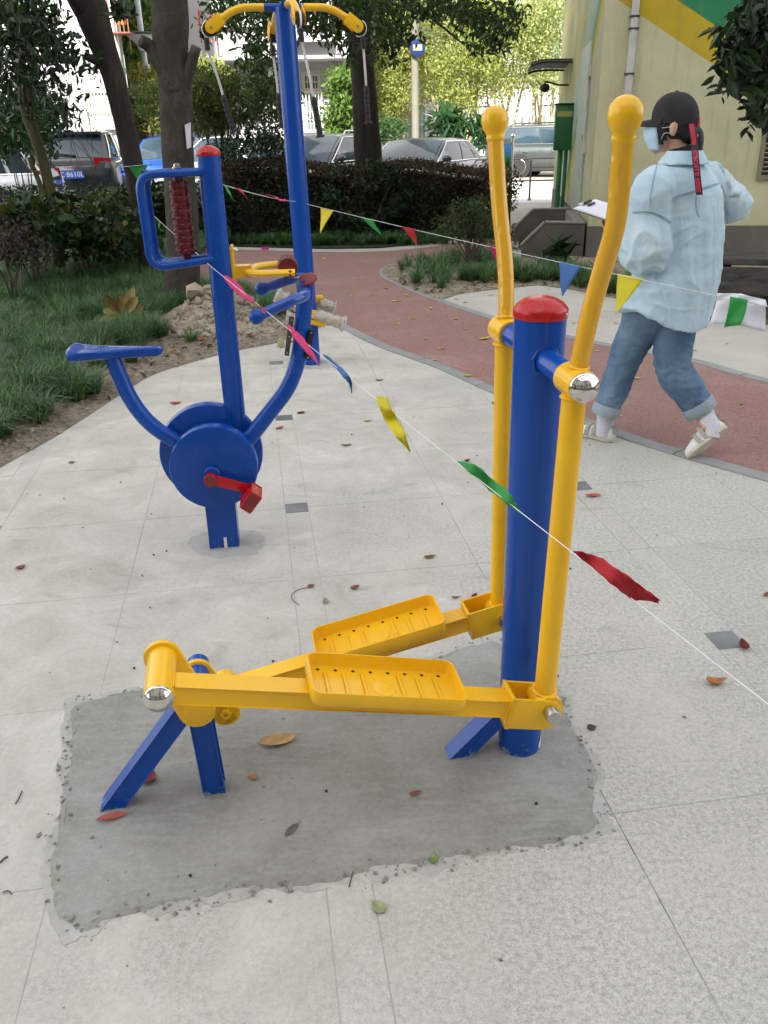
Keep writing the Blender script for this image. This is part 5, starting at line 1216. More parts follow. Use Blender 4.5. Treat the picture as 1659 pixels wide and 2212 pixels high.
pn = MB(); cc = [Y(399, 270, 7.915), Y(412, 264, 7.96), Y(413, 318, 7.965), Y(404, 322, 7.92)]
pn.prism(cc, (0, .0015, 0)); pn.build('sheet', PAPER, pp_, smooth=False)
for y_ in (272, 314): q = Y(407, y_, 7.93); MB().lathe(q, (.3, -1, 0), [(0, .005), (.004, .004)], 8).build('pin', STEEL, pp_)
# --- leaning trunk
LP = [(325, 585), (318, 520), (300, 415), (282, 330), (266, 250), (247, 170), (226, 110), (203, 45), (186, 0)]
ly = 9.6; g0 = Y(325, 585, ly)
t2 = thing('broadleaf_tree', 'dark leaning trunk with a short broken branch beside the black car', 'tree', (g0.x, ly, 0))
ax2 = [(g0.x+.02, ly, -.1)]+[tuple(Y(x, y, ly+.0*i)) for i, (x, y) in enumerate(LP)]+[(Y(186, 0, ly).x-.35, ly, 3.5), (Y(186, 0, ly).x-.7, ly+.1, 4.6)]
wob(ax2, [.15, .125, .112, .108, .106, .108, .112, .125, .15, .17, .15, .12], 8, .014, 7, 28).build('trunk', BARKB, t2, sharp=None)
limb(t2, [Y(238, 155, ly), Y(212, 133, ly-.05), Y(181, 121, ly-.1)], [.07, .05, .028], 9, BARKB, 'broken_branch', .03)
limb(t2, [Y(205, 40, ly), Y(175, 5, ly-.1), Y(140, -40, ly-.2)], [.11, .10, .085], 10, BARKB)
tp = Vector((Y(186, 0, ly).x-.7, ly+.1, 4.5)); CL = []
for k in range(5):
    a = k*1.25; e = tp+Vector((math.cos(a)*1.6, math.sin(a)*1.4, random.uniform(.8, 2.0))); limb(t2, [tp-ZZ*.2, tp.lerp(e, .5)+ZZ*.2, e], [.07, .045, .02], 40+k, BARKB); CL += [tuple(e+Vector(v)) for v in rng.normal(size=(14, 3))*[.7, .7, .5]]
CL2 = px_clumps([(262, 18, 30, 22, 5), (275, 30, 22, 16, 4)], 8.9, 9.3)
limb(t2, [Y(190, -60, ly), Y(240, -20, 9.2), Y(268, 22, 9.1)], [.03, .015, .006], 46, BARKB, 'twig')
crown(t2, np.concatenate([clumps(CL, .4, 26), clumps(CL2, .09, 4)]), .12, DARKL, hang=.5)
# --- slender mossy trunk with a hanging dark crown
sy = 9.2; sg0 = G(128, 560)
t3 = thing('slender_tree', 'slender mossy trunk with hanging dark leaves in front of the white car', 'tree', (Y(125, 540, sy).x, sy, 0))
ax3 = [tuple(Y(x, y, sy)) for x, y in ((128, 575), (122, 480), (108, 410), (92, 345), (70, 280), (56, 235), (43, 140), (30, 60), (20, 0))]+[(Y(20, 0, sy).x-.2, sy, 3.6), (Y(20, 0, sy).x-.3, sy, 4.4)]
wob(ax3, [.066, .058, .055, .054, .056, .058, .056, .055, .055, .05, .04], 12, .02, 6, 16).build('trunk', BARKM, t3, sharp=None)
limb(t3, [Y(100, 470, sy), Y(88, 405, sy-.05), Y(62, 340, sy-.1)], [.03, .027, .022], 13, BARKM, 'side_stem')
CL = px_clumps([(30, 60, 46, 75, 38), (90, 45, 46, 50, 17), (35, 170, 46, 55, 24), (130, 95, 36, 40, 8), (125, 190, 36, 42, 7), (15, 255, 28, 26, 6), (155, 130, 25, 60, 6), (85, 130, 38, 65, 15), (130, 265, 40, 34, 4), (30, 0, 70, 40, 24)], 8.3, 10.2)
CL += [(-5.0+random.gauss(0, .9), 9.2+random.gauss(0, .8), random.uniform(3.0, 4.8)) for _ in range(60)]
for k in range(16):
    q = CL[k*9]; limb(t3, [ax3[random.randint(4, 9)], tuple(Vector(q)*.5+Vector(ax3[6])*.5+Vector((.1, -.1, .12))), q], [.018, .011, .004], 60+k, TWIG, 'twig', .02, 6)
crown(t3, clumps(CL, .19, 15, 1.0), .082, DARKL, hang=.75, width=.46)
vn = MB()
for k in range(12):
    a = Y(random.uniform(60, 150), random.uniform(40, 160), 8.9); b_ = Y(random.uniform(150, 250), random.uniform(250, 380), 9.1); m_ = a.lerp(b_, .5)+Vector((random.uniform(-.15, .15), 0, random.uniform(-.2, .1))); vn.tube(spline([a, m_, b_], 6), .0028, 4)
vn.build('bare_tendrils', mat('purple brown tendril', (.10, .075, .12), .8), t3)['kind'] = 'stuff'
# --- dark furrowed tree behind the hedge with drooping crown
dy = 14.6; t4 = thing('camphor_tree', 'dark furrowed trunk rising from the hedge with drooping leafy branches', 'tree', (Y(795, 400, dy).x, dy, 0))
ax4 = [(Y(797, 400, dy).x, dy, -.1)]+[tuple(Y(x, y, dy)) for x, y in ((795, 350), (790, 260), (785, 170), (778, 100), (770, 40), (766, 0))]+[(Y(766, 0, dy).x-.1, dy, 4.6), (Y(766, 0, dy).x-.2, dy, 5.6)]
wob(ax4, [.27, .225, .20, .185, .185, .20, .215, .19, .14], 14, .016, 8, 26).build('trunk', BARKB, t4, sharp=None)
q = ax4[6]
REG = [(472, 40, 32, 30, 11), (525, 30, 46, 34, 15), (558, 120, 36, 46, 18), (578, 80, 30, 56, 16), (585, 180, 26, 34, 12), (612, 215, 24, 24, 6), (545, 200, 30, 20, 5), (685, 35, 45, 34, 22), (735, 45, 34, 44, 18), (750, 95, 18, 22, 5), (830, 40, 60, 46, 30), (860, 85, 36, 28, 11), (815, 115, 20, 18, 4), (960, 15, 60, 22, 22), (1030, 35, 50, 28, 24), (1070, 60, 35, 30, 15), (1040, 95, 22, 16, 6), (560, 4, 130, 16, 24), (880, 8, 90, 18, 18), (1100, 30, 20, 20, 5), (690, 6, 70, 14, 10)]
CL = px_clumps(REG, 11.6, 14.2)
for k, (px, py, yy) in enumerate(((475, 70, 12.6), (550, 120, 12.4), (600, 200, 13), (660, 80, 13.2), (830, 60, 13), (960, 10, 12.4), (1060, 55, 12.2), (1100, 20, 12), (870, 95, 13), (1000, 95, 12.3), (520, 20, 12.2))):
    e = Y(px, py, yy); s_ = Vector(q)+Vector((0, 0, .25*(k % 3))); limb(t4, [s_, s_.lerp(e, .45)+ZZ*.3, s_.lerp(e, .8)+ZZ*.12, e], [.055, .035, .02, .008], 80+k, BARKB, 'limb', .03, 8)
CL += [(-.4+random.gauss(0, 2.0), 13+random.gauss(0, 1.2), random.uniform(3.5, 7)) for _ in range(260)]
crown(t4, clumps(CL, .22, 16, .9), .098, CAMPH, hang=.75, width=.38)
# --- fine leaved small tree by the parked white car
fy = 15.2; t5 = thing('small_maple', 'small olive green maple with thin dark stems behind the back roller', 'tree', (Y(478, 420, fy).x, fy, 0))
base = Vector((Y(478, 420, fy).x, fy, -.05))
CL = px_clumps([(450, 205, 46, 48, 56), (515, 240, 52, 42, 40), (450, 260, 45, 30, 32), (550, 200, 36, 30, 12), (480, 175, 50, 22, 14), (575, 250, 30, 25, 15), (310, 210, 25, 60, 16), (430, 150, 30, 20, 10), (600, 230, 22, 40, 8)], 14.2, 16.4)
for k, (px, py) in enumerate(((420, 210), (445, 170), (470, 160), (500, 190), (530, 210), (560, 230), (590, 250), (460, 240), (520, 270), (480, 200))):
    e = Y(px, py, random.uniform(14.6, 15.8)); limb(t5, [base+Vector((random.uniform(-.1, .1), 0, 0)), base.lerp(e, .5)+Vector((.1*(475-px)/60, 0, -.05)), e], [.035, .024, .007], 100+k, TWIG, 'stem', .02, 8)
crown(t5, clumps(CL, .26, 46, .55), .085, OLIVE, up=1.4, width=.42, six=False)
def shrub(name, label, base, CL, rad, per, size, m, nst=6, seed=1, cat='shrub', stemr=.014, bm=None, group=None, flat=.8, **k):
    o = thing(name, label, cat, base, group); bs = Vector(base)
    for i in range(nst):
        e = Vector(CL[int(i*len(CL)/nst)]); limb(o, [bs+Vector((random.uniform(-.06, .06), random.uniform(-.05, .05), -.03)), bs.lerp(e, .5)+Vector((random.uniform(-.06, .06), random.uniform(-.05, .05), .05)), e], [stemr, stemr*.7, stemr*.3], seed*10+i, bm or TWIG, 'stem', .03, 6)
    crown(o, clumps(CL, rad, per, flat), size, m, 'foliage', **k); return o
# shrubs left of the bike
def ell(c, r, n, shell=.3): return [tuple(v) for v in in_ellipsoid(c, r, n, shell)]
def lowz(CL, z): return [c for c in CL if c[2] > z]
q = Y(60, 520, 9.0); shrub('broadleaf_shrub', 'broad leaved dark shrub at the left below the white car', (q.x, 9.0, .05), px_clumps([(60, 465, 75, 50, 30), (30, 505, 60, 40, 26), (120, 495, 50, 42, 16)], 8.5, 9.8), .17, 11, .098, BROAD, 8, 11, width=.72, up=.9)
q = Y(190, 520, 9.6); shrub('broadleaf_shrub', 'broad leaved shrub with a few yellow leaves under the black car', (q.x, 9.6, .05), px_clumps([(190, 452, 70, 34, 26), (160, 505, 70, 40, 32), (240, 470, 42, 48, 15), (225, 525, 50, 36, 22)], 9.0, 10.4), .18, 11, .10, BROAD, 8, 12, width=.72, up=.9)
q = Y(275, 520, 10.3); shrub('broadleaf_shrub', 'loose shrub with pale gaps beside the leaning trunk', (q.x, 10.3, .05), px_clumps([(275, 470, 28, 50, 14), (270, 530, 40, 30, 20), (350, 520, 60, 36, 12)], 10.0, 11.0), .18, 9, .10, BROAD, 6, 13, width=.6, up=.7)
q = Y(20, 540, 8.0); shrub('purple_shrub', 'low purplish brown shrub at the left edge of the lawn', (q.x, 8.0, .05), px_clumps([(10, 520, 60, 35, 40), (60, 545, 40, 16, 14)], 7.7, 8.8), .16, 26, .045, leafmat('purplish leaf', [(.020, .016, .018), (.04, .026, .028), (.03, .032, .02), (.07, .045, .05)], .5, .2), 6, 14)
q = Y(40, 330, 13.8); shrub('evergreen_bush', 'glossy evergreen bush behind the slender trunk', (q.x, 13.8, 0), px_clumps([(40, 240, 50, 40, 40), (15, 290, 30, 40, 20), (100, 250, 30, 40, 16), (75, 300, 25, 25, 10)], 13.0, 15.0), .28, 26, .13, FRESH if False else leafmat('evergreen leaf', [(.02, .06, .02), (.035, .09, .03), (.05, .12, .04)], .35, .25), 6, 15, width=.36)
# dark shrubs behind the bike column
q = Y(520, 430, 13.9); shrub('dark_shrub', 'tall dark shrub between the bike column and the tall pole', (q.x, 13.9, 0), px_clumps([(500, 340, 40, 40, 34), (560, 300, 40, 30, 24), (590, 330, 30, 40, 22), (520, 400, 50, 50, 46), (590, 420, 50, 50, 40), (470, 440, 40, 50, 30)], 13.2, 14.6), .2, 30, .06, BUSHL, 8, 16)
q = Y(330, 470, 13.4); shrub('strap_leaf_plant', 'dark plant with long drooping leaves behind the roller frame', (q.x, 13.4, 0), px_clumps([(310, 440, 30, 40, 16), (280, 470, 30, 40, 10), (460, 480, 25, 30, 12)], 12.8, 13.8), .25, 12, .3, DARKL, 4, 17, width=.14, hang=.3)

# --- hedge
hg = thing('hedge', 'long clipped dark hedge with red brown tips in front of the parked cars', 'hedge', (-.2, 14, 0))
HX0, HX1 = -2.4, 1.72
def htop(x): return 1.02+.05*math.sin(x*3)-.03*x
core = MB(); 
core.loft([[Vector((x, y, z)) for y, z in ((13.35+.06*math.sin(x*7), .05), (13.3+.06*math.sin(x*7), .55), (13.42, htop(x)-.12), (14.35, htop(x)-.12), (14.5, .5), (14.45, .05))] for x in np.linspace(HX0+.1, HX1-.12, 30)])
core.build('branch_mass', mat('dark hedge inside', (.010, .009, .007), .95, var=.4, scale=20), hg)  # dark core added inside the leaves to block light
n_ = 30000; xx = rng.uniform(HX0, HX1, n_); face = rng.random(n_)
yy = np.where(face < .62, 13.28+.10*rng.normal(size=n_)*.7+.05*np.sin(xx*6), rng.uniform(13.2, 14.5, n_)); ht_ = np.array([htop(x) for x in xx])
zz = np.where(face < .62, rng.uniform(.06, 1, n_)**.8*ht_, ht_+rng.normal(size=n_)*.035)
end = rng.random(n_) < .06; xx = np.where(end, HX1+rng.normal(size=n_)*.05, xx); yy = np.where(end, rng.uniform(13.2, 14.5, n_), yy); zz = np.where(end, rng.uniform(.05, 1, n_)*ht_, zz)
P_ = np.stack([xx, yy, zz], 1); red = (zz > ht_-.26+.12*np.sin(xx*4)*rng.random(n_)) & (rng.random(n_) < .75)
V, F = leaves(P_[~red], .042, six=False, width=.5, up=.5); setmesh('foliage', V, F, HEDG, hg)
V, F = leaves(P_[red], .044, six=False, width=.42, up=.2); setmesh('young_tips', V, F, HEDR, hg)
h2 = thing('hedge', 'left stretch of dark hedge behind the bike column', 'hedge', (-3.5, 13.8, 0))
n_ = 9000; V, F = leaves(np.stack([rng.uniform(-6, -2.5, n_), rng.uniform(13.3, 14.3, n_), rng.random(n_)**.7*.85], 1), .05, six=False); setmesh('foliage', V, F, HEDG, h2)
MB().abox((-6, 13.4, 0), (-2.5, 14.2, .7), .05).build('branch_mass', mat('dark hedge inside', (0, 0, 0)), h2)  # dark box added behind these leaves so no light shows through
# round bush pushed into the hedge, hedge-end shrub, thin shrub in the bed
bc = Y(795, 415, 13.2); shrub('round_bush', 'rounded glossy green bush growing out of the hedge front', (bc.x, 13.2, 0), ell((bc.x-.02, 13.15, .68), (.62, .35, .46), 90, .75), .13, 24, .06, BUSHL, 6, 18, width=.42)
bc = Y(1095, 415, 13.6); shrub('small_shrub', 'thin leafy shrub at the road end of the hedge', (bc.x, 13.4, 0), px_clumps([(1090, 400, 20, 40, 22), (1105, 400, 14, 30, 10), (1085, 440, 20, 30, 14)], 13.2, 13.8), .12, 20, .05, leafmat('light hedge leaf', [(.03, .05, .02), (.06, .085, .03), (.10, .12, .04)], .5, .3), 5, 19)
bc = G(1018, 585); shrub('thin_shrub', 'thin many stemmed shrub growing in the planting bed behind the far grip', (bc.x, bc.y, .03), px_clumps([(1010, 460, 42, 40, 46), (975, 490, 28, 30, 16), (1050, 480, 25, 45, 18), (1015, 510, 30, 20, 10)], bc.y-.35, bc.y+.35), .11, 13, .055, leafmat('thin shrub leaf', [(.022, .042, .014), (.035, .06, .018), (.06, .085, .024)], .5, .3), 14, 20, stemr=.010, width=.4)
bc = G(1215, 590); shrub('strap_leaf_plant', 'small spiky plant at the foot of the near step wall', (bc.x, bc.y+.3, .03), [(bc.x+.02*k, bc.y+.3, .2) for k in range(3)], .12, 12, .34, DARKL, 2, 21, width=.10, up=0)
# leaf litter at the hedge end
LT = np.stack([rng.uniform(1.5, 2.2, 260), rng.uniform(11.6, 15.4, 260), np.full(260, .02)], 1); LT[:, 0] += (LT[:, 1]-13)*.12
V, F = leaves(LT, .09, up=3); setmesh('leaf_litter', V, F, leafmat('dry litter leaf', [(.06, .045, .028), (.12, .09, .055), (.20, .15, .09), (.10, .10, .04)], .8, 0), smooth=False)['kind'] = 'stuff'
# --- row of yellow-green trees beyond the road
lab = ['yellow green tree nearest the dark trunk across the road', 'yellow green tree directly left of the pale pole across the road', 'yellow green many stemmed tree right of the pale pole', 'tall yellow green tree with bare twigs behind the far grip', 'pale green tree beside the striped awning across the road']
for k, (px, py, rx, ry, n1, sc_) in enumerate(((815, 190, 40, 90, 90, 0), (860, 150, 55, 110, 150, 0), (985, 140, 75, 95, 190, 1), (1090, 110, 60, 95, 115, 1), (1175, 100, 50, 95, 95, 1))):
    yb = 35+.6*(k % 2); bx = Y(px, 300, yb).x; o = thing('yellow_green_tree', lab[k], 'tree', (bx, yb, 0), 'yellow green trees across the road')
    CL = px_clumps([(px, py, rx, ry, n1), (px, 30, rx*1.1, 40, n1//3)], yb-1.4, yb+1.5)
    for i in range(7):
        e = Vector(CL[i*5]); bs = Vector((bx+random.uniform(-.35, .35), yb+random.uniform(-.2, .2), -.05)); limb(o, [bs, bs.lerp(e, .35)+Vector((random.uniform(-.2, .2), 0, .3)), bs.lerp(e, .7), e], [.07, .055, .04, .015], 200+k*10+i, BARKP, 'stem', .03, 8)
    crown(o, clumps(CL, .62, 84, .8), .105, YELL if k < 4 else leafmat('pale green leaf', [(.16, .22, .08), (.25, .31, .12), (.36, .38, .17), (.30, .33, .11)], .5, .4), six=False, width=.55, hang=.3)
q = Y(740, 240, 28.6); shrub('green_tree', 'fresh green small tree in front of the air conditioner', (q.x, 28.6, 0), px_clumps([(745, 200, 28, 60, 50), (725, 270, 32, 30, 26), (765, 250, 20, 50, 16)], 27.8, 29.2), .38, 40, .15, FRESH, 6, 22, 'tree', .04, width=.5)
q = Y(825, 290, 26.5); shrub('green_shrub', 'low dark green planting behind the two dark cars', (q.x, 26.8, 0), px_clumps([(830, 285, 36, 22, 30), (800, 300, 30, 22, 16)], 26.4, 27.4), .35, 40, .16, leafmat('deep green leaf', [(.02, .055, .016), (.035, .085, .02), (.06, .12, .03)], .5, .3), 5, 23, width=.3)
q = Y(970, 285, 27.2); shrub('strap_leaf_plant', 'clump of long green strap leaves between the pale stems', (q.x, 27.2, 0), px_clumps([(965, 265, 32, 26, 20), (1040, 285, 20, 20, 8)], 27.0, 27.6), .4, 16, .45, leafmat('strap leaf', [(.015, .05, .015), (.03, .08, .025)], .4, .3), 3, 24, width=.16)
# --- green trees between the two white blocks
for k, (px, py, rx, ry, n1, yb, m_, lb_) in enumerate(((300, 60, 32, 90, 150, 29.6, FRESH, 'tall fresh green tree in the gap behind the lamp'), (310, 215, 34, 55, 90, 26, leafmat('autumn olive leaf', [(.05, .09, .02), (.09, .12, .02), (.20, .15, .02), (.12, .14, .03)], .5, .35), 'olive and yellow tree under the lamp hood'), (435, 175, 40, 36, 60, 27, YELL, 'small bright yellow green tree right of the thick trunk'))):
    bx = Y(px, 300, yb).x; o = thing('green_tree', lb_, 'tree', (bx, yb, 0)); CL = px_clumps([(px, py, rx, ry, n1)], yb-1.2, yb+1.2)
    for i in range(5): e = Vector(CL[i*7]); limb(o, [(bx, yb, 0), Vector((bx, yb, 0)).lerp(e, .5), e], [.09, .06, .02], 260+k*8+i, TWIG, 'stem', .02, 8)
    crown(o, clumps(CL, .5, 42, .8), .17, m_, six=False, width=.42)
# --- dark leafy branch reaching in at the top right
ry_ = 6.9; bs = Y(1690, 330, 7.6); t6 = thing('evergreen_tree', 'evergreen with dark oval leaves hanging in front of the painted wall', 'tree', (bs.x+.55, 7.6, 0))
ax6 = [(bs.x+.55, 7.6, -.05), (bs.x+.5, 7.6, 1.2), (bs.x+.42, 7.55, 2.4), (bs.x+.45, 7.5, 3.4)]
wob(ax6, [.075, .065, .05, .03], 25, .02, 6, 14).build('trunk', BARKA, t6, sharp=None)
CL = px_clumps([(1640, 40, 45, 45, 24), (1620, 130, 50, 40, 24), (1630, 195, 38, 24, 10), (1645, 255, 24, 24, 6), (1590, 150, 25, 30, 6), (1655, 90, 40, 60, 20), (1570, 185, 16, 12, 2), (1590, 95, 25, 22, 5)], 6.5, 7.5)
CL += [(bs.x+.6+random.gauss(0, .5), 7.5+random.gauss(0, .5), random.uniform(1.9, 3.8)) for _ in range(50)]
for k in range(14): e = Vector(CL[k*6]); s_ = Vector(ax6[2]); limb(t6, [s_, s_.lerp(e, .5)+ZZ*.1, e], [.018, .010, .004], 300+k, TWIG, 'branch', .02, 6)
crown(t6, clumps(CL, .13, 9, .9), .125, DARKL, hang=.55, width=.42)
# --- unseen tall block, added behind the camera to shade the exercise yard
sb = thing('apartment_block', 'tall white apartment block behind the photographer shading the exercise yard', 'building', (0, -18, 0))
MB().abox((-34, -30, -.1), (34, -18, 31.5)).build('wall', m_wall('grey beige render', (.42, .40, .36)), sb, smooth=False)
for i in range(14):
    for j in range(8): MB().abox((-31+4.6*i, -18.02, 1.2+3.5*j), (-29+4.6*i, -17.99, 2.8+3.5*j)).build('window', GLASS, sb, smooth=False)
for k, (x, y, h, r) in enumerate(((-5.6, -3.0, 8.0, 2.6), (3.2, -6.6, 8.6, 2.8), (-9, -10.5, 5.2, 3.2), (-2.5, -11.5, 4.8, 3.0), (4.5, -11, 5.4, 3.3), (11, -9.5, 5.2, 3.2))):  # unseen trees behind the camera, for shade and dark chrome reflections
    o = thing('shade_tree', ['spreading shade tree on the lawn side behind the exercise yard', 'spreading shade tree beyond the near end of the exercise yard', 'low crowned tree farthest along the lawn side in front of the shading block', 'low crowned tree before the middle of the shading block', 'low crowned tree on the path side before the shading block', 'low crowned tree by the far path end of the shading block'][k], 'tree', (x, y, 0))
    wob([(x, y, -.1), (x+.1, y, 2), (x, y+.1, 4.5), (x, y, h-2)], [.25, .2, .17, .10], 400+k, .015, 6, 14).build('trunk', BARKA, o, sharp=None)
    CL = [tuple(v) for v in in_ellipsoid((x, y, h), (r, r, 1.9), 110, .35)]
    for i in range(8): e = Vector(CL[i*11]); limb(o, [(x, y, h-3), Vector((x, y, h-2.4)).lerp(e, .5), e], [.09, .06, .02], 420+k*10+i, BARKA)
    crown(o, clumps(CL, .55, 32), .16, CAMPH, six=False, width=.5)

# ================================================================== RUBBLE AND LITTER NEAR THE TRUNK
def rocks(name, pts, sizes, m, label=None, cat=None, kind=None):
    V, F = [], []
    bm = bmesh.new(); bmesh.ops.create_icosphere(bm, subdivisions=1, radius=1); bv = np.array([v.co[:] for v in bm.verts]); bf = [[v.index for v in f.verts] for f in bm.faces]; bm.free()
    for p, s in zip(pts, sizes):
        R = np.array(Euler((random.random()*6, random.random()*6, random.random()*6)).to_matrix()); q = (np.sign(bv)*np.abs(bv)**.7)*(1+rng.normal(size=(len(bv), 1))*.13)*np.array([1, random.uniform(.6, .95), random.uniform(.4, .8)])*s
        k = len(V); V += [tuple(v) for v in (q@R.T+np.array(p))]; F += [[i+k for i in f] for f in bf]
    o = setmesh(name, V, F, m, origin=None)
    if kind: o['kind'] = kind
    return o
def h_pile(x, y):
    d = math.hypot(x+1.42, (y-7.38)*.95); return .015+.27*math.exp(-(d/.36)**2)
PB = MB(); N_ = 30; 
for i in range(N_+1):
    for j in range(N_+1):
        x, y = -2.25+1.6*i/N_, 6.55+1.6*j/N_; PB.V.append((x, y, h_left(x, y)-.02+h_pile(x, y)*.96+.012*math.sin(x*31+y*17)*math.sin(y*27-x*11)))
PB.F = [(i*(N_+1)+j, (i+1)*(N_+1)+j, (i+1)*(N_+1)+j+1, i*(N_+1)+j+1) for i in range(N_) for j in range(N_)]
RUB = m_soil('rubble and clay', (.17, .135, .095), (.42, .36, .27), 12)
PB.build('rubble_heap', RUB, None, sharp=None, fix=False)['kind'] = 'stuff'
pts, sz = [], []
for _ in range(420):
    x, y = random.gauss(-1.36, .26), random.gauss(7.18, .33)
    if inside((x, y), leftpoly): pts.append((x, y, h_left(x, y)-.02+h_pile(x, y)+.004)); sz.append(.006+.040*random.random()**4)
for _ in range(760):
    i = random.randint(6, len(EL)-2); p = EL[i]; q2 = EL[i-1]; t = random.random(); x, y = p[0]*t+q2[0]*(1-t), p[1]*t+q2[1]*(1-t); off = random.random()**1.3*.6
    x -= off*.9; y += off*.35
    if inside((x, y), leftpoly): pts.append((x, y, h_left(x, y)+.002)); sz.append(.004+.018*random.random()**3.5)
rocks('rubble_stones', pts, sz, m_conc('pale rubble stone', (.17, .14, .10), (.40, .35, .27), 9), kind='stuff')
for px, py, s, lb_, cc in ((265, 718, .055, 'white stone lying under the brown leaf sprig', (.62, .60, .56)), (430, 690, .10, 'largest tan stone on the rubble heap by the trunk', (.42, .35, .25)), (606, 735, .05, 'tan stone at the paving edge between bike and tall pole', (.40, .33, .22)), (392, 725, .045, 'grey white stone on the slope of the rubble heap', (.5, .47, .42)), (445, 722, .04, 'small pale stone right of the largest rubble stone', (.5, .45, .37))):
    g = G(px, py, .05); z = h_left(g.x, g.y)+h_pile(g.x, g.y)-.02
    o = rocks('stone', [(0, 0, 0)], [s], m_conc('stone '+lb_[:12], tuple(x*.75 for x in cc), cc, 14)); o.location = (g.x, g.y, z+s*.3); tag(o, lb_, 'stone')
V, F = leaves(np.array([(x, y, h_left(x, y)+.012) for x, y in [(EL[random.randint(8, len(EL)-2)][0]-random.random()*.7, random.uniform(4.5, 7.1)) for _ in range(330)] if inside((x, y), leftpoly)]), .06, up=2.5)
setmesh('dry_leaf_litter', V, F, leafmat('dry litter leaf', []) if False else MATS['dry litter leaf'])['kind'] = 'stuff'
V, F = leaves(np.array([(x, y, h_bed(x, y)+.012) for x, y in [(random.uniform(.2, 2.6), random.uniform(7.9, 11)) for _ in range(500)] if inside((x, y), bedpoly)]), .06, up=2.5)
setmesh('dry_leaf_litter', V, F, MATS['dry litter leaf'])['kind'] = 'stuff'

# ================================================================== PERSON
from mathutils import noise as mn
from mathutils.bvhtree import BVHTree
def fuse(b, voxel, it=6, fac=.5, decim=None):
    """union of closed shapes -> one continuous skin"""
    me = bpy.data.meshes.new('tmp'); me.from_pydata(b.V, [], b.F); bm = bmesh.new(); bm.from_mesh(me); bmesh.ops.recalc_face_normals(bm, faces=bm.faces[:]); bm.to_mesh(me); bm.free()
    o = bpy.data.objects.new('tmp', me); COL.objects.link(o); r = o.modifiers.new('r', 'REMESH'); r.mode = 'VOXEL'; r.voxel_size = voxel
    s_ = o.modifiers.new('s', 'SMOOTH'); s_.factor = fac; s_.iterations = it
    if decim: d = o.modifiers.new('d', 'DECIMATE'); d.ratio = decim
    bpy.context.view_layer.update(); ev = o.evaluated_get(bpy.context.evaluated_depsgraph_get()); out = bpy.data.meshes.new_from_object(ev)
    V = np.array([v.co[:] for v in out.vertices]); N = np.array([v.normal[:] for v in out.vertices]); F = [tuple(p.vertices) for p in out.polygons]
    bpy.data.objects.remove(o); bpy.data.meshes.remove(me); bpy.data.meshes.remove(out); return V, N, F
def vrec(V, F):
    me = bpy.data.meshes.new('t2'); me.from_pydata(V.tolist(), [], F); me.update(); N = np.array([v.normal[:] for v in me.vertices]); bpy.data.meshes.remove(me); return N
pf = Vector((-.6, .8, 0)); pl_ = Vector((-.8, -.6, 0))
PC = Vector((1.385, 4.08, 0))
per = thing('person', 'person in black cap, face mask, pale denim shirt and jeans walking away with a clipboard', 'person', PC)
def eli(c, a, b_, z=None, n=40, hem=None, tilt=0):
    c = Vector(c); out = []
    for j in range(n):
        t = 2*math.pi*j/n; p = c+pl_*a*math.cos(t)+pf*b_*math.sin(t)
        if hem: p.z += hem(t)
        out.append(p)
    return out
SK = mat('skin', (.56, .33, .23), .5, var=.05, scale=20)
hd = Vector((1.338, 4.150, 1.512)); hf = Vector((-.93, .36, -.06)).normalized(); hl = Vector((0, 0, 1)).cross(hf).normalized()  # head's own left
hu = hf.cross(hl)
def Hh(a, b_, c_): return hd+hf*a+hl*b_+hu*c_
body = MB()
# head: skull, jaw, nose, lips
def ellip(b, c, ra, rb, rc, n=18):
    k = len(b.V); b.ball((0, 0, 0), 1, n); M3 = (hf, hl, hu)
    b.V = b.V[:k]+[tuple(c+hf*v[0]*ra+hl*v[1]*rb+hu*v[2]*rc) for v in b.V[k:]]
ellip(body, Hh(-.008, 0, .018), .092, .074, .095); ellip(body, Hh(.035, 0, -.055), .052, .055, .062); ellip(body, Hh(.094, 0, -.022), .017, .013, .022, 10); ellip(body, Hh(.082, 0, -.062), .014, .024, .012, 10)
ellip(body, Hh(.066, 0, -.105), .02, .024, .018, 10); ellip(body, Hh(.075, .032, .008), .018, .018, .012, 10); ellip(body, Hh(.075, -.032, .008), .018, .018, .012, 10)
for s_ in (1, -1):
    ellip(body, Hh(-.012, s_*.075, -.018), .018, .007, .031, 12); ellip(body, Hh(-.018, s_*.082, -.010), .014, .006, .022, 10)
nk = Vector((1.392, 4.10, 1.34)); body.tube([Hh(-.022, 0, -.05), Hh(-.03, 0, -.11), nk, nk-ZZ*.08], [.050, .050, .056, .08], 18)
Ls, Rs = Vector((1.248, 3.992, 1.252)), Vector((1.530, 4.205, 1.265))
body.loft([eli(nk-ZZ*.03, .07, .06), eli((1.389, 4.1, 1.26), .165, .085), eli((1.388, 4.09, 1.12), .15, .105), eli((1.385, 4.085, .98), .13, .10), eli((1.385, 4.08, .86), .16, .11), eli((1.383, 4.08, .78), .155, .105)])
Le, Re = Vector((1.228, 3.975, .985)), Vector((1.695, 4.20, 1.155)); Lw, Rw = Vector((1.215, 4.245, 1.035)), Vector((1.565, 4.40, 1.02))
body.tube(spline([Ls+pf*0-pl_*.03, Ls, Le, Lw], 5), .040, 14); body.tube(spline([Rs+pl_*.03, Rs, Re, Rw], 5), .040, 14)
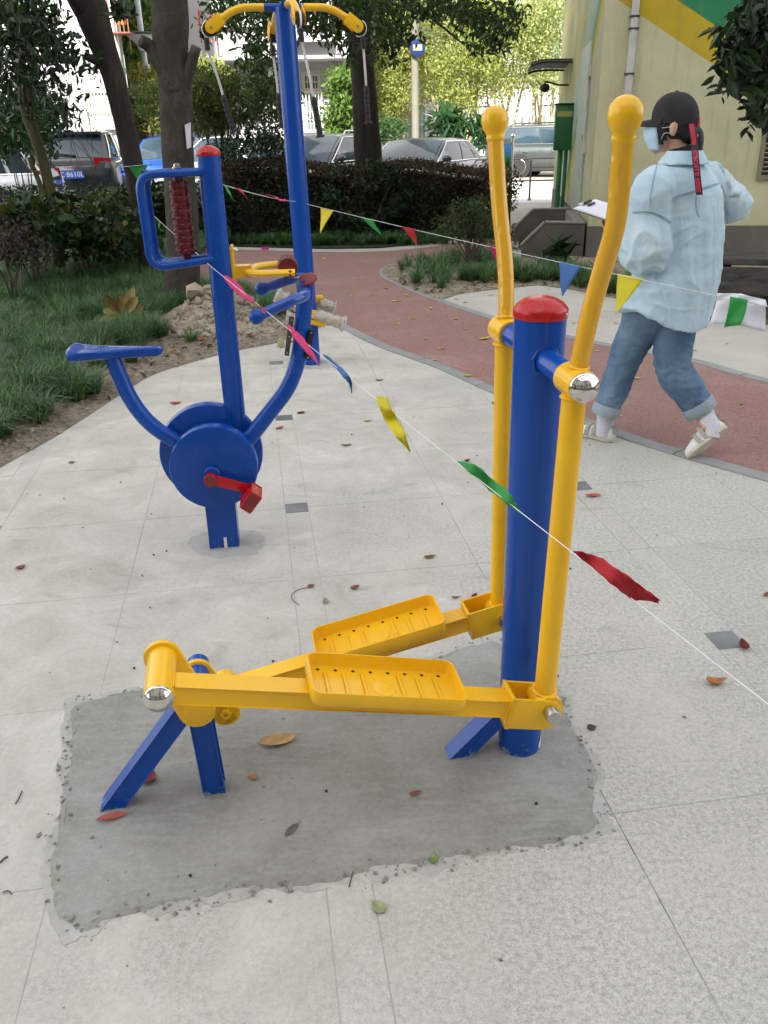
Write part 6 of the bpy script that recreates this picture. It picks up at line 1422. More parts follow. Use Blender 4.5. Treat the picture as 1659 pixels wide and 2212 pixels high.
def hand(w_, d, pal, curl, thumb):
    """palm with five bent fingers; d along the hand, pal = palm normal"""
    d = d.normalized(); sd_ = pal.cross(d).normalized(); c = w_+d*.05
    body.loft([[w_+d*t+sd_*x*ww+pal*y*.013 for x, y in ((-1, -.8), (0, -1), (1, -.8), (1, .8), (0, 1), (-1, .8))] for t, ww in ((-.02, .024), (.015, .027), (.05, .037), (.088, .040), (.094, .036))])
    for k, L in enumerate((.062, .072, .068, .052)):
        o = w_+d*.088+sd_*(-.030+.020*k); P = [o-d*.015]; dd = d.copy(); p = o
        for j, fr_ in enumerate((.42, .32, .26)): dd = (dd*math.cos(curl*(.6+.5*j))+pal*math.sin(curl*(.6+.5*j))).normalized(); p = p+dd*L*fr_; P.append(p)
        body.tube(P, [.0085, .0085, .0075, .0062], 10)
    o = w_+d*.025-sd_*.028*thumb; body.tube([o, o-sd_*.022*thumb+d*.022+pal*.012, o-sd_*.026*thumb+d*.048+pal*.03, o-sd_*.018*thumb+d*.066+pal*.042], [.012, .0105, .009, .007], 10)
hand(Lw, (pf*.9+pl_*.25+ZZ*.10), Vector((0, 0, 1)), .42, 1); hand(Rw, (pl_*.8+pf*.3-ZZ*.4), -pf, .5, -1)
Lh, Rh = Vector((1.315, 4.035, .80)), Vector((1.450, 4.130, .80)); Lk, Rk = Vector((1.243, 4.18, .425)), Vector((1.432, 4.005, .425)); La, Ra = Vector((1.168, 4.162, .095)), Y(1522, 905, 3.92)
for h_, k_, a_ in ((Lh, Lk, La), (Rh, Rk, Ra)): body.tube(spline([h_, k_, a_], 6), [.082]+[.075]*3+[.055]*3+[.048]*3+[.038]*3, 16)
footL = (Vector((1.062, 4.27, 0))-Vector((1.205, 4.14, 0))).normalized(); tR, hR_ = Vector((1.525, 3.86, .03)), Y(1541, 926, 3.87); footR = (tR-hR_).normalized()
body.tube([La, La-ZZ*.055, La-ZZ*.06+footL*.02], [.036, .034, .026], 12); body.tube([Ra, hR_+footR*.03+ZZ*.02], [.036, .030], 12)
V, N, F = fuse(body, .0048, 4); setmesh('body', V, F, SK, per, smooth=True)
# ---- jeans
jn = MB(); jn.loft([eli((1.385, 4.08, .90), .155, .12), eli((1.383, 4.08, .80), .175, .135), eli((1.382, 4.085, .70), .168, .125), eli((1.382, 4.088, .655), .10, .07)])
def leg(h_, k_, a_, rads):
    P = spline([h_+ZZ*.02, h_.lerp(k_, .5), k_, k_.lerp(a_, .55), a_], 5); k = len(P); R = [float(np.interp(i/(k-1), np.linspace(0, 1, len(rads)), rads)) for i in range(k)]; jn.tube(P, R, 24)
Lc, Rc = Vector((1.166, 4.160, .150)), Vector((1.578, 3.955, .225))
leg(Lh, Lk, Lc, [.108, .106, .092, .083, .078, .070, .065]); leg(Rh, Rk, Rc, [.106, .104, .094, .086, .086, .078, .072])
V, N, F = fuse(jn, .0060, 8)
def fold(V, N, A, fn): return V+N*np.array([A(v)*fn(v) for v in V])[:, None]
def nz(v, s): return mn.noise(Vector((v[0]*s[0], v[1]*s[1], v[2]*s[2])))
def jf(v):
    kz = math.exp(-((v[2]-.44)/.10)**2)+.7*math.exp(-((v[2]-.22)/.07)**2)+.5*math.exp(-((v[2]-.66)/.08)**2)
    return (abs(nz(v, (11, 11, 30)))-.2)*kz*1.6+nz(v, (7, 7, 12))*.5+nz(v, (22, 22, 40))*.25
V = fold(V, N, lambda v: .010, jf)
def m_denim(name, c1, c2, fade, zc=None):
    m, t, b, n, l = _new(name); p = pos(n, l); a = noise(n, l, p, 7, 5, .65, .4); f = noise(n, l, p, 300, 2, .5)
    tw = n.new('ShaderNodeTexWave'); tw.inputs['Scale'].default_value = 150; tw.inputs['Distortion'].default_value = 2; tw.bands_direction = 'DIAGONAL'; l.new(p, tw.inputs['Vector'])
    c = ramp(n, l, a, [(.3, c1), (.72, c2)]); c = mixc(n, l, .18, c, ramp(n, l, f, [(.3, c1), (.7, fade)])); c = mixc(n, l, ramp(n, l, noise(n, l, pos(n, l, (1, 1, .5)), 4.5, 3, .5), [(.45, (0, 0, 0)), (.7, (.45, .45, .45))]), c, fade)
    l.new(c, b.inputs['Base Color']); b.inputs['Roughness'].default_value = .92; b.inputs['Specular IOR Level'].default_value = .15
    fo = noise(n, l, pos(n, l, (1, 1, .6)), 26, 5, .65, 1.2); cr = n.new('ShaderNodeTexVoronoi'); cr.feature = 'DISTANCE_TO_EDGE'; cr.inputs['Scale'].default_value = 9; l.new(mixc(n, l, .12, pos(n, l, (1, 1, .55)), n.new('ShaderNodeTexNoise').outputs['Color']), cr.inputs['Vector']); bumpn(n, l, b, mixc(n, l, .16, fo, ramp(n, l, cr.outputs['Distance'], [(0, (1, 1, 1)), (.09, (0, 0, 0))])), .55, .010); return m
JEAN = m_denim('washed blue jeans', (.036, .080, .155), (.14, .24, .36), (.30, .40, .50)); JCUFF = m_denim('pale jeans turn-up', (.20, .26, .30), (.32, .39, .43), (.45, .5, .53))
jo = setmesh('jeans', V, F, JEAN, per, smooth=True)
for c_, up_, r_ in ((Lc, (Lk-Lc), .068), (Rc, (Rk-Rc), .075)):
    up_ = up_.normalized(); x, y = frame(up_); rg = []
    for h_, k in ((-.012, .97), (-.016, 1.02), (-.012, 1.06), (.012, 1.09), (.036, 1.08), (.041, 1.03), (.036, .99)): rg.append([c_+up_*h_+(x*math.cos(2*math.pi*j/28)+y*math.sin(2*math.pi*j/28))*r_*k*(1+.02*math.sin(3*2*math.pi*j/28+1)) for j in range(28)])
    MB().loft(rg, (False, False)).build('turn_up', JCUFF, jo, sharp=70)
# ---- socks and shoes
SOCK = mat('pale grey sock', (.58, .57, .62), .9, var=.1, scale=30, bump=.6, bscale=90, sc3=(1, 1, 3)); SHOE = mat('white leather', (.70, .69, .64), .5, var=.06, scale=14, bump=.1); SOLE = mat('cream rubber sole', (.55, .52, .43), .7, var=.15, scale=20); STRAPM = mat('grey shoe strap', (.34, .33, .28), .6)
MB().tube([La+ZZ*.06, La+ZZ*.02, La-ZZ*.02, La-ZZ*.06], [.047, .044, .043, .048], 20).build('sock', SOCK, per); hq = Y(1541, 926, 3.87); MB().tube([Rc+ZZ*.03, Rc.lerp(hq, .5), hq, Y(1538, 946, 3.85)], [.046, .043, .041, .034], 20).build('sock', SOCK, per)
def shoe(heel, d, up, L=.245, hs=1.0):
    d = d.normalized(); s = up.cross(d).normalized(); up = d.cross(s).normalized(); rg = []; sl = []
    ts_ = [0, .03, .1, .22, .36, .5, .64, .78, .9, .97, 1.0]; wd = [.012, .026, .034, .036, .034, .037, .043, .046, .040, .026, .010]; hh = [.055, .072, .082, .088, .086, .072, .060,   .052, .044, .034, .022]; hh = [h*hs for h in hh]
    for t, w_, h_ in zip(ts_, wd, hh):
        c = heel+d*L*t
        rg.append([c+s*w_*math.cos(a)*(1 if math.sin(a) < .2 else .92)+up*(.022+(h_-.022)*max(0, math.sin(a))**.75 if math.sin(a) >= 0 else .022+math.sin(a)*.004) for a in [2*math.pi*j/20 for j in range(20)]])
        sl.append([c+s*(w_+.004)*math.cos(a)+up*(.012+.012*(1 if math.sin(a) > 0 else -1)*abs(math.sin(a))**.3) for a in [2*math.pi*j/20 for j in range(20)]])
    u = MB().loft(rg).build('shoe', SHOE, per, sharp=60); MB().loft(sl).build('sole', SOLE, u, sharp=40)
    for t0, w_, h_ in ((.44, .040, .080*hs), (.60, .044, .066*hs)):
        c = heel+d*L*t0; ring = [c+s*(w_+.003)*math.cos(a)+up*(.022+(h_-.018)*max(0, math.sin(a))**.75) for a in np.linspace(0, math.pi, 13)]
        b = MB(); b.loft([[p-d*.010, p+d*.010, p+d*.010+up*.003, p-d*.010+up*.003] for p in ring]); b.build('shoe_strap', STRAPM, u, sharp=50)
    c = heel+d*L*.05; b = MB(); b.box(c+up*.066-d*.012, s*.016, d*.006, up*.018, .004); b.build('heel_tab', STRAPM, u)
shoe(Vector((1.217, 4.122, .0)), footL, ZZ); shoe(Y(1574, 926, 3.85), G(1492, 992)+ZZ*.004-Y(1574, 926, 3.85), pf*.9+ZZ*.45, (G(1492, 992)-Y(1574, 926, 3.85)).length*1.04, 1.2)
# ---- shirt: torso and two wide sleeves grown together
sh = MB()
def hem(t): c2 = math.cos(2*t); return .045*c2-.045*(1-abs(c2))*.0+(-.035 if math.sin(t) < 0 else .005)*abs(math.sin(t))
def sx(px, py, yy): return Y(px, py, yy)
sec = [(1.393, 4.10, 1.372, .068, .058), (1.392, 4.10, 1.345, .095, .078), (1.392, 4.10, 1.318, .155, .100), (1.392, 4.095, 1.28, .205, .118), (1.415, 4.10, 1.22, .216, .138), (1.430, 4.105, 1.12, .216, .152), (1.430, 4.105, 1.00, .220, .162), (1.418, 4.095, .88, .234, .172), (1.398, 4.08, .76, .256, .182)]
rg = [eli((x, y, z), a, b_, n=48) for x, y, z, a, b_ in sec]
rg.append(eli((1.378, 4.066, .690), .272, .188, n=48, hem=hem)); sh.loft(rg)
LC = Vector((1.180, 4.085, 1.00)); RCf = Vector((1.668, 4.265, 1.125))
LP_ = spline([Ls-pl_*.09-ZZ*.01, Ls+pl_*.015, Ls.lerp(Le, .5)+pl_*.02, Le+pl_*.01-pf*.02, LC], 5); k = len(LP_)
sh.tube(LP_, [float(np.interp(i/(k-1), [0, .2, .45, .7, .88, 1], [.075, .092, .094, .096, .086, .062])) for i in range(k)], 26)
RP_ = spline([Rs+pl_*.09-ZZ*.01, Rs-pl_*.01, Rs.lerp(Re, .5), Re+pf*.0, RCf], 5); k = len(RP_)
sh.tube(RP_, [float(np.interp(i/(k-1), [0, .2, .5, .8, 1], [.075, .088, .080, .068, .054])) for i in range(k)], 26)
V, N, F = fuse(sh, .0062, 7)
AXL = np.array(pl_); AXF = np.array(pf); CC = np.array([1.39, 4.08])
def shirt_f(v):
    a = (v[0]-1.415)*pl_.x+(v[1]-4.095)*pl_.y; b_ = (v[0]-1.415)*pf.x+(v[1]-4.095)*pf.y; z = v[2]
    L = a > .225 or (a > .17 and z > 1.2); Rr = a < -.225 or (a < -.19 and z > 1.2); out = 0
    ridge = lambda q, s_: (1-abs(nz(q, s_))*2.6)
    if L: out += .55*max(-.6, ridge((a+.25*b_, b_, z+a*.8), (15, 11, 5.5)))*max(0, min(1, (1.26-z)*6+.3))+.35*max(-.4, ridge(v, (13, 13, 26)))*max(0, min(1, (1.06-z)*8))
    elif Rr: out += .55*max(-.6, ridge((a, b_, z+a*1.2), (9, 9, 20)))+.2*nz(v, (20, 20, 20))
    dn = max(0, min(1, (1.20-z)*8))
    if not (L or Rr) and b_ < .06: out += dn*(.62*max(-.7, ridge((a, b_, z), (11, 4, 1.3)))+.35*nz((a, b_, z), (34, 9, 2.6))+.45*max(0, ridge((a+z*.6, b_, z*1.0), (7, 5, 11))-.55))+.12*nz(v, (14, 14, 24))*min(1, dn+.4)
    if not (L or Rr): out -= dn*1.25*math.exp(-((a+.055)/.011)**2)*max(0, min(1, (z-.85)*3)) if b_ < 0 else 0
    return out*(.30+.70*max(0, min(1, (z-.70)*6)))
V = fold(V, N, lambda v: .024, shirt_f)
SHIRT = m_denim('pale washed denim shirt', (.38, .53, .62), (.49, .635, .71), (.62, .72, .77)); SEAM = m_denim('shirt seam', (.24, .36, .45), (.33, .46, .54), (.45, .55, .6))
so_s = setmesh('shirt', V, F, SHIRT, per, smooth=True); bvh = BVHTree.FromPolygons([tuple(v) for v in V], F); EYE = Vector((0, 0, CAM_H))
def on_shirt(px, py, off=.0015):
    d = ray(px, py).normalized(); h_ = bvh.ray_cast(EYE, d)
    return (h_[0]+h_[1]*off*(1 if h_[1].dot(d) < 0 else -1)) if h_[0] is not None else None
def seam(pts, r=.0026):
    P = []
    for a, b_ in zip(pts[:-1], pts[1:]):
        for i in range(7):
            q = on_shirt(a[0]+(b_[0]-a[0])*i/7, a[1]+(b_[1]-a[1])*i/7)
            if q is not None and (not P or (q-P[-1]).length < .09): P.append(q)
    if len(P) > 3: MB().tube(P, r, 6).build('seam', SEAM, so_s)
seam([(1452, 432), (1466, 424), (1490, 418), (1520, 408), (1558, 396)]); seam([(1452, 429), (1466, 421), (1490, 415), (1520, 405), (1558, 393)], .0018)
seam([(1420, 352), (1412, 385), (1405, 420), (1404, 452)]); seam([(1368, 457), (1392, 456), (1410, 458), (1432, 468), (1452, 482)]); seam([(1368, 460), (1392, 459), (1410, 461), (1432, 471), (1450, 485)], .0018)
seam([(1559, 400), (1569, 430), (1571, 470), (1573, 500)]); seam([(1504, 424), (1503, 440), (1505, 455), (1510, 470)], .0022)
# collar, rolled cuffs
cl = MB(); cr_ = []
for j in range(22):
    t = math.pi*(.0)+2*math.pi*(j/21*.86-.43)-math.pi/2
    dv = pl_*math.cos(t)+pf*math.sin(t); b0 = Vector((1.393, 4.10, 1.345))+pl_*.080*math.cos(t)+pf*.068*math.sin(t)
    cr_.append([b0-dv*.004+ZZ*.0, b0-dv*.008+ZZ*.050, b0+dv*.004+ZZ*.056, b0+dv*.040+ZZ*(.004+.004*math.sin(9*t)), b0+dv*.036+ZZ*-.002, b0+dv*.004+ZZ*.040])
cl.loft(cr_).build('collar', SHIRT, so_s, sharp=60)
def cuff(c, d, r_, L):
    d = d.normalized(); x, y = frame(d); rg = []
    for h_, k in ((-L*.5, 1.0), (-L*.52, 1.08), (-L*.4, 1.14), (0, 1.17), (L*.4, 1.14), (L*.54, 1.05), (L*.5, .96)):
        rg.append([c+d*h_+(x*math.cos(a)+y*math.sin(a))*r_*k*(1+.03*math.sin(3*a+h_*60)) for a in [2*math.pi*j/30 for j in range(30)]])
    MB().loft(rg).build('rolled_cuff', SHIRT, so_s, sharp=70)
cuff(LC, Lw-Le, .064, .05); cuff(RCf, Rw-Re, .053, .05)
INK = mat('black jersey', (.012, .014, .022), .85, var=.2, scale=30, bump=.3, bscale=50)
MB().tube([LC-pf*.02, LC.lerp(Lw, .5), Lw+(Lw-Le)*.02], [.050, .046, .040], 18).build('undershirt_sleeve', INK, per); MB().tube([RCf, RCf.lerp(Rw, .5), Rw], [.050, .047, .040], 18).build('undershirt_sleeve', INK, per)
MB().tube([nk-ZZ*.03, nk+ZZ*.02, nk+ZZ*.062+hf*.008, nk+ZZ*.078+hf*.012], [.074, .066, .062, .058], 24).build('turtleneck', INK, per)
# ---- hair, cap, mask, ribbon
HAIR = mat('black hair', (.010, .008, .008), .42, var=.4, scale=4, bump=.8, bscale=30, sc3=(8, 8, 1), dist=.006)
hr = MB(); ellip(hr, Hh(-.030, 0, -.004), .084, .080, .080, 20); ellip(hr, Hh(-.065, 0, -.045), .050, .062, .050, 16); ellip(hr, Hh(.035, .068, -.014), .030, .010, .030, 12); ellip(hr, Hh(.035, -.068, -.014), .030, .010, .030, 12)
bun = Hh(-.115, .004, -.05); hr.tube(spline([Hh(-.085, 0, -.02), bun, bun+Vector((.004, -.01, -.05)), bun+Vector((.004, -.012, -.10))], 4), [.02]+[.022]*3+[.022]*4+[.020]*3+[.014, .006], 14)
for k in range(7): hr.tube([Hh(.012+.008*k, .070, .01), Hh(.018+.006*k, .071, -.04), Hh(.012+.005*k, .066, -.07-.006*k)], [.006, .005, .0015], 6)
Vh, Nh, Fh = fuse(hr, .0055, 3); setmesh('hair', Vh, Fh, HAIR, per, smooth=True)
# ear kept in front of the hair
er = MB(); 
ellip(er, Hh(-.010, .0835, -.022), .017, .006, .030, 14); ellip(er, Hh(-.014, .088, -.012), .013, .005, .020, 12); Ve, Ne, Fe = fuse(er, .003, 2); setmesh('ear', Ve, Fe, SK, per, smooth=True)
CAPM = mat('black cotton cap', (.016, .016, .017), .85, var=.25, scale=14, bump=.25, bscale=120)
cp_ = MB(); rg = []
for i in range(13):
    t = i/12*math.pi/2; ring = []
    for j in range(36):
        a = 2*math.pi*j/36; rr = math.cos(t)**.82; seamr = 1-.010*max(0, 1-abs(((j/6+.5) % 1)-.5)*10)*(1 if t > .1 else 0)
        ring.append(Hh(-.012+.104*rr*math.cos(a)*seamr, .087*rr*math.sin(a)*seamr, .026+.104*math.sin(t)**.92-(.010*(1-math.cos(a))*(1-t/1.57))))
    rg.append(ring)
rg = [[p-hu*.016 for p in rg[0]]]+rg
cpo = cp_.loft(rg).build('cap', CAPM, per, sharp=70); MB().ball(Hh(-.012, 0, .130), .008, 10, (1, 1, .6)).build('cap_button', CAPM, cpo)
br = []
for j in range(17):
    a = -1.15+2.3*j/16; e = Hh(-.012+.102*math.cos(a), .086*math.sin(a), .026); lip = .072*math.cos(a*1.25)**.6 if math.cos(a*1.25) > 0 else 0
    br.append([e, e+hf*lip*.5-hu*.004, e+hf*lip-hu*(.020+.012*(a/1.15)**2), e+hf*lip-hu*(.025+.012*(a/1.15)**2), e+hf*lip*.5-hu*.010, e-hu*.006])
MB().loft(br).build('cap_brim', CAPM, cpo, sharp=50)
MASK = mat('pale blue face mask', (.50, .66, .80), .8, var=.04, scale=30); mk = []
for i in range(9):
    v = i/8; row = []
    for j in range(15):
        u = -1+2*j/14; ang = u*1.12; bul = .030*(1-abs(v-.42)*1.5)*(1-u*u); z = .008-.112*v-.01*abs(u)*(1-v)
        rr = .086-.018*v*v; row.append(Hh(.006+rr*math.cos(ang)+bul*.75+.012, (rr*.88)*math.sin(ang), z+.003*math.sin(v*19)))
    mk.append(row)
b = MB(); b.V = [tuple(p) for r in mk for p in r]; b.F = [(i*15+j, i*15+j+1, (i+1)*15+j+1, (i+1)*15+j) for i in range(8) for j in range(14)]
mo = b.build('face_mask', MASK, per, sharp=None); sf = mo.modifiers.new('thickness', 'SOLIDIFY'); sf.thickness = .0025; sf.offset = 1
for s_ in (1, -1):
    for r in (1, 7): MB().tube(spline([mk[r][14 if s_ > 0 else 0], Hh(.030, s_*.080, -.010-.03*(r/7)), Hh(.0, s_*.086, -.012-.026*(r > 3))], 4), .0010, 6).build('ear_loop', WHITE, mo)
# ribbon hanging from the back strap of the cap
RB = [Y(1493, 262, 4.075), Y(1497, 285, 4.03), Y(1501, 318, 4.00), Y(1503, 345, 3.945), Y(1507, 385, 3.915), Y(1511, 421, 3.905)]
RBP = spline(RB, 6); rd = MAT_R = mat('red black woven ribbon', (.020, .006, .009), .7, var=.2, scale=60)
side = Vector((.95, .2, 0)).normalized(); b = MB()
b.loft([[p-side*.0165, p+side*.0165, p+side*.0165+Vector((0, .0016, 0)), p-side*.0165+Vector((0, .0016, 0))] for p in RBP]); rbo = b.build('cap_ribbon', rd, cpo, sharp=40)
INKR = mat('red woven letters', (.62, .02, .07), .7)
cu = bpy.data.curves.new('ribbon_text', 'FONT'); cu.body = 'ETBOITE'; cu.size = .023; cu.extrude = .0003; cu.offset = .0006; cu.resolution_u = 3; cu.space_character = .95
to = bpy.data.objects.new('ribbon_text', cu); COL.objects.link(to); bpy.context.view_layer.update(); me = bpy.data.meshes.new_from_object(to.evaluated_get(bpy.context.evaluated_depsgraph_get())); bpy.data.objects.remove(to)
tx0, tx1 = Y(1503, 341, 3.945), Y(1509, 400, 3.912); xd = (tx1-tx0).normalized(); yd = (side-xd*side.dot(xd)).normalized(); nd = xd.cross(yd)
w_ = max(v.co.x for v in me.vertices); kx = None
cum = [0]
for a, b_ in zip(RBP[:-1], RBP[1:]): cum.append(cum[-1]+(b_-a).length)
kx = .36*cum[-1]/w_
for v in me.vertices:
    s_ = .42*cum[-1]+v.co.x*kx; i = max(0, min(len(cum)-2, next((i for i in range(len(cum)-1) if cum[i+1] >= s_), len(cum)-2))); q = RBP[i].lerp(RBP[i+1], (s_-cum[i])/(cum[i+1]-cum[i]))
    v.co = q+side*(v.co.y-.009)*1.15+Vector((0, -1, 0))*(v.co.z+.0008)-ORG[per]
link('ribbon_text', me, cpo, INKR)
def rline(px0, py0, px1, py1, y0, y1, w_):
    a, b_ = Y(px0, py0, y0), Y(px1, py1, y1); o = MB(); o.loft([[p-side*w_, p+side*w_, p+side*w_+Vector((0, -.0004, 0)), p-side*w_+Vector((0, -.0004, 0))] for p in (a.lerp(b_, t) for t in np.linspace(0, 1, 5))]); return o
for dx in (-4.5, -1, 2.5):
    pts_ = [p+side*dx*.0022+Vector((0, -.0009, 0)) for p in RBP]
    for lo, hi in ((.02, .36), (.80, .97)):
        q = [p for p, c in zip(pts_, cum) if lo*cum[-1] <= c <= hi*cum[-1]]
        if len(q) > 1:
            b = MB(); b.loft([[p-side*.0026, p+side*.0026, p+side*.0026+Vector((0, -.0004, 0)), p-side*.0026+Vector((0, -.0004, 0))] for p in q]); b.build('ribbon_stripe', INKR, cpo)
MB().box(Hh(-.108, .01, -.002), hf*.006, hl*.02, hu*.014, .004).build('cap_strap', INKR, cpo); MB().tube([Hh(-.108, .012, -.045), Hh(-.112, .02, -.055), Hh(-.11, .03, -.06)], .006, 8).build('hair_tie', mat('pink hair tie', (.65, .35, .32), .5), per)
# clipboard in the left hand
cA, cB = Y(1257, 441, 4.46), Y(1382, 482, 4.24); cdv = (cB-cA); cm_ = (cA+cB)/2; dz = cdv.normalized(); sz = (Vector((dz.y, -dz.x, 0)).normalized()*-1); sz = (sz*.95+ZZ*.13).normalized(); un = dz.cross(sz).normalized(); un = un if un.z > 0 else -un
cb_ = thing('clipboard', 'clipboard with white papers held level in front of the person', 'clipboard', cm_)
MB().box(cm_, dz*cdv.length/2, sz*.11, un*.002, .0015).build('board', mat('brown hardboard', (.12, .075, .045), .6, var=.2, scale=30), cb_)
for k in range(3): MB().box(cm_+un*(.0035+.0022*k)+dz*(.004*k-.002), dz*(cdv.length/2-.012), sz*(.104-.001*k), un*.0009).build('paper_sheet', PAPER, cb_, smooth=False)
cc_ = cm_-dz*(cdv.length/2-.018); MB().box(cc_+un*.012, dz*.012, sz*.05, un*.004, .003).build('clip', STEEL, cb_); MB().tube([cc_+un*.02-sz*.03+dz*.012, cc_+un*.020+sz*.03+dz*.012], .006, 10).build('clip_roll', BLACK, cb_)
MB().tube([cc_+dz*.035-sz*.03+un*.015, cc_+dz*.035+sz*.03+un*.015], .0055, 8).build('pen', BLACK, cb_)

# ================================================================== BUNTING
CORD = mat('white bunting tape', (.74, .74, .77), .7, var=.05)
def flagmat(n_, c):
    nm = 'flag '+n_
    if nm in MATS: return MATS[nm]
    m, t, b, n, l = _new(nm); b.inputs['Base Color'].default_value = (*c, 1); b.inputs['Roughness'].default_value = .6
    tr = n.new('ShaderNodeBsdfTranslucent'); tr.inputs[0].default_value = (*c, 1); mx = n.new('ShaderNodeMixShader'); mx.inputs[0].default_value = .35; l.new(b.outputs[0], mx.inputs[1]); l.new(tr.outputs[0], mx.inputs[2]); l.new(mx.outputs[0], n['Material Output'].inputs[0])
    p = pos(n, l); bumpn(n, l, b, noise(n, l, p, 40, 4, .6, .5), .4, .006); MATS[nm] = m; return m
FC = dict(yellow=(.75, .66, .02), green=(.05, .42, .10), red=(.55, .02, .035), pink=(.72, .03, .20), blue=(.06, .19, .48))
def bunting(label, nodes, r, flags, flat=.35):
    """nodes: world points of the tape; flags: (colour, px a, px b on the tape, px tip)"""
    o = thing('bunting', label, 'bunting', nodes[0], 'strings of triangular flags round the new machines')
    P = []
    for a, b_ in zip(nodes[:-1], nodes[1:]):
        for i in range(24):
            t = i/24; p = a.lerp(b_, t); p.z -= .012*(b_-a).length*.25*math.sin(math.pi*t); P.append(p)
    P.append(nodes[-1]); MB().tube(P, r, 8, flat=flat).build('cord', CORD, o)
    def near(px, py):
        d = ray(px, py).normalized(); best = min(P, key=lambda p: ((p-EYE)-d*(p-EYE).dot(d)).length); return best
    for i, fl in enumerate(flags):
        c_ = fl[0]
        if len(fl) == 2:
            b = MB(); rows = fl[1]; m_ = 4; pr_ = []
            for a2, b2 in rows:
                d_ = near((a2[0]+b2[0])/2, (a2[1]+b2[1])/2).y; pr_.append((Y(a2[0], a2[1], d_), Y(b2[0], b2[1], d_-.010)))
            L_, R__ = spline([p[0] for p in pr_], 5), spline([p[1] for p in pr_], 5)
            for j, (p, q) in enumerate(zip(L_, R__)):
                for k in range(m_+1): b.V.append(tuple(p.lerp(q, k/m_)+Vector((0, .0035*math.sin(j*1.1+k*1.7), .001*math.sin(j*2.3+k)))))
            b.F = [(j*(m_+1)+k, j*(m_+1)+k+1, (j+1)*(m_+1)+k+1, (j+1)*(m_+1)+k) for j in range(len(L_)-1) for k in range(m_)]
            f = b.build('flag', flagmat(c_, FC[c_]), o, sharp=None); f['label'] = c_+' triangular flag'; f.modifiers.new('thickness', 'SOLIDIFY').thickness = .001; continue
        c_, a, b_, tip, off = fl
        A_, B_ = near(*a), near(*b_); A_ = Y(a[0], a[1], A_.y); B_ = Y(b_[0], b_[1], B_.y)
        if (A_-B_).length < .01: B_ = A_+Vector((.02, -.01, 0))
        T_ = Y(tip[0], tip[1], (A_.y+B_.y)/2+off)
        b = MB(); n_ = 9; m_ = 6; nn = (B_-A_).cross(T_-A_).normalized(); S = (B_-A_).length
        for j in range(n_+1):
            t = j/n_
            for k in range(m_+1):
                s_ = k/m_; p = (A_*(1-s_)+B_*s_)*(1-t)+T_*t; b.V.append(tuple(p+nn*S*.05*math.sin(t*5+i*2+s_*2.2)*t*(1.2-t)))
        b.F = [(j*(m_+1)+k, j*(m_+1)+k+1, (j+1)*(m_+1)+k+1, (j+1)*(m_+1)+k) for j in range(n_) for k in range(m_)]
        f = b.build('flag', flagmat(c_, FC[c_]), o, sharp=None); f['label'] = c_+' triangular flag'
        sm_ = f.modifiers.new('thickness', 'SOLIDIFY'); sm_.thickness = .0012
    return o
P0 = Y(455, 575, 2.965); P1 = Y(1659, 1517, .9); ext = P1+(P1-P0)*.12
bunting('white flag string running from the bike column past the trainer towards the near right', [Y(298, 428, 9.45), Y(440, 560, 3.1), P0, ext], .0011,
        [('green', (330, 465), (345, 478), (352, 500), .02), ('red', (372, 492), (385, 503), (395, 520), .02), ('blue', (452, 573), (459, 580), (462, 655), .0), ('red', (556, 655), (575, 672), (572, 680), -.05),
         ('pink', [((480, 597), (487, 594)), ((500, 622), (512, 610)), ((525, 645), (531, 632)), ((546, 656), (549, 650))]),
         ('pink', [((618, 702), (622, 700)), ((640, 736), (648, 722)), ((662, 761), (668, 748)), ((690, 790), (691, 789))]),
         ('blue', [((697, 768), (703, 766)), ((721, 792), (729, 787)), ((741, 814), (750, 807)), ((755, 832), (760, 826)), ((759, 850), (760, 849))]),
         ('yellow', [((812, 856), (838, 859)), ((818, 876), (847, 885)), ((831, 908), (860, 907)), ((853, 940), (874, 934)), ((884, 976), (886, 975))]),
         ('green', [((987, 998), (989, 997)), ((1016, 1022), (1025, 1003)), ((1056, 1058), (1064, 1036)), ((1090, 1085), (1100, 1066)), ((1122, 1110), (1126, 1108))]),
         ('red', [((1238, 1193), (1241, 1191)), ((1272, 1221), (1285, 1200)), ((1316, 1257), (1334, 1229)), ((1360, 1291), (1380, 1262)), ((1420, 1303), (1426, 1297))])])
P2 = Y(1659, 661, 3.0); Pm = Y(642, 436, 5.96)
bunting('white flag string stretched behind the tall pole and across the walking person', [Y(480, 399, 3.08), Pm, P2+(P2-Pm)*.06], .0038,
        [('green', (484, 401), (490, 403), (502, 431), .05), ('red', (508, 405), (520, 408), (537, 430), .05), ('pink', (572, 420), (600, 426), (618, 434), .0), ('yellow', (693, 449), (721, 454), (692, 504), 0), ('green', (779, 469), (806, 475), (824, 507), 0), ('red', (868, 489), (895, 494), (903, 534), 0), ('pink', (1056, 531), (1078, 536), (1075, 568), 0), ('blue', (1207, 566), (1256, 576), (1214, 640), 0), ('yellow', (1335, 591), (1392, 602), (1329, 680), 0)])
bunting('short flag string wound round the leaning trunk with one green flag', [Y(262, 360, 9.4), Y(295, 358, 9.40), Y(324, 354, 9.42), Y(328, 356, 9.62)], .008, [('green', (278, 360), (319, 356), (303, 398), 0)])
sheet_d = Y(1600, 660, 3.08).y; pq = [Y(1552, 634, 3.12), Y(1600, 634, 3.10), Y(1652, 650, 3.05), Y(1652, 716, 3.05), Y(1610, 705, 3.02), Y(1531, 698, 3.10)]
ws = thing('paper_sheet', 'white paper sheet hung over the flag string at the right of the walking person', 'paper', pq[0])
b = MB(); nu, nv = 12, 8
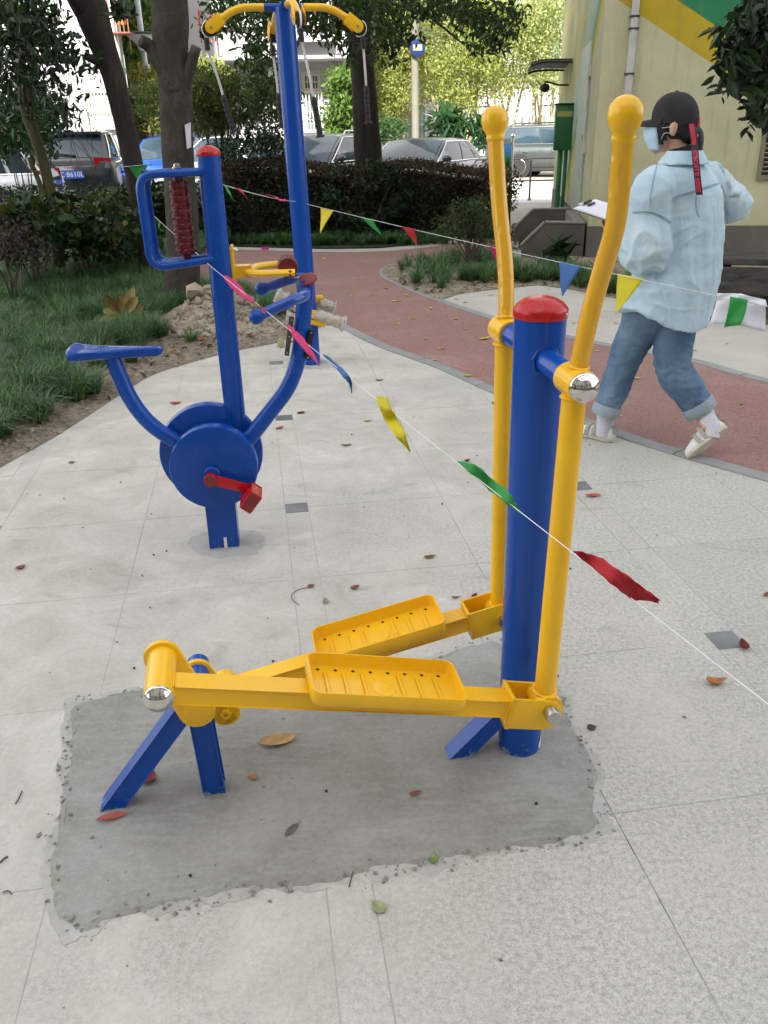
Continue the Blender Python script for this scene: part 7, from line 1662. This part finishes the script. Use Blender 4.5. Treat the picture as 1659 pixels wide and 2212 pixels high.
for j in range(nv+1):
    for i in range(nu+1):
        u, v = i/nu, j/nv; top = pq[0].lerp(pq[1], u*2) if u < .5 else pq[1].lerp(pq[2], u*2-1); bot = pq[5].lerp(pq[4], u/.6) if u < .6 else pq[4].lerp(pq[3], (u-.6)/.4)
        p = top.lerp(bot, v); b.V.append(tuple(p+Vector((0, -1, 0))*.008*math.sin(u*7+v*2)))
b.F = [(j*(nu+1)+i, j*(nu+1)+i+1, (j+1)*(nu+1)+i+1, (j+1)*(nu+1)+i) for j in range(nv) for i in range(nu)]
w2 = b.build('sheet', PAPER, ws, sharp=None); sm_ = w2.modifiers.new('thickness', 'SOLIDIFY'); sm_.thickness = .001
def quadgrid(q, nm, m, par, amp=.004, n_=6):
    b = MB()
    for j in range(n_+1):
        for i in range(n_+1): u, v = i/n_, j/n_; b.V.append(tuple((q[0]*(1-u)+q[1]*u)*(1-v)+(q[3]*(1-u)+q[2]*u)*v+Vector((0, -amp*math.sin(u*5+v*4), 0))))
    b.F = [(j*(n_+1)+i, j*(n_+1)+i+1, (j+1)*(n_+1)+i+1, (j+1)*(n_+1)+i) for j in range(n_) for i in range(n_)]
    o = b.build(nm, m, par, sharp=None); s_ = o.modifiers.new('thickness', 'SOLIDIFY'); s_.thickness = .001; return o
quadgrid([Y(1549, 633, 3.08), Y(1590, 634, 3.07), Y(1588, 645, 3.06), Y(1547, 650, 3.07)], 'folded_edge', PAPER, ws); quadgrid([Y(1596, 634, 3.07), Y(1655, 648, 3.03), Y(1656, 662, 3.02), Y(1594, 646, 3.06)], 'folded_edge', PAPER, ws)
quadgrid([Y(1577, 640, 3.045), Y(1618, 648, 3.03), Y(1600, 700, 3.01), Y(1565, 708, 3.03)], 'taped_flag', flagmat('green', FC['green']), ws, .006)

# ================================================================== FALLEN LEAVES, TWIGS, SEEDS
LM = {}
def lmat(c): return mat('fallen leaf %.2f %.2f %.2f' % c, tuple(x*.7 for x in c), .6, c2=tuple(min(1, x*1.25) for x in c), scale=40, bump=.5, bscale=70, spec=.3)
def leaf_mesh(L, wd, curl, roll, seed, m):
    r = np.random.default_rng(seed); V, F = [], []; nx, ny = 9, 5
    for i in range(nx):
        t = i/(nx-1); w_ = wd*L*.5*math.sin(math.pi*min(1, t**.8))**.8+.0006
        for j in range(ny):
            u = -1+2*j/(ny-1); V.append(((t-.5)*L, u*w_*(1-.25*abs(roll)*u*u), .002+curl*L*(2*t-1)**2+roll*w_*u*u+.05*L*u*math.sin(t*6+seed)*.5))
    F = [(i*ny+j, (i+1)*ny+j, (i+1)*ny+j+1, i*ny+j+1) for i in range(nx-1) for j in range(ny-1)]
    z = min(v[2] for v in V); V = [(x, y, zz-z+.0012) for x, y, zz in V]; k = len(V)
    me = bpy.data.meshes.new('leaf'); tip = V[(nx-1)*ny+2]
    S = [(tip[0]-.002, .0007, tip[2]), (tip[0]-.002, -.0007, tip[2]), (tip[0]+L*.22, -.0006, max(.002, tip[2]*.5)), (tip[0]+L*.22, .0006, max(.002, tip[2]*.5))]
    V += S; F.append((k, k+1, k+2, k+3)); V += [(a, b_, c-.0006) for a, b_, c in V]; n = k+4; F += [tuple(i+n for i in f[::-1]) for f in F]
    me.from_pydata(V, [], F); me.update(); me.shade_smooth(); me.materials.append(m); return me
def zat(x, y):
    if inside((x, y), bedpoly): return h_bed(x, y)+.012
    if inside((x, y), leftpoly): return h_left(x, y)+.01
    return .001
TAN, BRN, RDB, PNK, GRNL, YLL, ORG_, PAL = (.42, .27, .12), (.22, .10, .045), (.16, .018, .022), (.42, .10, .075), (.16, .24, .05), (.55, .42, .04), (.45, .20, .08), (.28, .32, .16)
def fallen(px, py, wpx, c, label, asp=.5, rot=None, curl=.06, roll=.2, z=None, name='fallen_leaf', group=None):
    g = G(px, py); s = wpx*(g-EYE).length/FOC; me = leaf_mesh(s, asp, curl, roll, int(px+py), lmat(c)); o = bpy.data.objects.new(name, me); COL.objects.link(o)
    zz = zat(g.x, g.y) if z is None else z; o.location = (g.x, g.y, zz); o.rotation_euler = (random.uniform(-.06, .06), random.uniform(-.06, .06), random.random()*6.3 if rot is None else rot); ORG[o] = o.location.copy(); return tag(o, label, 'leaf', group)
PZ = .0075
for a in [(600, 1608, 78, TAN, 'large tan leaf with a thin stem lying on the mortar under the pedals', .5, .25, .10, .35, PZ), (320, 1687, 42, RDB, 'dark red leaf tucked beside the slanting stand leg', .9, 1.2, .12, .3, PZ), (242, 1772, 58, PNK, 'narrow reddish leaf in front of the slanting stand leg', .32, .35, .06, .5, PZ), (548, 1684, 22, ORG_, 'small orange brown leaf on the mortar right of the upright stand leg', .7, 2.9, .1, .3, PZ), (897, 1720, 24, BRN, 'small brown leaf on the bare middle of the mortar', .6, .3, .1, .3, PZ),
          (631, 1798, 40, (.13, .115, .09), 'grey brown torn leaf flattened in the mortar', .4, .9, .02, .1, PZ), (937, 1856, 28, GRNL, 'small green leaf at the near mortar edge', .7, 1.5, .08, .3, None), (818, 1961, 36, PAL, 'pale green leaf alone on the nearest paving slabs', .75, 2.2, .04, .2, None), (1545, 1478, 42, ORG_, 'curled orange leaf near the right end of the flag string', .62, .1, .30, .6, None), (1606, 1398, 34, RDB, 'crumpled dark red leaf right of the dark inlay square', .6, 1.5, .25, .6, None),
          (1281, 1072, 34, PNK, 'pinkish red leaf on the paving strip behind the trainer', .45, .1, .1, .3, None), (1025, 1290, 22, RDB, 'small dark red leaf beside the far fork bracket', .6, 1.1, .15, .4, None), (984, 1292, 18, BRN, 'tiny brown leaf left of the dark red one by the far bracket', .4, .2, .15, .4, None), (767, 1272, 22, BRN, 'small rusty leaf behind the far foot tray', .7, .6, .2, .5, None), (672, 1268, 16, BRN, 'tiny brown leaf on a curved stem left of the rusty one', .8, .6, .2, .4, None), (704, 1301, 20, PAL, 'pale green bud leaf behind the far foot tray', .7, 1.8, .2, .5, None),
          (928, 1205, 26, BRN, 'brown leaf on the paving midway between bike and trainer', .5, .2, .15, .4, None), (748, 963, 24, BRN, 'thin brown leaf on the paving right of the bike drums', .35, .3, .1, .4, None), (604, 926, 22, PNK, 'red brown leaf on the faded strip right of the handlebar post', .5, .8, .12, .4, None), (651, 893, 20, RDB, 'small dark leaf on the faded inlay beside the handlebar post', .5, .4, .1, .4, None), (380, 872, 24, PNK, 'red leaf on the paving between seat tube and column', .6, .2, .1, .3, None), (45, 1228, 22, BRN, 'brown leaf near the left edge of the paving', .6, .9, .15, .4, None), (1655, 1286, 18, BRN, 'brown leaf at the right edge of the paving', .6, .9, .15, .4, None),
          (1009, 997, 16, RDB, 'dark leaf at the top of the green flag', .6, .7, .2, .5, None), (795, 910, 20, YLL, 'dull yellow leaf on the paving above the yellow flag', .4, .2, .08, .3, None), (820, 822, 18, (.2, .2, .08), 'dull green leaf on the damp stain near the path kerb', .5, .2, .1, .3, None), (545, 735, 22, PNK, 'reddish leaf at the soil edge under the handlebars', .4, .2, .1, .3, None), (1278, 1573, 20, (.06, .05, .035), 'dark squashed leaf scrap on the paving right of the trainer post', .9, .4, .05, .2, None), (375, 770, 20, ORG_, 'orange leaf on the rubble behind the bike saddle', .5, .4, .1, .3, None),
          (900, 527, 26, YLL, 'bright yellow leaf on the beige strip below the red flag', .7, .3, .2, .3, .01), (1370, 820, 24, YLL, 'yellow leaf on the red path between the legs of the person', .5, .2, .1, .3, .006), (1046, 734, 26, YLL, 'largest yellow leaf on the red path left of the trainer column', .5, .5, .1, .3, .006), (1012, 816, 20, YLL, 'yellow green leaf on the kerb left of the far lever', .6, .2, .12, .3, .013), (856, 652, 22, YLL, 'flat yellow leaf in the middle of the red path bend', .35, .1, .05, .3, .006), (155, 1000, 14, (.12, .11, .09), 'small grey scrap at the left paving edge', .6, .3, .1, .3, None)]:
    fallen(*a[:8], a[8], a[9]) if False else fallen(a[0], a[1], a[2], a[3], a[4], asp=a[5], rot=a[6], curl=a[7], roll=a[8], z=a[9])
for k, (px, py) in enumerate([(920, 735), (955, 755), (940, 780), (1005, 712), (895, 690), (930, 668), (985, 690), (880, 640), (835, 625), (850, 600), (800, 640), (862, 700), (790, 610), (905, 605), (760, 640), (825, 550), (1065, 760), (700, 560), (1500, 830), (1290, 760), (1600, 875), (1340, 900)]):
    fallen(px, py, random.uniform(10, 17), YLL if k % 4 else (.30, .24, .06), 'small yellow leaf scattered on the red rubber path', asp=random.uniform(.4, .7), z=.006, group='small yellow leaves on the red path')
for k in range(34):
    px, py = random.choice([(960+random.uniform(-80, 90), 610+random.uniform(-20, 14)), (1010+random.uniform(-70, 90), 590+random.uniform(-14, 28)), (1250+random.uniform(-90, 60), 600+random.uniform(-12, 18)), (1100+random.uniform(-40, 90), 628+random.uniform(-8, 6))])
    fallen(px, py, random.uniform(11, 19), YLL if random.random() < .75 else TAN, 'small yellow leaf lying in the planting bed', asp=random.uniform(.45, .75), group='small yellow leaves in the planting bed')
for k in range(10):
    fallen(random.uniform(690, 1000), random.uniform(500, 528), random.uniform(12, 20), YLL, 'small yellow leaf lying in the grass before the hedge', asp=.6, z=.09, group='small yellow leaves in the grass before the hedge')
for k in range(9):
    px, py = [(1105, 655), (1170, 640), (1005, 655), (985, 648), (1060, 640), (1330, 700), (1500, 760), (1570, 745), (1240, 700)][k]; fallen(px, py, random.uniform(10, 17), YLL, 'small yellow leaf lying on the beige concrete apron', asp=.5, z=.009, group='small yellow leaves on the beige apron')
for k in range(22):
    i = random.randint(9, len(EL)-3); p = EL[i]; x, y = p[0]-random.random()*.6-.05, p[1]+random.random()*.35; me = leaf_mesh(random.uniform(.04, .075), random.uniform(.4, .7), .15, .4, k, lmat(random.choice((TAN, ORG_, BRN, PNK)))); o = bpy.data.objects.new('fallen_leaf', me); COL.objects.link(o); o.location = (x, y, zat(x, y)+.006); o.rotation_euler = (random.uniform(-.4, .4), random.uniform(-.4, .4), random.random()*6); tag(o, 'dry curled leaf lying on the bare soil edge', 'leaf', 'dry leaves on the soil edge')
TW = mat('dry twig', (.07, .05, .035), .8, var=.3, scale=30)
def twig(pxs, r, label, z=.003):
    P = [G(*q)+ZZ*z for q in pxs]; o = MB().tube(spline(P, 5), r, 6).build('twig', TW, None, origin=P[0]); return tag(o, label, 'twig')
twig([(798, 1806), (780, 1838), (770, 1860), (754, 1918)], .0013, 'thin straight twig crossing the near mortar edge'); twig([(668, 1270), (645, 1275), (631, 1285), (632, 1297), (646, 1308)], .0012, 'curved leaf stem lying behind the far foot tray'); twig([(48, 1710), (40, 1728), (34, 1738)], .0016, 'short dark twig near the left edge of view'); twig([(0, 1866), (10, 1856), (18, 1852)], .002, 'broken twig at the left edge by the mortar'); twig([(6, 1930), (18, 1926), (26, 1934)], .0012, 'tiny curled twig below the broken one')
sb_ = mat('black seed', (.012, .012, .014), .4)
for px, py in [(1204, 1462), (1184, 1505), (705, 1715), (412, 1898), (360, 1192), (332, 1200), (1214, 1000), (760, 940), (955, 1090), (1232, 1230), (590, 1430), (1158, 1742), (290, 1445), (1175, 1360)]:
    g = G(px, py); o = MB().ball((g.x, g.y, .004 if not inside((g.x, g.y), PT) else .010), .0042, 8, (1, .9, .8)).build('seed', sb_, None, origin=(g.x, g.y, .004)); tag(o, 'tiny round black seed lying on the paving', 'seed', 'black seeds on the paving')
# sprig of big brown leaves
sc0 = G(262, 690, .12); sp_ = thing('fallen_sprig', 'fallen sprig of large olive brown leaves lying on the grass edge', 'leaf sprig', (sc0.x, sc0.y, h_left(sc0.x, sc0.y)+.05))
base_ = Vector(sp_.location)+ZZ*.06
SPL = lmat((.20, .15, .045)); 
for k, (px, py) in enumerate([(236, 650), (284, 640), (262, 648), (298, 668), (228, 690), (240, 708), (262, 715), (234, 674), (290, 655)]):
    q0 = Y(262, 682, sc0.y); e = Y(px, py, sc0.y+(.03 if k % 2 else -.05)); d = (e-q0); L = d.length*1.35; m_ = leaf_mesh(L, .42, .05, .25, k, SPL); o = bpy.data.objects.new('leaf', m_); COL.objects.link(o); o.parent = sp_
    d.normalize(); x_ = -d; nrm = Vector((.15*(k-4)/4, -.75, .6)); y_ = nrm.cross(x_).normalized(); z_ = x_.cross(y_); M4 = Matrix((x_, y_, z_)).transposed().to_4x4(); M4.translation = q0+d*L*.56-Vector(sp_.location); o.matrix_local = M4
MB().tube([Y(262, 682, sc0.y), Y(268, 700, sc0.y), Vector((sc0.x+.05, sc0.y, h_left(sc0.x, sc0.y)))], .006, 8).build('stem', TW, sp_)
pk = G(573, 540); o = MB().box((pk.x, pk.y, .02), (.05, 0, 0), (0, .03, 0), (0, .004, .018), .008).build('litter_scrap', mat('magenta foil', (.55, .02, .30), .3, .3), None, origin=(pk.x, pk.y, 0)); tag(o, 'crumpled magenta foil scrap at the far edge of the red path', 'litter')
for px, py, c_, lb_ in ((8, 903, (.04, .07, .30), 'small blue plastic ring on the soil at the left edge'),):
    g = G(px, py); o = MB().tube([(g.x+.025*math.cos(a), g.y+.025*math.sin(a), h_left(g.x, g.y)+.012) for a in np.linspace(0, 6.283, 15)[:-1]], .006, 8, closed=True).build('plastic_ring', mat('blue plastic', c_, .4), None, origin=(g.x, g.y, 0)); tag(o, lb_, 'litter')
